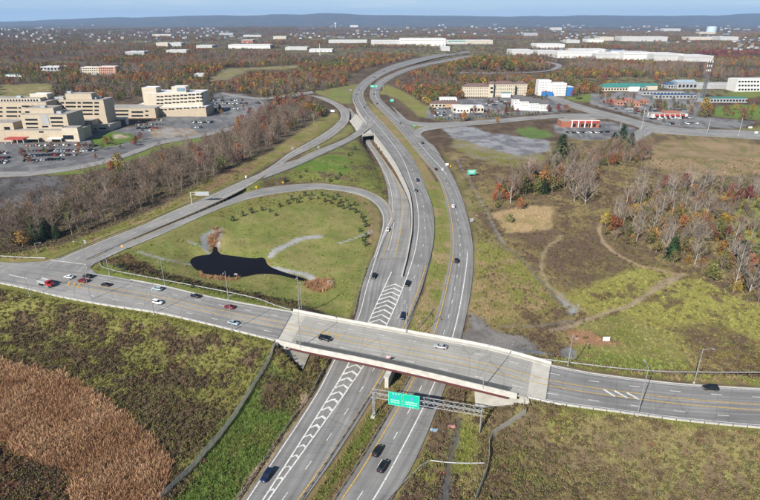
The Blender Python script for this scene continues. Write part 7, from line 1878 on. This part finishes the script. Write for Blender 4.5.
# kinds in drifts
n1 = fbm(X / 130, Y / 190, 71, 3); n2 = fbm(X / 90, Y / 130, 72, 3); px_, py_ = proj(X, Y, zt_)
hill = np.exp(-(((px_ - 487) / 42) ** 2 + ((py_ - 66) / 9) ** 2)); redr = np.exp(-(((px_ - 728) / 34) ** 2 + ((py_ - 55) / 5) ** 2)); belt = np.exp(-(((py_ - 74) / 10) ** 2)) * ((px_ > 185) & (px_ < 360))
leafy = np.clip((n1 - .5) * 3.2 + .40, .16, .9) + .9 * hill + .8 * redr + .5 * belt
u = rng.random(len(X)); isl = u < leafy
ever = (~isl) & (rng.random(len(X)) < np.clip((n2 - .50) * 2.4, .02, .45))
bare = ~isl & ~ever
hgt = hgt * (1 + .35 * hill)
for m_ in (0,): pass
mid_bare = [merged(*bare_tree(200 + s, H=10, spread=.36, depth=0, nl=15, ntw=6, low=.2), "bare_tree_far", [BARK, BARK, TWIG]) for s in range(5)]
far_leaf = {}
for nm, lm in (("rust", L_RUST), ("gold", L_GOLD), ("red", L_RED), ("olive", L_OLIVE)):
    far_leaf[nm] = [merged(*leafy_tree(230 + s + len(nm) * 5, H=10, W_=.44, clumps=11, per=15, size=.66), "autumn_tree_far", [BARK, lm]) for s in range(2)]
far_con = [merged(*conifer(260 + s, H=11, W_=.25, tiers=9, per=10, size=.95), "evergreen_far", [BARK, L_EVER]) for s in range(2)]
def emit(name, protos, msk, idx=None, base_h=10.0):
    n_ = int(msk.sum())
    if n_ == 0: return
    gn_scatter(name, protos, np.stack([X[msk], Y[msk], zt_[msk] - .2], 1), hgt[msk] / base_h, rng.uniform(0, 6.28, n_), rng.integers(0, len(protos), n_) if idx is None else idx)
emit("bare_woodland", mid_bare, bare)
pl = far_leaf["rust"] + far_leaf["gold"] + far_leaf["red"] + far_leaf["olive"]
n3 = fbm(X / 60, Y / 90, 73, 2)[isl]; rr2 = rng.random(int(isl.sum()))
val = np.clip(n3 + (rr2 - .5) * .7, 0, 1); red_i = redr[isl] > .4
typ = np.select([red_i & (rr2 < .75), val < .46, val < .62, val < .66], [2, 3, 0, 2], 0); typ = np.where((rr2 > .86), 1, typ)
emit("autumn_woodland", pl, isl, typ * 2 + rng.integers(0, 2, len(typ)))
emit("evergreen_woodland", far_con, ever, None, 11.0)

# the rest of the near woods, past the individually built trees
def rest(name, px, n_, zt, keys, lo, hi, seed):
    P = np.array([at(q[0], q[1], zt)[:2] for q in px]); rl = np.random.default_rng(seed)
    q = np.stack([rl.uniform(P[:, 0].min(), P[:, 0].max(), n_ * 5), rl.uniform(P[:, 1].min(), P[:, 1].max(), n_ * 5)], 1); q = q[poly_sd(q[:, 0], q[:, 1], P, 1) < 0][:n_]
    protos = []
    for k in keys:
        for (a, b) in KINDS[k]:
            mb = MB(); me = bpy.data.meshes.new("tree"); va = [v.co[:] for v in a.vertices]; vb = [v.co[:] for v in b.vertices]
            me.from_pydata(va + vb, [], [tuple(p.vertices) for p in a.polygons] + [tuple(i + len(va) for i in p.vertices) for p in b.polygons])
            for m_ in list(a.materials) + list(b.materials): me.materials.append(m_)
            me.polygons.foreach_set("material_index", [0] * len(a.polygons) + [p.material_index + len(a.materials) for p in b.polygons]); me.update(); protos.append(me)
    gn_scatter(name, protos, np.c_[q, gh(q[:, 0], q[:, 1]) - .1], rl.uniform(lo, hi, len(q)), rl.uniform(0, 6.28, len(q)), rl.integers(0, len(protos), len(q)))
rest("leafless_wood", [(-22,247),(0,246),(40,234),(80,227),(125,212),(165,199),(200,184),(232,168),(258,155),(285,137),(312,118),(300,111),(262,116),(240,135),(200,148),(160,160),(122,178),(70,190),(0,212),(-22,218)], 300, 8.5, ["bare"], .55, .95, 31)
rest("leafless_wood", [(600,232),(615,212),(640,200),(680,196),(785,200),(785,240),(740,236),(712,240),(690,262),(660,246),(625,240)], 45, 5.0, ["pale", "bare"], .5, .85, 32)
rest("thicket", [(-22,247),(0,246),(40,234),(80,227),(125,212),(165,199),(200,184),(232,168),(258,155),(285,137),(312,118),(300,111),(262,116),(240,135),(200,148),(160,160),(122,178),(70,190),(0,200),(-22,210)], 420, 8.5, ["bare", "bush"], .18, .4, 33)
rest("thicket", [(600,235),(640,200),(700,196),(785,200),(790,300),(750,296),(720,280),(690,264),(640,250)], 380, 5.0, ["bush", "bare", "olive", "gold", "rust", "olive"], .25, .65, 34)
rest("thicket", [(394,88),(440,73),(520,75),(535,81),(460,86),(455,97),(428,99),(404,95)], 300, 9.0, ["bush", "bare", "rust", "olive"], .4, .85, 38)
rest("thicket", [(490,214),(520,200),(560,194),(592,192),(600,180),(575,170),(548,176),(518,186),(496,198)], 420, 5.0, ["bush", "bare", "olive", "bush", "shrub", "rust"], .35, .85, 36)
rest("thicket", [(556,172),(575,160),(610,150),(650,150),(652,164),(600,172)], 300, 6.0, ["bush", "olive", "shrub", "bare", "rust"], .35, .85, 37)
# --- undergrowth near the interchange
def tuft(seed, n_, h_, spread, w_, m, lean=.5):
    rnd = random.Random(seed); mb = MB()
    for _ in range(n_):
        an = rnd.uniform(0, 6.28); r0 = spread * rnd.random() ** .5; b_ = Vector((math.cos(an) * r0, math.sin(an) * r0, -.05)); hh = h_ * rnd.uniform(.6, 1.15)
        t = b_ + Vector((rnd.uniform(-1, 1) * lean * hh, rnd.uniform(-1, 1) * lean * hh, hh)); s = Vector((rnd.uniform(-1, 1), rnd.uniform(-1, 1), 0)).normalized() * w_
        mb.add([b_ - s, b_ + s, t + s * .35, t - s * .35], [(0, 1, 2, 3)])
    return mb.mesh("tuft", m)
def brushy(seed, h_, m, n_=26):
    rnd = random.Random(seed); mb = MB()
    leaf_quads(mb, (0, 0, h_ * .42), h_ * .62, n_, h_ * .2, rnd, 0, .62)
    for _ in range(7):
        an = rnd.uniform(0, 6.28); t = Vector((math.cos(an) * h_ * .5, math.sin(an) * h_ * .5, h_ * rnd.uniform(.7, 1.15))); s = Vector((.03, .02, 0)); mb.add([Vector((0, 0, -.1)) - s, Vector((0, 0, -.1)) + s, t], [(0, 1, 2)])
    return mb.mesh("brush", m)
def tinted(name, isl, rough=.95):
    m = bpy.data.materials.new(name); m.use_nodes = True; n = m.node_tree; b = n.nodes["Principled BSDF"]; b.inputs["Roughness"].default_value = rough; b.inputs["Specular IOR Level"].default_value = .15
    at_ = n.nodes.new("ShaderNodeAttribute"); at_.attribute_type = 'INSTANCER'; at_.attribute_name = "tint"
    ge = n.nodes.new("ShaderNodeNewGeometry"); r_ = n.nodes.new("ShaderNodeMapRange"); r_.inputs[3].default_value = 1 - isl; r_.inputs[4].default_value = 1 + isl; n.links.new(ge.outputs["Random Per Island"], r_.inputs[0])
    hs = n.nodes.new("ShaderNodeHueSaturation"); n.links.new(at_.outputs["Color"], hs.inputs["Color"]); n.links.new(r_.outputs[0], hs.inputs["Value"]); n.links.new(hs.outputs[0], b.inputs["Base Color"])
    return m
B_BRUSH = tinted("brush_foliage", .38); B_REED = tinted("reed_stems", .35, .9); B_GRASS = tinted("rough_grass_blades", .3, .9)
Ng = 420000
px_ = rng.uniform(-25, 785, Ng); py_ = 165 + (512 - 165) * rng.random(Ng) ** .85
v_ = (py_ - 250) / F; d_ = (CAMZ - 3.0) / (math.sin(PITCH) + v_ * math.cos(PITCH)); X = (px_ - 380) / F * d_; Y = d_ * (math.cos(PITCH) - v_ * math.sin(PITCH))
# thin out so that the density on the ground falls gently with distance
keep = rng.random(Ng) < np.clip((Y / 420) ** 1.3, .16, 1); X, Y = X[keep], Y[keep]
A1, B1, s1, kb, kr, kg = cover(X, Y)
free = road_clear(X, Y) > .9
free &= poly_sd(X, Y, POND, 6) > 1.0
for (tp, tz, bp_, bz) in SLOPES:
    T0 = np.array(at(*tp, tz)); B0 = np.array(at(*bp_, bz)); M_ = np.array([(B0 - T0)[:2], SIDE[:2]]).T; st = np.linalg.solve(M_, np.stack([X - T0[0], Y - T0[1]]))
    free &= ~((st[0] > -.3) & (st[0] < 1.1) & (st[1] > -.05) & (st[1] < 1.05))
mt_ = mottle(X, Y); dark = s1 > mt_ * .62 + .19          # where colour B shows
un = rng.random(len(X)); Z = gh(X, Y)
isb = free & (un < kb * np.where(dark, .95, .40)) & (kr < .5)
isr = free & (kr > .3) & (un < kr)
isg = free & ~isb & ~isr & (rng.random(len(X)) < kg * .9) & (kr < .3)
near = np.hypot(X, Y)
print("brush", isb.sum(), "reed", isr.sum(), "grass", isg.sum())
def emit2(name, protos, msk, lo, hi, tint):
    n_ = int(msk.sum()); gn_scatter(name, protos, np.stack([X[msk], Y[msk], Z[msk]], 1), rng.uniform(lo, hi, n_), rng.uniform(0, 6.28, n_), rng.integers(0, len(protos), n_), tint)
def jitter(c, v, h): 
    n_ = len(c); return np.clip(c * rng.uniform(1 - v, 1 + v, (n_, 1)) * rng.uniform(1 - h, 1 + h, (n_, 3)), 0, 1)
cov = np.where(dark[:, None], B1, A1)
olv = np.array((.165, .155, .05)); brn = np.array((.135, .102, .06))
w_ = np.where(rng.random(len(X)) < np.where(dark, .12, .55), 1.0, 0.0)[:, None]
bcol = .45 * cov + .55 * (olv * w_ + brn * (1 - w_)); rus = (rng.random(len(X)) < .03)[:, None]; bcol = np.where(rus, np.array((.16, .085, .055)), bcol)
emit2("low_brush", [brushy(300 + s, 1.0, B_BRUSH) for s in range(5)], isb, .4, 1.25, jitter(bcol[isb], .35, .10))
rt = fbm(X / 8, Y / 8, 91, 3)[:, None]; rw = smooth(rt, .35, .65); rcol = np.array((.42, .265, .155)) * rw + np.array((.33, .19, .105)) * (1 - rw)
emit2("dry_reeds", [tuft(320 + s, 13, 1.7, .7, .075, B_REED, .5 + .12 * s) for s in range(4)], isr, .55, 1.2, jitter(rcol[isr], .25, .06))
emit2("rough_grass", [tuft(330 + s, 11, .55, .6, .10, B_GRASS, .75) for s in range(3)], isg, .5, 1.2, jitter(cov[isg] * 1.18, .22, .06))
# loose rocks at the pond
ROCK = mat("rock", (.30, .30, .31), .9, .2, 1.2)
for (a, b, s, lb) in ((236,275.2,1.6,"pale rock at the edge of the pond among brown reeds"),(330,283,2.2,"pale rock beside the pond outlet"),(213,234,1.6,"pale rock at the head of the pond inlet")):
    p_ = onground(a, b, .1); rk = random.Random(a); mb = MB(); n_ = 7; vs = []
    for i in range(5):
        for j in range(n_):
            an = j * 2 * math.pi / n_; rr_ = math.sin((i + .5) / 5 * math.pi * .55 + .6) * rk.uniform(.8, 1.15); vs.append((math.cos(an) * rr_ * s * (1 - .12 * i), math.sin(an) * rr_ * s * .7 * (1 - .12 * i), -.3 + i * .3 * s * .55))
    fs = [(i * n_ + j, i * n_ + (j + 1) % n_, (i + 1) * n_ + (j + 1) % n_, (i + 1) * n_ + j) for i in range(4) for j in range(n_)] + [tuple(4 * n_ + j for j in range(n_))]
    mb.add(vs, fs); o = mb.obj("rock", ROCK, None, label=lb, cat="rock"); o.location = p_

# ================================================================ AIR
hz = MB(); hz.box(-44000, 44000, -900, 29000, -60, 560)
hmz = bpy.data.materials.new("haze_air"); hmz.use_nodes = True; n = hmz.node_tree
n.nodes.remove(n.nodes["Principled BSDF"]); pv = n.nodes.new("ShaderNodeVolumePrincipled"); pv.inputs["Color"].default_value = (.36, .61, 1.0, 1); pv.inputs["Density"].default_value = HAZE_DENSITY
pv.inputs["Anisotropy"].default_value = 0.0
n.links.new(pv.outputs[0], n.nodes["Material Output"].inputs["Volume"])
hz.obj("haze", hmz, None, kind='stuff')
print(COUNT)
